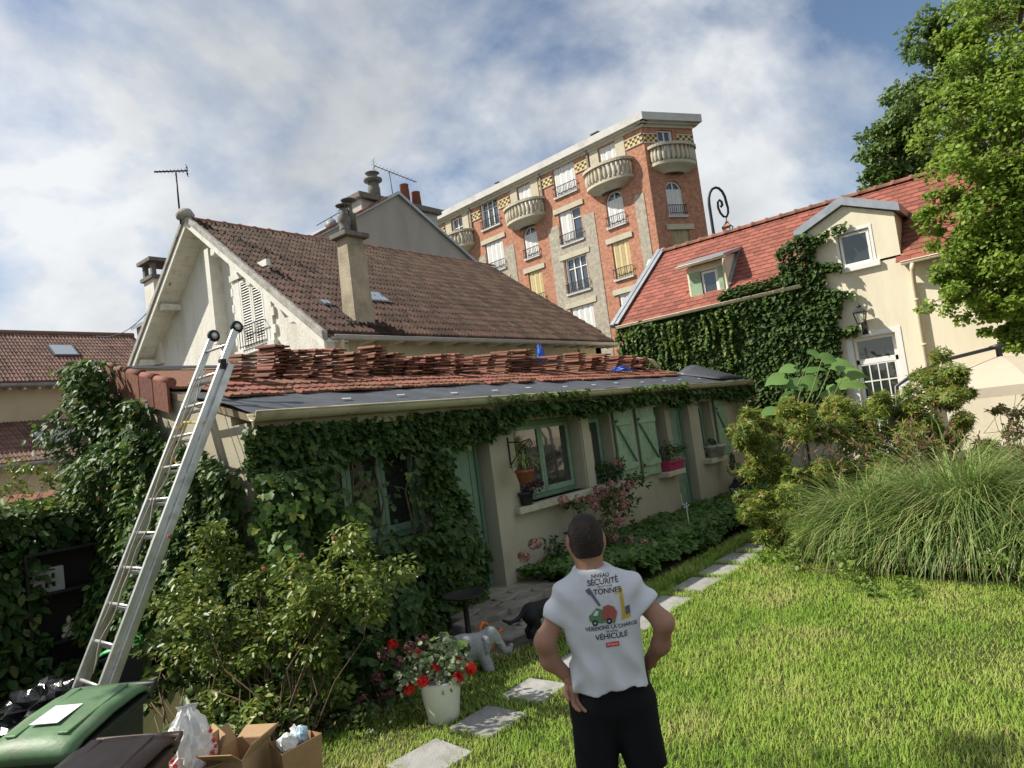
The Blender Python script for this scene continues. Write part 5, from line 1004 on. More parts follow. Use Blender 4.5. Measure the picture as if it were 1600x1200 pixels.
# pink hydrangea below the window
ph=shrub('hydrangea','tall pink flowered hydrangea growing below the casement window','shrub',(8.6,6.0,.0),sub([(9.5,5.95,1.0,.25),(9.8,5.9,.95,.22),(9.6,5.9,.7,.28),(9.2,6.0,.85,.2),(8.8,6.05,.9,.18),(8.5,6.0,.6,.25),(8.2,6.05,.5,.25),(8.0,6.1,.3,.2),(8.9,5.85,.45,.3),(9.4,5.8,.35,.3),(10.1,5.75,.3,.25)],3,.7,.6),26,.09,'oval',ivy_d,.009)
flower_heads(ph,'flower_head',[atd(*q) for q in ((935,765,10.9),(955,758,10.9),(970,775,10.8),(950,785,10.8),(975,790,10.9),(960,800,10.8),(930,790,10.6),(945,815,10.6),(980,762,11.1),(985,755,11.2),(968,815,10.6),(960,840,10.3),(985,845,10.3),(1005,850,10.2),(1018,852,10.2),(975,865,9.9),(880,782,10.2),(905,780,10.4),(835,850,9.4),(818,870,9.3),(945,770,10.8),(925,778,10.7))],.085,LEAF('dusty_pink',(.28,.09,.085),(.5,.25,.21),(.6,.4,.33),.7,.25),70,.034)
# ground cover bed
def cover():
    n=15000; x=7.35+7.2*rng.random(n); y=4.55+1.85*rng.random(n); k=(y>4.72+.05*np.sin(x*3)+.12*vnoise(x,0*x,1.2,2))&(y<6.4)&~((x<8.2)&(y<5.6-(x-7.3)*.9)); x,y=x[k],y[k]
    h=(.22+.13*vnoise(x,y,1.4,3))*np.clip((y-4.62)/.3,.25,1); z=h*(.35+.65*rng.random(len(x))**.4)+gz(x,y); P=np.stack([x,y,z],1); Nr=np.array([-.1,-.25,1.])+.45*rng.normal(size=P.shape); T=rng.normal(size=P.shape)
    tag(leaves('ground_cover_plants',P,Nr,T,.10*(.6+.6*rng.random(len(P))),'ivy',cover_l),'bed of lobed green ground cover leaves between the path and outbuilding','ground cover',kind='stuff')
cover()
# japanese maple
mcl=[pc(1195,690,10.6,.38),pc(1200,760,10.2,.4),pc(1230,810,10.0,.36),pc(1250,700,10.6,.45),pc(1300,650,10.9,.42),pc(1350,655,11.,.36),pc(1385,640,11.,.26),pc(1410,640,11.,.36),pc(1440,595,11.2,.36),pc(1475,610,11.2,.27),pc(1500,610,11.2,.2),pc(1330,700,10.5,.5),pc(1400,690,10.7,.46),pc(1270,760,10.2,.5),pc(1330,760,10.3,.45),pc(1470,670,11,.3),pc(1510,672,11,.26),pc(1420,730,10.7,.35),pc(1240,650,10.8,.3),pc(1215,830,9.9,.25),pc(1180,720,10.4,.25)]
shrub('japanese_maple','spreading japanese maple with green and bronze leaves beside the path','tree',(10.9,3.55,0),sub(mcl,7,.68,.5,.9),115,.098,'maple',maple_l,.012,.85)
# ornamental grass
og=thing('ornamental_grass','large fountain of arching ornamental grass on the right of the lawn','grass',(9.6,1.4,0)); ogm=LEAF('silver_green_blade',(.09,.17,.035),(.30,.40,.11),(.52,.45,.24),.5,.35); Vv=[];Ff=[];nb=0
for (cx,cy,n,L0) in ((9.7,2.35,4200,1.5),(9.45,1.3,4600,1.75),(9.7,.2,4200,1.8),(10.3,-.9,1500,1.8),(10.5,1.5,1300,2.0),(9.2,1.9,1500,1.2),(9.1,.7,1500,1.3)):
    a=rng.random(n)*2*math.pi; r0=.28*rng.random(n)**.5; L_=L0*(.55+.55*rng.random(n)); e=R_(40)+R_(48)*rng.random(n)**.7; d=np.stack([np.cos(a),np.sin(a)],1); pw=np.stack([-np.sin(a),np.cos(a)],1); K=7; w_=.0035+.004*rng.random(n)
    tt=np.linspace(0,1,K); pts=np.zeros((n,K,3)); ang_=e.copy(); pos=np.stack([cx+r0*np.cos(a*1.7),cy+r0*np.sin(a*1.7),np.zeros(n)],1); bend=(.14+.34*rng.random(n)); tw=rng.normal(size=n)*.12
    for i in range(K):
        pts[:,i]=pos; stp=L_/(K-1); pos=pos+np.stack([d[:,0]*np.cos(ang_)*stp,d[:,1]*np.cos(ang_)*stp,np.sin(ang_)*stp],1); ang_=ang_-bend*(.7+.9*tt[i]*2); a2_=a+tw*(i+1); d=np.stack([np.cos(a2_),np.sin(a2_)],1)
    pts[:,:,2]=np.maximum(pts[:,:,2],.02); wd=(w_[:,None]*np.array([.7,1,1,1,.9,.6,.15])[None])[:,:,None]*np.concatenate([pw,np.zeros((n,1))],1)[:,None,:]
    V_=np.stack([pts-wd,pts+wd],2).reshape(n,K*2,3); i0=(np.arange(n)*K*2)[:,None]+nb; base=np.array([[2*i,2*i+1,2*i+3,2*i+2] for i in range(K-1)]); Ff.append((i0[:,:,None]+base[None]).reshape(-1,4)); Vv.append(V_.reshape(-1,3)); nb+=n*K*2
mobj('blades',np_mesh('blades',np.concatenate(Vv),np.concatenate(Ff),ogm),og)
plume=LEAF('bronze_plume',(.13,.08,.04),(.26,.17,.09),None,.7,.3); fp=[];ft=[];sp_=[]
for k in range(34):
    c=vec([(9.8,2.5,0),(9.7,1.8,0),(10.2,1.2,0),(10.6,.4,0)][k%4]); a=R_(100)+rng.normal()*1.3; L_=1.5+.45*rng.random(); d=np.array([math.cos(a),math.sin(a),0]); lean=.25+.35*rng.random(); path=[c+rng.normal(size=3)*np.array([.02,.02,0])+d*lean*L_*t*t+np.array([0,0,L_*t*(1-.12*t)]) for t in np.linspace(0,1,7)]; sp_.append(path)
    tip=path[-1]-path[-2]
    for i in range(16): q=path[-2]+(path[-1]-path[-2])*rng.random()*1.1; fp.append(q); ft.append(unit(tip)+.2*rng.normal(size=3))
leaves('plumes',np.array(fp),rng.normal(size=(len(fp),3)),np.array(ft),.085*(.7+.5*rng.random(len(fp))),'slim',plume,og); stems('flower_stalks',sp_,.005,plume,og,4)
shrub('low_shrub','small bright green low plants at the foot of the ornamental grass','shrub',(9.0,2.9,0),sub([(8.8,3.0,.1,.25),(8.4,2.4,.1,.22),(9.1,3.2,.12,.2),(8.1,1.6,.08,.2),(8.1,.9,.08,.2),(9.4,3.3,.12,.2)],4,.9,.6),40,.05,'round',LEAF('lime_leaf',(.10,.17,.03),(.2,.28,.05),None,.5,.35),.004)
# paulownia beside the cream house
pa=thing('paulownia_sapling','young large leaved sapling between the outbuilding and the cream house','tree',(14.4,5.5,.3)); bp_=[];bn=[];bt=[];bs=[]
for px,py,s_,a in ((1275,600,.5,1.9),(1310,600,.5,-.2),(1240,575,.42,2.0),(1225,590,.5,2.6),(1260,580,.55,1.2),(1300,570,.55,.2),(1320,585,.5,-.3),(1245,620,.5,2.9),(1290,610,.5,-.8),(1270,555,.4,1.5),(1215,640,.5,3.1),(1330,600,.45,0),(1285,560,.4,.8),(1250,600,.45,2.2),(1200,660,.45,3.3),(1305,640,.4,-.5),(1235,660,.45,2.5)):
    p=atd(px,py,14.3+.5*rng.normal()); bp_.append(p); bn.append(np.array([-.55,-.45,.75])+.2*rng.normal(size=3)); d=CR[:,0]*math.cos(a)-CR[:,1]*math.sin(a)*.5; bt.append(d+np.array([0,0,-.35])); bs.append(s_*.82)
leaves('large_leaves',np.array(bp_),np.array(bn),np.array(bt),np.array(bs),'heart',big_l,pa); stems('branches',[wpath((14.4,5.5,.2),p,5,.06) for p in bp_],.03,MAT('green_stem',(.16,.2,.07),.7,.2,8),pa)
# near tree on the right
def tree(name,label,base,trunk_top,cl,n,spread,rf,per,size,shape,mat,tr=.22):
    t=thing(name,label,'tree',tuple(base)); b=MB(); b.tube(wpath(base,trunk_top,6,.08),[tr*(1-.5*i/5) for i in range(6)],10); b.build('trunk',barkm,t); tt=vec(trunk_top); bs_=vec(base)
    stems('limbs',[wpath(bs_+(tt-bs_)*(.45+.55*rng.random()),c[:3],6,.12) for c in cl],tr*.38,barkm,t); C_=sub(cl,n,spread,rf,.7); stems('twigs',[wpath(cl[i//n][:3],c[:3],4,.05) for i,c in enumerate(C_)],.018,barkm,t,4)
    P,d=cloud(np.array([c[:3] for c in C_]),[c[3] for c in C_],per,.75); Nr=d*.3+np.array([-.25,.1,.8])+.6*rng.normal(size=P.shape); T=d+np.array([0,0,-.5])+.5*rng.normal(size=P.shape); leaves('foliage',P,Nr,T,size*(.65+.6*rng.random(len(P))),shape,mat,t); return t
TB=atd(1760,640,14.0)
tree('garden_tree','tall bright green leafy tree in front of the cream house at right',(TB[0],TB[1],.3),(TB[0]-.2,TB[1]+.2,7.5),
 [pc(px,py,D,r) for px,py,D,r in ((1560,30,14,.8),(1600,-40,14,.9),(1540,110,13.8,.65),(1600,90,13.5,.9),(1530,190,13.6,.65),(1590,190,13.2,.85),(1530,270,13.4,.6),(1590,280,13,.8),(1540,340,13.3,.55),(1600,360,13,.75),(1530,420,13.3,.45),(1585,430,13,.6),(1515,455,13.3,.4),(1560,480,13.2,.4),(1660,100,13.2,1),(1660,250,13,1),(1670,380,13,.9),(1660,-60,13.6,1),(1610,480,13.2,.45),(1730,150,13,1),(1730,320,13,1),(1560,-50,14,.7),(1490,440,13.4,.22),(1580,520,13.3,.25),(1595,535,13.2,.25),(1500,60,14.2,.35),(1505,150,13.9,.35),(1490,230,13.7,.3),(1495,310,13.5,.35),(1500,380,13.4,.35),(1555,250,13.2,.6),(1560,380,13.1,.6),(1570,130,13.4,.7),(1630,180,13,.9),(1630,320,13,.9),(1620,430,13.1,.6))],15,.7,.46,105,.074,'round',tree_l)
TB=atd(1500,560,29)
tree('street_tree','darker green tree showing above the red roof ridge',(TB[0],TB[1],0),(TB[0],TB[1],9),
 [pc(px,py,D,r) for px,py,D,r in ((1450,80,29,1.1),(1490,110,29,1.3),(1440,160,29,1.2),(1480,200,29,1.5),(1410,190,29,1.0),(1400,245,29,1.1),(1440,250,29,1.4),(1385,275,29,.8),(1490,270,29,1.5),(1520,150,29,1.5),(1470,60,29,.7),(1395,215,29,.7),(1370,290,29,.6),(1540,230,29,1.6),(1430,300,29,1.2),(1500,40,29,1.2),(1390,290,29.5,.7),(1460,130,29,1.2),(1420,220,29,1.1))],12,.72,.45,85,.17,'ivy',tree_d,.3)
# leaf sprays at the frame edges
shrub('apple_sapling','thin leafy fruit tree branch at the left edge above the hedge','tree',(1.2,10.6,0),sub([pc(15,735,10.6,.25),pc(40,755,10.6,.25),pc(60,735,10.7,.18),pc(10,775,10.6,.25),pc(75,750,10.8,.14)],4,.8,.5),22,.085,'oval',rose_l,.014)
shrub('variegated_shrub','pale leaved climbing shrub at the right edge in front of the parasol','shrub',(12.9,1.1,.2),sub([pc(1590,640,13,.3),pc(1575,670,13,.28),pc(1600,690,13,.3),pc(1560,640,13.2,.16),pc(1600,610,13,.25)],4,.8,.5),40,.085,'oval',LEAF('variegated_leaf',(.18,.24,.08),(.42,.42,.26),None,.5,.35),.012)
# tree just outside the frame on the left, shading the man and the bins
tree('boundary_tree','leafy tree just outside the left edge whose shade falls across the man',(-1.2,6.4,0),(-.7,6.1,4.6),[(-.5,5.9,6.2,.8),(-.1,5.5,5.9,.65),(-1.0,6.4,6.3,.8),(-.6,5.4,6.6,.7),(-.3,6.2,6.6,.7),(-1.2,5.8,5.9,.7),(-.6,5.9,5.5,.7),(.05,5.7,6.5,.5)],9,.65,.45,60,.1,'oval',tree_d,.14)
# ================================================================ rounded bodies from distance fields
def sdf_eval(prims,P,k):
    d=None
    for p in prims:
        if p[0]=='c':
            a,b=vec(p[1]),vec(p[3]); ab_=b-a; t=np.clip(((P-a)@ab_)/(ab_@ab_+1e-12),0,1); q=np.linalg.norm(P-(a+t[:,None]*ab_),axis=1)-(p[2]+(p[4]-p[2])*t)
        elif p[0]=='f': q=p[5](P)
        else:
            L_=P-vec(p[1]); 
            if len(p)>3: L_=L_@np.array(p[3])
            r=vec(p[2]); q=(np.linalg.norm(L_/r,axis=1)-1)*r.min()
        if d is None: d=q
        else:
            h=np.clip(.5+.5*(d-q)/k,0,1); d=d*(1-h)+q*h-k*h*(1-h)
    return d
def sdf_arrays(prims,k,res,disp=None,clip=None):
    lo=np.min([np.minimum(vec(p[1])-np.max(p[2]),vec(p[3])-p[4] if p[0]!='e' else vec(p[1])-np.max(p[2])) for p in prims],0)-3*res-.02
    hi=np.max([np.maximum(vec(p[1])+np.max(p[2]),vec(p[3])+p[4] if p[0]!='e' else vec(p[1])+np.max(p[2])) for p in prims],0)+3*res+.02
    n=np.ceil((hi-lo)/res).astype(int)+1; g=[lo[i]+res*np.arange(n[i]) for i in range(3)]
    G=np.stack(np.meshgrid(*g,indexing='ij'),-1); P=G.reshape(-1,3); d=sdf_eval(prims,P,k)
    if disp is not None: d=d+disp(P)
    if clip is not None: d=np.maximum(d,clip(P))
    v=d.reshape(n); ins=v<0; c=[v[i:n[0]-1+i,j:n[1]-1+j,l:n[2]-1+l] for i in (0,1) for j in (0,1) for l in (0,1)]; ci=[x<0 for x in c]
    mix=np.any(ci,0)&~np.all(ci,0); idx=-np.ones(mix.shape,int); idx[mix]=np.arange(mix.sum()); cm=[x[mix] for x in c]; off=np.array([(i,j,l) for i in (0,1) for j in (0,1) for l in (0,1)],float)
    s=np.zeros((mix.sum(),3)); w_=np.zeros(mix.sum())
    for a in range(8):
        for b in range(a+1,8):
            if np.abs(off[a]-off[b]).sum()!=1: continue
            m=(cm[a]<0)!=(cm[b]<0); t=cm[a][m]/(cm[a][m]-cm[b][m]); s[m]+=off[a]+t[:,None]*(off[b]-off[a]); w_[m]+=1
    V_=lo+res*(np.argwhere(mix)+s/w_[:,None]); F=[]
    for ax in range(3):
        A=[slice(None)]*3; B=[slice(None)]*3; A[ax]=slice(0,-1); B[ax]=slice(1,None); ch=ins[tuple(A)]!=ins[tuple(B)]; E=np.argwhere(ch); u,w2=[(1,2),(2,0),(0,1)][ax]
        ok=(E[:,u]>0)&(E[:,w2]>0)&(E[:,u]<n[u]-1)&(E[:,w2]<n[w2]-1); E=E[ok]; du=np.eye(3,dtype=int)[u]; dw=np.eye(3,dtype=int)[w2]; q=[E-du-dw,E-dw,E,E-du]; f=np.stack([idx[tuple(x.T)] for x in q],1)
        fl=ins[tuple(A)][tuple(E.T)]; f[~fl]=f[~fl][:,::-1]; F.append(f)
    return V_,np.concatenate(F)
def sdf_obj(name,prims,k,res,mat,parent=None,M=None,disp=None,clip=None,extra=()):
    V_,F=sdf_arrays(prims,k,res,disp,clip)
    for e in extra: v2,f2=sdf_arrays(*e); F=np.concatenate([F,f2+len(V_)]); V_=np.concatenate([V_,v2])
    if M is not None: A=np.array(M); V_=V_@A[:3,:3].T+A[:3,3]
    return mobj(name,np_mesh(name,V_,F,mat,True),parent)
def frame(loc,rz): return Matrix.Translation(Vector(loc))@Matrix.Rotation(rz,4,'Z')
# ================================================================ ladder
alu=MAT('worn_aluminium',(.62,.62,.60),.38,.1,6,metal=.75,stain=(.42,.41,.38),stsc=5); rub=MAT('black_rubber',(.02,.02,.02),.7,.1,5); ropem=MAT('beige_rope',(.34,.31,.22),.8,.25,30)
YL,YR=7.34,6.74; a=ony(338,530,YL); c=ony(125,1085,YL); dirL=unit(a-c); topX,topZ=a[0],a[2]; foot=c+dirL*((-.4-c[2])/dirL[2])
ld=thing('extension_ladder','aluminium extension ladder with wheels leaning against the outbuilding end wall','ladder',(foot[0],(YL+YR)/2,-.4))
nv_=unit(np.cross(dirL,(0,1,0))); nv_=nv_ if nv_[0]<0 else -nv_
LT=np.linalg.norm(a-foot)
def rail(name,y,s0,s1,off): 
    b=MB(); p=foot+dirL*s0+nv_*off; q=foot+dirL*s1+nv_*off; p[1]=q[1]=y; b.obox((p+q)/2,(q-p)/2,np.array([0,.02,0]),nv_*.034); o=b.build(name,alu,ld,bevel=.004); return o
rail('rail',YL,.02,LT-.42,.0); rail('rail',YR,.02,LT-.42,.0); rail('fly_rail',YL-.04,.35,LT,.066); rail('fly_rail',YR+.04,.35,LT,.066)
for k in range(13):
    s=.25+k*.335
    if s<LT-.5: b=MB(); p=foot+dirL*s; b.tube([(p[0],YL,p[2]),(p[0],YR,p[2])],.019,8); b.build('rung',alu,ld)
    s+=.03; p=foot+dirL*s+nv_*.066
    if .4<s<LT-.05: b=MB(); b.tube([(p[0],YL-.04,p[2]),(p[0],YR+.04,p[2])],.015,8); b.build('rung',alu,ld)
for y in (YL-.075,YR+.02):
    p=foot+dirL*LT+nv_*.06; M=Matrix.Translation((p[0],y,p[2]))@Matrix.Rotation(R_(-90),4,'X'); b=MB(); b.lathe([(.02,0),(.055,.0),(.068,.012),(.068,.038),(.055,.05),(.02,.05)],(0,0,0),18); o=b.build('wheel',rub,ld); o.matrix_basis=M; h=MB(); h.lathe([(.0,-.004),(.035,-.004),(.035,.054),(0,.054)],(0,0,0),14); q=h.build('hub',alu,o); q.matrix_basis=M
for y in (YL,YR): p=foot; b=MB(); b.box(p[0]-.05,p[0]+.05,y-.03,y+.03,-.4,-.33); b.build('rubber_foot',rub,ld,bevel=.01)
p=foot+dirL*(LT-.45)+nv_*.07; b=MB(); b.box(p[0]-.03,p[0]+.03,YR-.0,YR+.05,p[2]-.05,p[2]+.05); b.build('lock_hook',rub,ld)
b=MB(); ym=(YL+YR)/2; b.tube([tuple((foot+dirL*(LT-.5-.09*k)+nv_*(.12+.012*math.sin(k*1.3)))*np.array([1,0,1])+np.array([0,ym-.06+.03*math.sin(k*.9),0])) for k in range(34)],.007,6); b.tube([tuple((foot+dirL*(LT-.5-.09*k)+nv_*(.13))*np.array([1,0,1])+np.array([0,ym+.05+.02*math.sin(k*.7),0])) for k in range(30)],.007,6); b.build('rope',ropem,ld)
st_=MAT('yellow_strap',(.5,.36,.06),.6,.15,9); b=MB(); p=foot+dirL*(LT-1.1); b.tube([(p[0]-.02,YL+.0,p[2]),(p[0]-.16,YL-.05,p[2]-.25),(p[0]-.12,ym,p[2]-.5),(p[0]-.14,YR+.05,p[2]-.3),(p[0]-.02,YR,p[2]+.02),(p[0]-.1,ym,p[2]+.06),(p[0]-.02,YL,p[2])],.014,6); b.build('strap',st_,ld)
# ================================================================ bins
blk=MAT('black_green_plastic',(.016,.022,.018),.5,.15,6)
def bin_(name,label,loc,rz,h,lidm,bodym,w=.48,d=.55,sticker=False,grid=False):
    F=frame(loc,rz); t=thing(name,label,'bin',loc,rz); ll=lambda mb,n,m,par=t,bev=0: (lambda o:(setattr(o,'matrix_basis',F),o)[1])((lambda o:(attach(o,par),o)[1])(mb.build(n,m,None,bevel=bev)))
    b=MB(); lo=[(-w*.38,-d*.36,.06),(w*.38,-d*.36,.06),(w*.38,d*.40,.06),(-w*.38,d*.40,.06)]; hi=[(-w*.48,-d*.5,h-.1),(w*.48,-d*.5,h-.1),(w*.48,d*.5,h-.02),(-w*.48,d*.5,h-.02)]; b.add(lo+hi,[(0,3,2,1),(4,5,6,7)]+[(i,(i+1)%4,4+(i+1)%4,4+i) for i in range(4)]); ll(b,'body',bodym,bev=.02)
    b=MB(); b.extrude([(-w*.52,-d*.54,h-.13),(-w*.52,d*.53,h-.05),(-w*.52,d*.53,h-.005),(-w*.52,-d*.54,h-.085)],(w*1.04,0,0)); ll(b,'rim',bodym,bev=.012)
    n=8; P=[]
    for j,(yy,up) in enumerate(((-d*.58,-.085),(-d*.56,-.05),(-d*.4,-.01),(0,.035),(d*.35,.055),(d*.5,.05),(d*.55,.02))):
        for i in range(n+1): x=-w*.53+w*1.06*i/n; P.append((x,yy,h+up-.018+.03*(1-(2*i/n-1)**4)*(0 if j in (0,6) else 1)))
    b=MB(); b.add(P,[(j*(n+1)+i,j*(n+1)+i+1,(j+1)*(n+1)+i+1,(j+1)*(n+1)+i) for j in range(6) for i in range(n)],True); lid=ll(b,'lid',lidm); q=lid.modifiers.new('s','SOLIDIFY'); q.thickness=.02
    for sx in (-.3,.3): b=MB(); b.extrude([(sx*w-.03,-d*.42,h-.005),(sx*w+.03,-d*.42,h-.005),(sx*w+.03,d*.42,h+.062),(sx*w-.03,d*.42,h+.062)],(0,0,.014)); ll(b,'lid_ridge',lidm,lid,.006)
    if sticker: b=MB(); b.extrude([(-.1,-.16,h+.0285),(.06,-.16,h+.0285),(.06,.02,h+.052),(-.1,.02,h+.052)],(0,0,.003)); ll(b,'paper_label',MAT('paper_white',(.75,.75,.72),.7,.05,9),lid)
    b=MB(); b.tube([(-w*.5,d*.5,h-.03),(-w*.5,d*.66,h+.02),(w*.5,d*.66,h+.02),(w*.5,d*.5,h-.03)],.018,8); ll(b,'handle',bodym)
    for sx in (-1,1): b=MB(); b.tube([(sx*w*.44,d*.44,.1),(sx*w*.52,d*.44,.1)],.1,16); ll(b,'wheel',rub)
    return t
bin_('wheelie_bin','dark wheelie bin with a dull green lid and paper label at lower left',(1.27,4.36,0),R_(33-90),1.0,MAT('faded_green_lid',(.085,.17,.075),.5,.2,7,stain=(.14,.17,.11),stsc=6,bump=.1),blk,sticker=True)
q=ony(216,1003,8.45); bin_('wheelie_bin','wheelie bin with a bright green lid standing behind the ladder',(q[0],8.45,-.4),R_(-140),q[2]+.42,MAT('bright_green_lid',(.03,.36,.08),.4,.1,4),blk,w=.55)
brn=MAT('brown_plastic',(.075,.045,.035),.5,.25,7,stain=(.11,.085,.07),stsc=5); bb_=bin_('wheelie_bin','low brown plastic bin with a ribbed lid at the bottom left edge',(1.12,3.6,0),R_(33-90),.93,brn,brn,w=.44,d=.46)
# rubbish by the bins
q=ony(80,1085,7.4); b=MB(); b.box(-.33,.33,-.2,.2,0,.62); o=b.build('storage_box',MAT('beige_board',(.45,.38,.28),.7,.1,4)); o.matrix_basis=frame((q[0],7.55,-.4),.1); tag(o,'beige box half covered by a black plastic sack','box')
P,F=crumple((q[0]-.02,7.5,.3),.33,8,1.15,.9,.55,16); tag(MB().add(P,F,False).build('black_sack',MAT('black_plastic_film',(.012,.012,.014),.22,.2,9,bump=.6,bsc=14,spec=.7)),'crumpled black plastic sack draped over a beige box','sack')
card=MAT('brown_cardboard',(.36,.24,.13),.85,.1,6,bump=.1); 
def carton(label,loc,rz,w,d,h,fl):
    F=frame(loc,rz); t=thing('cardboard_box',label,'cardboard box',loc,rz); T=.006
    for nm,(x0,x1,y0,y1) in (('side',(-w,w,-d,-d+T)),('side',(-w,w,d-T,d)),('side',(-w,-w+T,-d+T,d-T)),('side',(w-T,w,-d+T,d-T))): b=MB(); b.box(x0,x1,y0,y1,0,h); o=b.build(nm,card); attach(o,t); o.matrix_basis=F
    b=MB(); b.box(-w+T,w-T,-d+T,d-T,0,T); o=b.build('base',card); attach(o,t); o.matrix_basis=F
    for i,(ax,ay) in enumerate(((0,-1),(0,1),(-1,0),(1,0))):
        a_=fl[i]; L_=min(w,d)*.95; u=np.array([ax*math.cos(a_),ay*math.cos(a_),math.sin(a_)])*L_; e=np.array([ay*w*.97,ax*d*.97,0]) if ax==0 else np.array([0,d*.97,0]); e=np.array([w*.97,0,0]) if ax==0 else np.array([0,d*.97,0]); c0=np.array([ax*w,ay*d,h]); b=MB(); nn=np.cross(unit(u),unit(e))*T/2; b.obox(c0+u/2,u/2,e,nn); o=b.build('flap',card); attach(o,t); o.matrix_basis=F
    return t
carton('open brown cardboard box right of the white carrier bag',(2.31,4.66,0),.5,.17,.13,.33,(.9,1.1,.7,.3))
carton('brown cardboard box behind the white carrier bag',(2.04,4.9,0),-.2,.19,.16,.3,(.2,.6,.3,1.2))
film=MAT('white_carrier_film',(.78,.78,.77),.35,.05,7,bump=.5,bsc=16,spec=.5,trans=.2); redp=MAT('red_print',(.6,.05,.06),.5,.1,6)
rt_=np.array([.637,-.77,0])
def bag(label,loc,w,h,seed,handles=True):
    t=thing('carrier_bag',label,'bag',tuple(loc)); n=18; P=[]
    prof=[(.5,0),(.85,.03),(.98,.1),(1.,.2),(1.,.3),(.98,.4),(.94,.5),(.88,.6),(.8,.7),(.68,.79),(.5,.88),(.34,.95),(.22,1.)]
    for r,z in prof:
        for j in range(24):
            a_=2*math.pi*j/24; k=1+.2*math.sin(a_*5+seed+z*5)*z+.1*math.sin(a_*9+z*14+seed)+.05*math.sin(a_*13-z*31)+.15*(float(vnoise(math.cos(a_)*2+seed,math.sin(a_)*2+z*3,1.6,seed))-.5); P.append((loc[0]+w*r*k*math.cos(a_),loc[1]+w*.75*r*k*math.sin(a_),loc[2]+h*z+.02*math.sin(a_*5+seed)*z))
    b=MB(); b.add(P,[(i*24+j,i*24+(j+1)%24,(i+1)*24+(j+1)%24,(i+1)*24+j) for i in range(len(prof)-1) for j in range(24)],False); o=b.build('body',film,t)
    if handles:
        for s in (-1,1):
            b=MB(); q0=vec((loc[0]+s*w*.12,loc[1],loc[2]+h*.96)); b.add([q0+rt_*a_+np.array([0,.012*math.sin(9*a_+z*7),h*z]) for z in (0,.04,.08,.12) for a_ in (s*(.0+.1*z)-.02-.12*z,s*.1*z-.005,s*.1*z+.02+.05*z,s*.1*z+.035+.22*z*(1 if s>0 else .6))],[(r*4+c,r*4+c+1,r*4+c+5,r*4+c+4) for r in range(3) for c in range(3)],False); q=b.build('handle',film,t); q.modifiers.new('s','SOLIDIFY').thickness=.004
    return t,P
bt_,BP=bag('knotted white plastic carrier bag with red dots beside the bins',(2.05,4.8,.26),.155,.40,3)
tcam=unit(np.array([-2.2,-5.0,0]))
for k,(a_,z) in enumerate(((3.6,.55),(3.75,.4),(3.85,.3),(4.0,.2),(5.35,.62),(5.45,.45),(5.5,.35),(5.3,.28),(3.5,.3),(5.4,.2))):
    r=.178*(1 if z<.5 else .95)*1.08; c_=(2.05+.92*r*math.cos(a_)*1.0,4.8+.92*r*.75*math.sin(a_),.26+.40*z); P,F=crumple(c_,.014,k,1,1,1,5); MB().add(P,F).build('printed_dot',redp,bt_)
b2,_=bag('flat white plastic bag with red lettering before the paper bag',(2.33,4.28,.0),.14,.22,9,False)
kraft=MAT('kraft_paper',(.33,.2,.1),.8,.12,7,bump=.3,bsc=15); pb_=thing('paper_bag','brown paper bag full of rubbish at the foot of the rose bush','bag',(2.56,4.43,0)); b=MB(); b.add([(x-.22,y-.12,z) for x,y,z in [(2.66,4.47,0),(2.9,4.42,0),(2.94,4.6,0),(2.7,4.65,0),(2.65,4.46,.3),(2.92,4.4,.34),(2.95,4.62,.31),(2.68,4.67,.33)]],[(0,1,5,4),(1,2,6,5),(2,3,7,6),(3,0,4,7)]); o=b.build('bag',kraft,pb_); o.modifiers.new('s','SOLIDIFY').thickness=.004
for k,(x,y,z,r,mt) in enumerate(((2.74,4.53,.33,.06,film),(2.83,4.5,.35,.045,MAT('pale_blue_plastic',(.35,.5,.6),.4,.1,6)),(2.85,4.58,.32,.06,film))): P,F=crumple((x-.22,y-.12,z),r,k+11,1,1,1.1,8); MB().add(P,F).build('rubbish',mt,pb_)
def text_obj(name,txt,size,mat,fn,parent,align='CENTER',shear=0):
    cu=bpy.data.curves.new(name,'FONT'); cu.body=txt; cu.size=size; cu.align_x=align; cu.shear=shear; cu.offset=size*.012; o=bpy.data.objects.new(name,cu); COL.objects.link(o); dg=bpy.context.evaluated_depsgraph_get(); dg.update(); me=bpy.data.meshes.new_from_object(o.evaluated_get(dg)); bpy.data.objects.remove(o); bpy.data.curves.remove(cu)
    for v in me.vertices: v.co=Vector(fn(v.co.x,v.co.y))
    me.materials.clear(); me.materials.append(mat); return mobj(name,me,parent)
rt=np.array([.637,-.77,0]); fw=np.array([.77,.637,0])
text_obj('bag_lettering','SHOP',.07,redp,lambda u,v:tuple(vec((2.33,4.28,.12))+rt*u-fw*(.15-.8*u*u)+np.array([0,0,v])),b2)
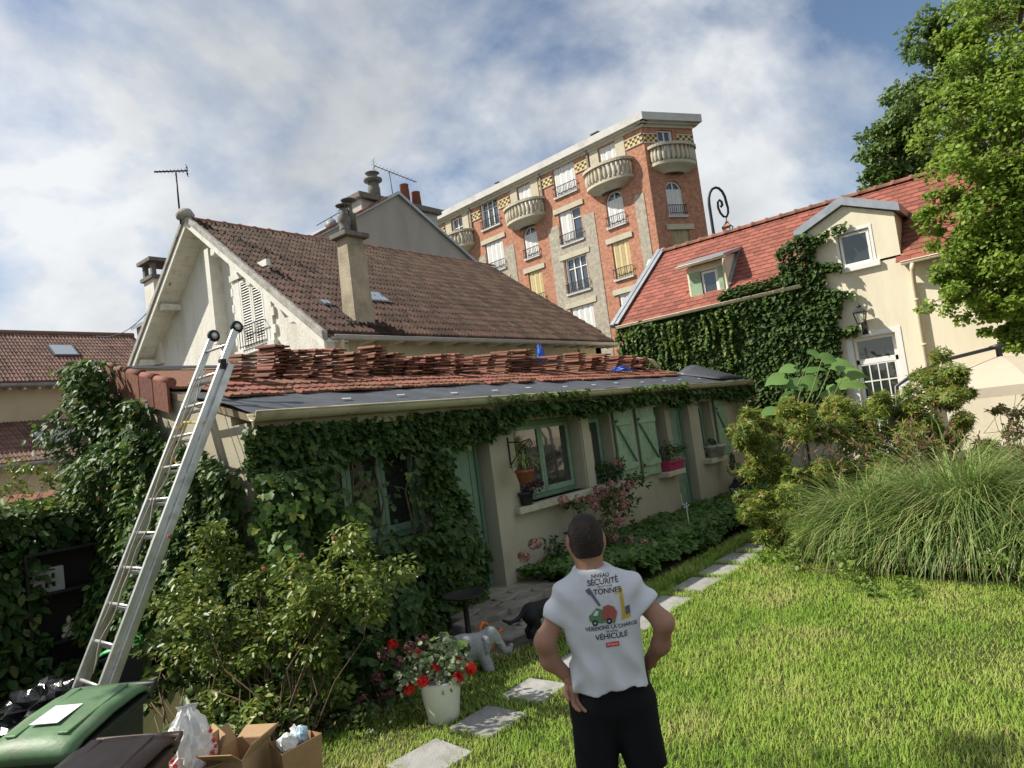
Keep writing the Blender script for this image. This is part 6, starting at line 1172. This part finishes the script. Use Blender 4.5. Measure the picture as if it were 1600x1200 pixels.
# shelf with statuette
sm_=MAT('black_shelf',(.018,.016,.014),.6,.2,6); sh=thing('garden_shelf','black wooden shelf unit set in the dark creeper hedge','shelf',(2.95,9.8,-.3))
for z in (-.1,.44,1.02,1.5): b=MB(); b.box(2.5,3.36,9.62,10.0,z-.03,z); b.build('shelf_board',sm_,sh)
for x in (2.47,3.36): b=MB(); b.box(x,x+.03,9.62,10.0,-.4,1.5); b.build('side_panel',sm_,sh)
b=MB(); b.box(2.5,3.36,10.0,10.02,-.4,1.5); b.build('back_panel',sm_,sh)
stat=MAT('pale_stone_figure',(.42,.38,.3),.8,.08,8); bx=2.9
sdf=[('c',(0,0,.04),.05,(-.1,-.03,.035),.035),('c',(0,0,.04),.05,(.1,-.03,.035),.035),('c',(-.1,-.03,.035),.035,(.05,-.09,.035),.025),('c',(.1,-.03,.035),.035,(-.05,-.09,.035),.025),('c',(0,0,.07),.06,(0,0,.17),.065),('c',(-.06,0,.2),.025,(-.09,-.02,.12),.022),('c',(-.09,-.02,.12),.022,(0,-.07,.08),.02),('c',(.06,0,.2),.025,(.09,-.02,.12),.022),('c',(.09,-.02,.12),.022,(0,-.07,.08),.02),('c',(0,0,.22),.025,(0,0,.25),.025),('e',(0,-.005,.285),(.042,.046,.05)),('e',(0,0,.335),(.02,.02,.02))]
tag(sdf_obj('statuette',sdf,.02,.008,stat,None,frame((bx,9.74,.44),0)@Matrix.Scale(.7,4)),'small pale stone seated figure on the lower shelf','statuette')
bb=thing('pierced_block','pale pierced concrete block on the upper shelf','block',(2.74,9.72,1.02)); b=MB(); wall_grid(b,[2.55,2.87],[1.02,1.3],[(2.60,2.64,1.07,1.13),(2.67,2.71,1.07,1.13),(2.74,2.78,1.07,1.13),(2.60,2.64,1.17,1.23),(2.67,2.71,1.17,1.23),(2.74,2.78,1.17,1.23)],9.68,9.76); b.build('block',MAT('pale_concrete',(.36,.355,.33),.9,.08,8),bb)
# ================================================================ by the door
bz=ony(735,928,5.36)[2]; bbm=MAT('dark_bronze',(.045,.04,.035),.45,.2,6,metal=.4); bb=thing('bird_bath','dark shallow bird bath bowl on a slim post beside the green door','bird bath',(5.25,5.36,0))
b=MB(); b.lathe([(.16,0),(.16,.02),(.06,.05),(.03,.1),(.028,bz-.08),(.06,bz-.05)],(5.25,5.36,0.02),16); b.build('post',bbm,bb); b=MB(); b.lathe([(.0,bz-.06),(.12,bz-.05),(.22,bz-.01),(.235,bz+.01),(.22,bz+.005),(.12,bz-.03),(0,bz-.04)],(5.25,5.36,0.02),28); b.build('bowl',bbm,bb)
em=MAT('grey_stone_statue',(.30,.305,.31),.85,.12,14,bump=.5,bsc=45,stain=(.18,.185,.18),stsc=6)
el=[('e',(-.12,0,.25),(.2,.145,.15)),('e',(.02,0,.25),(.15,.13,.135)),('c',(.1,0,.3),.09,(.17,0,.32),.075),('e',(.17,0,.34),(.085,.075,.09)),('c',(.23,0,.31),.045,(.27,0,.22),.035),('c',(.27,0,.22),.035,(.30,0,.16),.028),('c',(.30,0,.16),.028,(.345,0,.15),.024),('c',(.345,0,.15),.024,(.375,0,.2),.022)]
for x,dx in ((-.2,-.02),(.05,.06)):
    for sy in (-.075,.075): el.append(('c',(x,sy,.2),.062,(x+dx+(.02 if sy>0 else 0),sy,.03),.055))
eo=sdf_obj('elephant_statue',el,.03,.012,em,None,frame((4.69,4.73,0),R_(-38))@Matrix.Scale(.93,4)); EM=frame((4.69,4.73,0),R_(-38))@Matrix.Scale(.93,4)
for sy in (-1,1):
    ca,sa=math.cos(.5*sy),math.sin(.5*sy); sdf_obj('ear',[('e',(.1,sy*.105,.3),(.062,.014,.075),((ca,-sa,0),(sa,ca,0),(0,0,1))),('e',(.085,sy*.118,.235),(.04,.013,.055),((ca,-sa,0),(sa,ca,0),(0,0,1)))],.015,.008,em,eo,EM); sdf_obj('tusk',[('c',(.22,sy*.05,.265),.012,(.275,sy*.06,.245),.005)],.01,.006,em,eo,EM); sdf_obj('eye',[('e',(.222,sy*.055,.355),(.012,.008,.008))],.01,.005,em,eo,EM)
b=MB(); b.tube([(-.29,0,.3),(-.325,0,.22),(-.31,0,.13)],[.014,.01,.008],6); o=b.build('tail',em); attach(o,eo); o.matrix_basis=EM
tag(eo,'grey stone elephant statue with raised trunk beside the flower pot','statue')
om=MAT('orange_plastic',(.75,.17,.02),.4,.08,5); wc=thing('watering_can','orange plastic watering can behind the elephant statue','watering can',(5.0,5.1,0)); wz=ony(757,985,5.1)[2]
W0=ony(757,985,5.1); b=MB(); b.lathe([(.0,0),(.075,.0),(.08,.2),(.07,.24),(.04,.26)],(W0[0],5.1,W0[2]-.33),16); b.build('body',om,wc); b=MB(); b.tube([(W0[0]-.06,5.1,W0[2]-.1),(W0[0]-.06,5.1,W0[2]+.05),(W0[0]-.01,5.1,W0[2]+.08),(W0[0]+.05,5.1,W0[2]+.05),(W0[0]+.08,5.1,W0[2]-.08)],.017,8); b.build('handle',om,wc); b=MB(); b.tube([(W0[0]+.08,5.08,W0[2]-.2),(W0[0]+.17,5.05,W0[2]-.06),(W0[0]+.2,5.04,W0[2]-.045)],[.02,.016,.026],8); b.build('spout',om,wc)
wp=MAT('ivory_ceramic',(.70,.69,.60),.35,.06,5); fp_=thing('flower_pot','tall ivory flower pot with red blooms on the lawn edge','flower pot',(3.78,4.25,0))
b=MB(); b.lathe([(.0,0),(.115,0),(.125,.02),(.165,.30),(.172,.33),(.158,.33),(.15,.29),(0,.28)],(3.78,4.25,0),28); b.build('pot',wp,fp_)
P,d=cloud([(3.78,4.25,.42),(3.72,4.32,.5),(3.88,4.2,.46),(3.66,4.36,.42),(3.95,4.2,.36),(3.8,4.15,.36),(3.6,4.4,.36),(3.92,4.3,.52)],[.17,.15,.15,.14,.13,.14,.12,.12],80,.9); vl=LEAF('variegated_pot_leaf',(.12,.2,.06),(.34,.38,.22),(.6,.6,.5),.45,.3); leaves('foliage',P,d+np.array([0,0,.5])+.4*rng.normal(size=P.shape),d+.5*rng.normal(size=P.shape),.042*(.6+.6*rng.random(len(P))),'round',vl,fp_)
rf=LEAF('red_petal',(.55,.012,.012),(.75,.03,.02),None,.5,.3)
for (px,py,D) in ((613,1007,5.75),(652,1022,5.6),(661,1065,5.3),(639,1076,5.35),(679,1045,5.45),(714,1035,5.55),(736,1045,5.45),(716,1058,5.4)): flower_heads(fp_,'red_bloom',[atd(px,py,D)],.036,rf,44,.034)
stems('stalks',[wpath((3.78,4.25,.3),q,4,.03) for q in [atd(613,1007,5.75),atd(652,1022,5.6),atd(661,1065,5.3),atd(714,1035,5.55),atd(639,1076,5.35)]],.005,ug and stemm,fp_,4)
# black cat
cf=MAT('black_fur',(.008,.008,.009),.75,.2,30,bump=.3,bsc=90); ct_=[('c',(-.12,0,.23),.075,(.1,0,.235),.07),('e',(-.11,0,.21),(.085,.07,.095)),('e',(.08,0,.21),(.08,.065,.085)),('c',(.12,0,.25),.05,(.2,0,.3),.04),('e',(.23,0,.315),(.055,.045,.045)),('c',(.26,0,.305),.025,(.285,0,.3),.018)]
for sy in (-.04,.04):
    ct_+= [('c',(-.13,sy,.2),.05,(-.09,sy,.13),.035),('c',(-.09,sy,.13),.03,(-.15,sy,.075),.02),('c',(-.15,sy,.075),.02,(-.14,sy,.02),.018),('c',(-.14,sy,.018),.018,(-.11,sy,.014),.016),('c',(.1,sy,.2),.04,(.1+.03*np.sign(sy),sy,.1),.024),('c',(.1+.03*np.sign(sy),sy,.1),.022,(.11+.03*np.sign(sy),sy,.02),.018),('c',(.11+.03*np.sign(sy),sy,.018),.018,(.135+.03*np.sign(sy),sy,.014),.015),('c',(.225,sy*.7,.345),.014,(.22,sy*.9,.385),.005)]
ct_+= [('c',(-.18,0,.25),.022,(-.25,0,.2),.018),('c',(-.25,0,.2),.018,(-.33,0,.19),.015),('c',(-.33,0,.19),.015,(-.38,.02,.22),.012)]
cl_=onz(872,992,.05); tag(sdf_obj('cat',ct_,.02,.009,cf,None,frame((cl_[0]-.06,cl_[1]+.12,.05),R_(-20))@Matrix.Scale(1.2,4)),'black cat walking on the stones behind the man','cat')
# ================================================================ window sills and wall
clay=MAT('terracotta_pot',(.36,.12,.06),.8,.12,9); dkp=MAT('charcoal_pot',(.05,.055,.055),.6,.15,6)
def potty(name,label,loc,r,h,mat): 
    t=thing(name,label,'plant pot',tuple(loc)); b=MB(); b.lathe([(0,0),(r*.72,0),(r*.96,h*.82),(r*1.06,h*.82),(r*1.08,h),(r*.94,h),(r*.9,h*.85),(0,h*.84)],loc,18); b.build('pot',mat,t); return t
br=thing('wall_bracket','black wrought iron scroll bracket on the wall left of the casement window','bracket',(7.55,6.4,2.0)); q=ony(800,683,6.3); 
b=MB(); b.bar((7.5,YF-.055,1.68),(7.5,YF-.055,2.12),.02,.02); b.tube([(7.5,YF-.06,2.05),(7.55,YF-.25,2.03),(7.6,YF-.38,2.06)],.011,6); b.tube([(7.5,YF-.06,1.72),(7.52,YF-.1,1.78),(7.56,YF-.24,1.95),(7.6,YF-.36,2.04)],.01,6); b.tube([(7.6,YF-.38,2.06),(7.62,YF-.4,1.98),(7.6,YF-.36,1.96)],.009,6); b.build('scroll',iron,br)
spot=ony(820,742,6.05); hp=potty('hanging_pot','terracotta pot with an arching spider plant hanging from the iron bracket',(spot[0],6.05,spot[2]-.1),.13,.17,clay); sp=LEAF('striped_blade',(.16,.22,.06),(.42,.44,.2),None,.45,.3); Vv=[];Ff=[]
n=90; a_=rng.random(n)*6.28
for k in range(n):
    d=np.array([math.cos(a_[k]),math.sin(a_[k]),0]); L_=.28+.22*rng.random(); e=R_(50+38*rng.random()); pw=np.array([-d[1],d[0],0]); pos=vec((spot[0],6.05,spot[2]+.05)); bnd=.3+.25*rng.random(); i0=len(Vv)
    for i in range(7): wv=.009*(1,1,1,.9,.7,.45,.1)[i]; Vv+=[pos-pw*wv,pos+pw*wv]; pos=pos+(d*math.cos(e)+np.array([0,0,math.sin(e)]))*L_/6; e-=bnd*(.5+.25*i)
    Ff+= [(i0+2*i,i0+2*i+1,i0+2*i+3,i0+2*i+2) for i in range(6)]
mobj('blades',np_mesh('blades',np.array(Vv),np.array(Ff),sp),hp); b=MB()
for k in range(3): t=k*2.09; b.tube([(spot[0]+.12*math.cos(t),6.05+.12*math.sin(t),spot[2]+.06),(7.6,YF-.38,2.03)],.004,4)
b.build('chain',iron,hp)
def leafy(t,c,r,per,size,mat,shape='oval',n=5): 
    C_=sub([(c[0],c[1],c[2],r)],n,.5,.65); P,d=cloud(np.array([x[:3] for x in C_]),[x[3] for x in C_],per,.8); leaves('foliage',P,d+np.array([0,0,.5])+.5*rng.normal(size=P.shape),d+.4*rng.normal(size=P.shape),size*(.6+.6*rng.random(len(P))),shape,mat,t)
purp=LEAF('purple_leaf',(.05,.012,.03),(.14,.04,.07),(.3,.25,.3),.5,.2)
t=potty('window_pot','charcoal pot of dark purple plants on the casement window sill',(7.72,6.37,1.12),.11,.19,dkp); leafy(t,(7.78,6.34,1.36),.14,40,.055,purp)
t=potty('window_pot','pot of pink flowered hydrangea on the sill left of the first shutter',(10.02,6.36,1.11),.12,.16,dkp); leafy(t,(10.02,6.33,1.38),.24,46,.075,ivy_s); flower_heads(t,'flower_head',[(9.98,6.2,1.45),(10.12,6.22,1.38)],.07,bpy.data.materials['dusty_pink'],60,.03)
t=thing('window_box','pink plastic window box with green plants on a shuttered window sill','window box',(12.25,6.34,1.05)); b=MB(); b.add([(11.98,6.27,1.05),(12.56,6.27,1.05),(12.56,6.42,1.05),(11.98,6.42,1.05),(11.94,6.24,1.24),(12.6,6.24,1.24),(12.6,6.43,1.24),(11.94,6.43,1.24)],[(0,3,2,1),(0,1,5,4),(1,2,6,5),(2,3,7,6),(3,0,4,7),(4,5,6,7)]); b.build('trough',MAT('raspberry_plastic',(.42,.04,.12),.4,.08,5),t); b=MB(); b.box(11.92,12.62,6.225,6.245,1.215,1.25); b.build('rim',bpy.data.materials['raspberry_plastic'],t); leafy(t,(12.25,6.34,1.4),.25,45,.06,ivy_s); leafy(t,(12.6,6.3,1.42),.14,20,.05,ivy_s)
t=potty('window_pot','whitewashed pot with a trailing plant on the sill beside the third shutter',(14.3,6.34,1.07),.22,.27,MAT('whitewashed_clay',(.55,.53,.48),.85,.2,5,stain=(.25,.24,.2),stsc=6)); leafy(t,(14.25,6.34,1.4),.12,18,.06,ivy_d); leafy(t,(14.65,6.15,.8),.14,10,.11,cover_l,'round')
fk=thing('garden_fork_head','rusty iron fork head hanging on the wall below the third shutter','garden tool',(15.32,6.42,.9)); b=MB(); b.bar((15.32,6.42,1.12),(15.32,6.42,1.0),.025,.025); b.bar((15.22,6.42,1.0),(15.44,6.42,1.0),.02,.02); b.bar((15.22,6.42,.76),(15.44,6.42,.76),.02,.02)
for x in (15.22,15.29,15.37,15.44): b.bar((x,6.42,1.0),(x,6.42,.76),.018,.018)
b.build('fork_head',iron,fk)
tb=thing('trellis_box','wooden box frame with netting hung on the far end of the outbuilding','trellis',(16.3,6.3,1.6)); b=MB(); wd=MAT('weathered_wood',(.32,.26,.15),.85,.15,8)
b.box(16.0,16.7,6.2,6.44,1.56,1.62); b.bar((16.02,6.22,1.62),(16.02,6.22,2.3),.04,.04); b.bar((16.66,6.22,1.62),(16.66,6.22,2.3),.04,.04); b.bar((16.02,6.22,2.3),(16.66,6.22,2.3),.04,.04); b.build('frame',wd,tb); leafy(tb,(16.3,6.33,1.95),.25,40,.08,ivy_s)
# pots on the ground by the far end
g1=ony(1157,790,5.95); t=potty('plant_pot','white enamel bowl planter at the far end of the outbuilding',(15.0,5.95,.02),.27,.3,MAT('white_enamel',(.7,.7,.68),.4,.06,5)); leafy(t,(15.,5.95,.42),.16,22,.08,ivy_s)
t=potty('plant_pot','dark purple pot with green plants at the far corner of the outbuilding',(15.7,6.0,.05),.26,.36,MAT('aubergine_glaze',(.05,.02,.04),.3,.15,5)); leafy(t,(15.7,6.,.55),.28,35,.09,ivy_s)
lt=lantern('garden_lantern','black metal garden lantern topped with a bird figure near the far door',(13.95,5.85,.15),.5); b=MB()
for k in range(3): t_=k*2.1; b.bar((13.95+.12*math.cos(t_),5.85+.12*math.sin(t_),.0),(13.95+.08*math.cos(t_),5.85+.08*math.sin(t_),.2),.02,.02)
b.build('leg',iron,lt); bird=[('e',(0,0,.07),(.13,.055,.06)),('c',(.09,0,.1),.035,(.12,0,.17),.028),('c',(.12,0,.175),.03,(.17,0,.165),.006),('c',(-.1,0,.08),.03,(-.24,0,.17),.01),('c',(-.02,.0,.1),.03,(-.06,0,.28),.006)]; sdf_obj('bird_figure',bird,.02,.01,MAT('ochre_metal',(.42,.34,.12),.5,.15,6),lt,frame((13.9,5.82,.68),2.4))
gs=onz(1081,850,0); st=thing('flower_stake','small white flower shaped garden stake standing in the ground cover','garden ornament',(gs[0],gs[1],0)); b=MB(); b.tube([(gs[0],gs[1],0),(gs[0],gs[1],.62)],.008,5); b.build('stake',alu,st); b=MB()
for k in range(5): a_=k*1.257; b.add([(gs[0],gs[1],.6),(gs[0]+.045*math.cos(a_-.25)*.64,gs[1]-.045*math.cos(a_-.25)*.77,.63+.045*math.sin(a_-.25)),(gs[0]+.06*math.cos(a_)*.64,gs[1]-.06*math.cos(a_)*.77,.63+.06*math.sin(a_)),(gs[0]+.045*math.cos(a_+.25)*.64,gs[1]-.045*math.cos(a_+.25)*.77,.63+.045*math.sin(a_+.25))],[(0,1,2,3)])
o=b.build('petals',MAT('white_metal',(.7,.7,.72),.4,.05,5),st); o.modifiers.new('s','SOLIDIFY').thickness=.006
# ================================================================ parasol on the terrace
PD=12.6; hub=atd(1562,556,PD); pm=MAT('beige_canvas',(.66,.57,.44),.85,.04,5,bump=.1,trans=.25); pdk=MAT('anthracite_metal',(.05,.05,.055),.4,.1,5,metal=.3)
pa_=thing('cantilever_parasol','beige cantilever parasol with a dark curved arm on the terrace at right','parasol',(hub[0]-1.0,hub[1]+2.0,.3)); n=8
rim=[hub+np.array([1.55*math.cos(2*math.pi*k/n+.3),1.55*math.sin(2*math.pi*k/n+.3),-.52]) for k in range(n)]; b=MB(); P=[]
for k in range(n):
    for t in np.linspace(0,1,6):
        c=hub+(rim[k]-hub)*t; P.append(c+np.array([0,0,.06*math.sin(math.pi*t)]))
F=[(k*6+i,k*6+i+1,((k+1)%n)*6+i+1,((k+1)%n)*6+i) for k in range(n) for i in range(5)]; b.add(P,F); v0=[r for r in rim]; v1=[r+np.array([0,0,-.17]) for r in rim]; b.add(v0+v1,[(k,(k+1)%n,n+(k+1)%n,n+k) for k in range(n)]); b.build('canopy',pm,pa_)
b=MB()
for r in rim: b.tube([hub-np.array([0,0,.05]),r-np.array([0,0,.02])],.011,5)
b.build('ribs',pdk,pa_); m0=atd(1395,640,PD-.0); pts=[(m0[0],m0[1],.2),(m0[0],m0[1],1.0),tuple(atd(1400,604,PD)),tuple(atd(1428,585,PD)),tuple(atd(1478,562,PD)),tuple(atd(1530,549,PD)),tuple(hub+np.array([0,0,.17]))]; b=MB(); b.tube(pts,.035,10); b.build('arm',pdk,pa_); b=MB(); b.lathe([(.05,-.06),(.05,.14),(.14,.16),(.14,.2),(.03,.22)],tuple(hub),12); b.build('hub_fitting',pdk,pa_)
# ================================================================ the man on the lawn
MP=np.array([2.765,1.945,0.]); rgt=unit([.637,-.771,0]); fwd=unit([.771,.637,0]); MM=Matrix(((rgt[0],fwd[0],0,MP[0]),(rgt[1],fwd[1],0,MP[1]),(0,0,1,0),(0,0,0,1)))
skin=MAT('tanned_skin',(.36,.19,.125),.55,.08,14,bump=.05,bsc=120,spec=.3); shirtm=MAT('white_cotton',(.60,.61,.63),.9,.03,6,bump=.12,bsc=180,spec=.15); shortm=MAT('black_jersey',(.008,.008,.01),.85,.1,20,spec=.2); hairm=MAT('brown_hair',(.026,.017,.013),.8,.5,90,bump=.7,bsc=160); shoem=MAT('dark_shoe',(.03,.03,.035),.6,.1,9)
man=thing('person','person in a white printed t-shirt and black shorts standing with hands on hips','person',tuple(MP))
hx,hy,hz=-.0,.015,1.635     # head centre, turned a little to the left and up
body=[('c',(.02,.0,.9),.09,(.02,0,1.1),.09),('c',(.02,0,1.1),.09,(.02,0,1.35),.09),('c',(-.08,0,1.39),.05,(.12,0,1.39),.05),('c',(.01,-.005,1.42),.075,(0,.0,1.53),.06),('c',(0,0,1.52),.058,(0,.015,1.58),.06),
 ('e',(hx,hy,hz),(.08,.1,.113)),('e',(hx-.01,hy+.03,hz-.05),(.058,.07,.06)),('c',(hx-.02,hy+.1,hz+.01),.012,(hx-.025,hy+.122,hz-.025),.014),('c',(hx-.03,hy+.1,hz-.055),.012,(hx+.01,hy+.104,hz-.055),.012),
 ('c',(-.13,.0,1.375),.048,(-.262,-.055,1.2),.046),('c',(-.262,-.055,1.2),.046,(-.248,-.02,1.1),.043),('c',(-.248,-.02,1.1),.042,(-.165,.0,1.0),.03),
 ('c',(.18,.0,1.375),.048,(.305,-.065,1.22),.046),('c',(.305,-.065,1.22),.046,(.288,.0,1.1),.042),('c',(.288,.0,1.1),.041,(.225,.07,1.0),.03),
 ('c',(-.06,0,.88),.1,(-.075,.01,.5),.062),('c',(-.075,.01,.5),.06,(-.08,-.015,.33),.058),('c',(-.08,-.015,.33),.055,(-.08,-.01,.08),.036),('c',(.1,0,.88),.1,(.115,.01,.5),.062),('c',(.115,.01,.5),.06,(.12,-.015,.33),.058),('c',(.12,-.015,.33),.055,(.12,-.01,.08),.036)]
for s in (-1,1): body+= [('e',(hx+s*.079,hy-.0,hz-.012),(.017,.028,.036)),('e',(hx+s*.028-.012,hy+.088,hz+.012),(.014,.012,.009))]
def hand(w,palm,fd,spread,side,curl):
    w,palm,fd,spread=map(vec,(w,palm,fd,spread)); fd=unit(fd); spread=unit(spread); pr=[('c',w,.027,palm,.03),('c',palm-spread*.022,.018,palm-spread*.028+fd*.03,.014),('c',palm+spread*.022,.018,palm+spread*.028+fd*.03,.014)]; nn=unit(np.cross(fd,spread))*side
    for i,(o,L_) in enumerate(((-.032,.065),(-.011,.078),(.011,.074),(.032,.058))):
        p0=palm+spread*o+fd*.03; p1=p0+fd*L_*.5+spread*o*.25; p2=p1+unit(fd+nn*curl)*L_*.33; p3=p2+unit(fd+nn*curl*2)*L_*.25; pr+=[('c',p0,.0105,p1,.0095),('c',p1,.0095,p2,.0088),('c',p2,.0088,p3,.0075)]
    t0=palm-spread*.03-fd*.02; t1=t0-spread*.035+fd*.025+nn*.012; t2=t1+fd*.03-spread*.008+nn*.01; pr+=[('c',t0,.015,t1,.0115),('c',t1,.0115,t2,.009)]; return pr
lhand=hand((-.175,-.005,1.005),(-.155,-.05,.965),(.35,-.45,-.8),(.75,.6,.0),1,.35); rhand=hand((.245,.065,1.005),(.215,.11,.975),(-.5,.7,-.45),(.2,.5,.85),1,.3)
bo=sdf_obj('body',body,.03,.011,skin,man,MM,extra=((lhand,.009,.0045),(rhand,.009,.0045)))
def folds(P):
    x,y,z=P[:,0],P[:,1],P[:,2]; lo=np.clip((1.3-z)/.3,0,1); a=.012*np.sin((z*34+np.abs(x)*22+2*np.sin(x*14)))*lo*.7; b=.010*np.sin(x*58+z*9+1.5*np.sin(z*17))*(.25+lo*.7); c=.007*np.sin((np.abs(x-.02)*40-z*46))*np.clip((np.abs(x-.02)-.09)/.08,0,1)*np.clip((z-1.2)/.1,0,1); return a+b+c+.006*(vnoise(x*9,z*9+y*5,1.,3)-.5)
def loft(P):
    x,y,z=P[:,0],P[:,1],P[:,2]; zs=[.85,.95,1.05,1.15,1.25,1.33,1.39,1.43,1.46,1.49,1.52,1.56]; a=np.interp(z,zs,[.188,.186,.18,.181,.19,.2,.2,.185,.15,.105,.078,.07]); b=np.interp(z,zs,[.158,.155,.145,.14,.135,.13,.122,.112,.1,.088,.076,.07]); xc=np.interp(z,zs,[.025]*8+[.02,.012,.006,0]); e=2.5
    return (((np.abs(x-xc)/a)**e+(np.abs(y+.005)/b)**e)**(1/e)-1)*np.minimum(a,b)
shirt=[('f',(.02,0,1.2),.38,(.02,0,1.2),.38,loft)]
shirt+=[('c',(-.125,.0,1.385),.07,(-.215,-.035,1.265),.068),('c',(.17,.0,1.385),.07,(.255,-.04,1.285),.068)]
def sclip(P):
    x,y,z=P[:,0],P[:,1],P[:,2]; hem=.962-z+.012*np.sin(x*19); 
    dl=((P-vec((-.205,-.035,1.272)))@unit((-.6,-.2,-.76))); far=x<-.16; sl=np.where(far,dl,-1); dr=((P-vec((.245,-.04,1.292)))@unit((.62,-.25,-.74))); sr=np.where(x>.195,dr,-1); nk=z-1.512-.1*y; return np.maximum(np.maximum(hem,sl),np.maximum(sr,nk))
so=sdf_obj('t_shirt',shirt,.045,.0085,shirtm,man,MM,folds,sclip)
sho=[('c',(-.03,.0,.88),.13,(-.03,0,1.0),.125),('c',(.08,.0,.88),.13,(.08,0,1.0),.125),('c',(-.065,.0,.86),.122,(-.085,.0,.58),.1),('c',(.11,.0,.86),.122,(.135,.0,.58),.1)]
sdf_obj('shorts',sho,.018,.011,shortm,man,MM,lambda P:.006*np.sin(P[:,0]*46+P[:,2]*12)*np.clip((.9-P[:,2])*4,0,1),lambda P: np.maximum(.565-P[:,2],P[:,2]-1.06))
hr=[('e',(hx,hy-.006,hz+.02),(.0855,.106,.105)),('e',(hx,hy-.05,hz-.03),(.07,.056,.075))]
sdf_obj('hair',hr,.03,.007,hairm,man,MM,lambda P:.004*(vnoise(P[:,0]*170,P[:,2]*120+P[:,1]*90,1.,9)-.5)+.004*(vnoise(P[:,0]*50,P[:,2]*40,1.,4)-.5),lambda P: np.maximum(np.maximum((hz-.075+.3*np.maximum(P[:,1]-hy+.02,0))-P[:,2],(P[:,1]-hy)-.055-(P[:,2]-hz)*.2),-(np.linalg.norm((P-vec((hx-.08,hy+.005,hz-.02)))/vec((.03,.034,.044)),axis=1)-1)*.03))
for s,x in ((-1,-.08),(1,.12)): sdf_obj('shoe',[('c',(x,-.03,.045),.042,(x+.01*s,.14,.04),.036),('c',(x,-.03,.045),.042,(x,-.02,.09),.04)],.02,.011,shoem,man,MM,None,lambda P:.003-P[:,2])
# print on the back of the shirt, laid on the cloth
dg=bpy.context.evaluated_depsgraph_get(); dg.update(); bv=BVHTree.FromPolygons([v.co for v in so.data.vertices],[tuple(p.vertices) for p in so.data.polygons]); Mf=np.array(MM)
def onback(u,v,off=.0035):
    p=Mf[:3,:3]@np.array([u,-.6,v])+Mf[:3,3]; h=bv.ray_cast(Vector(p),Vector(fwd)); q=np.array(h[0]) if h[0] else p+fwd*.47; return tuple(q-fwd*off)
navy=MAT('navy_print',(.012,.014,.03),.8,.05,9); C0=.045
def T_(txt,size,z,dx=0,arc=0): text_obj('lettering',txt,size,navy,lambda u,v:onback(C0+dx+u,z+v-arc*u*u),so)
T_('NIVEAU',.024,1.472,-.01); T_('SÉCURITÉ',.034,1.443,-.002); T_('DE LA TONNE',.0105,1.430,.004); T_('TONNES',.033,1.402,.012); T_('VÉRIFIONS LA CHARGE',.0235,1.245,.008); T_('DE NOTRE',.0115,1.231,.006); T_('VÉHICULE',.034,1.203,.002)
def patch(name,pts,col,off=.0036,sub_=3):
    b=MB(); c=np.mean(pts,0); P=[]; n=len(pts); ring=[]
    for k in range(n):
        a,b2=vec(pts[k]),vec(pts[(k+1)%n])
        for t in range(sub_): ring.append(a+(b2-a)*t/sub_)
    P=[onback(C0+p[0],p[1],off) for p in ring]+[onback(C0+c[0],c[1],off)]; b.add(P,[(k,(k+1)%len(ring),len(ring)) for k in range(len(ring))]); return b.build(name,col,so)
PM=lambda n,c: bpy.data.materials.get(n) or MAT(n,c,.8,.05,9)
patch('red_label',[(-.03,1.165),(.03,1.168),(.03,1.189),(-.03,1.186)],PM('red_transfer',(.6,.045,.03)))
text_obj('lettering','SECURITÉ',.011,PM('white_transfer',(.75,.75,.75)),lambda u,v:onback(C0+u,1.1735+v,.0046),so)
gr_=PM('green_transfer',(.10,.22,.09)); re_=PM('brick_transfer',(.35,.09,.07)); ye_=PM('yellow_transfer',(.55,.36,.02)); bl_=PM('slate_transfer',(.10,.13,.18)); gy_=PM('grey_transfer',(.4,.41,.43))
patch('truck_cab',[(-.088,1.285),(-.03,1.272),(-.02,1.33),(-.05,1.345),(-.075,1.32),(-.09,1.31)],gr_); patch('truck_window',[(-.07,1.312),(-.05,1.31),(-.042,1.33),(-.056,1.333)],PM('pale_transfer',(.6,.65,.6)),.0046); patch('truck_load',[(-.03,1.285),(.03,1.282),(.042,1.315),(.03,1.34),(.005,1.352),(-.02,1.345)],re_,.0042); patch('truck_bed',[(-.035,1.277),(.025,1.268),(.03,1.282),(-.03,1.287)],gr_,.0044)
for u in (-.066,.0):
    patch('truck_wheel',[(u+.014*math.cos(k*.785),1.279+.014*math.sin(k*.785)) for k in range(8)],navy,.0048,1); patch('wheel_hub',[(u+.006*math.cos(k*1.05),1.279+.006*math.sin(k*1.05)) for k in range(6)],gy_,.0056,1)
patch('crane_mast',[(.066,1.285),(.08,1.285),(.08,1.42),(.066,1.42)],ye_); patch('crane_jib',[(.045,1.39),(.066,1.402),(.066,1.41),(.042,1.397)],ye_); patch('crane_base',[(.06,1.278),(.105,1.282),(.105,1.295),(.06,1.291)],ye_,.0044); patch('crane_cab',[(.083,1.296),(.105,1.296),(.106,1.335),(.084,1.333)],bl_)
patch('clamp_arm',[(-.07,1.405),(-.055,1.408),(-.028,1.352),(-.038,1.35)],bl_); patch('clamp_head',[(-.09,1.425),(-.07,1.435),(-.055,1.41),(-.075,1.403)],bl_,.0042)
patch('ground_line',[(-.085,1.262),(.04,1.26),(.04,1.2645),(-.085,1.2665)],gy_)
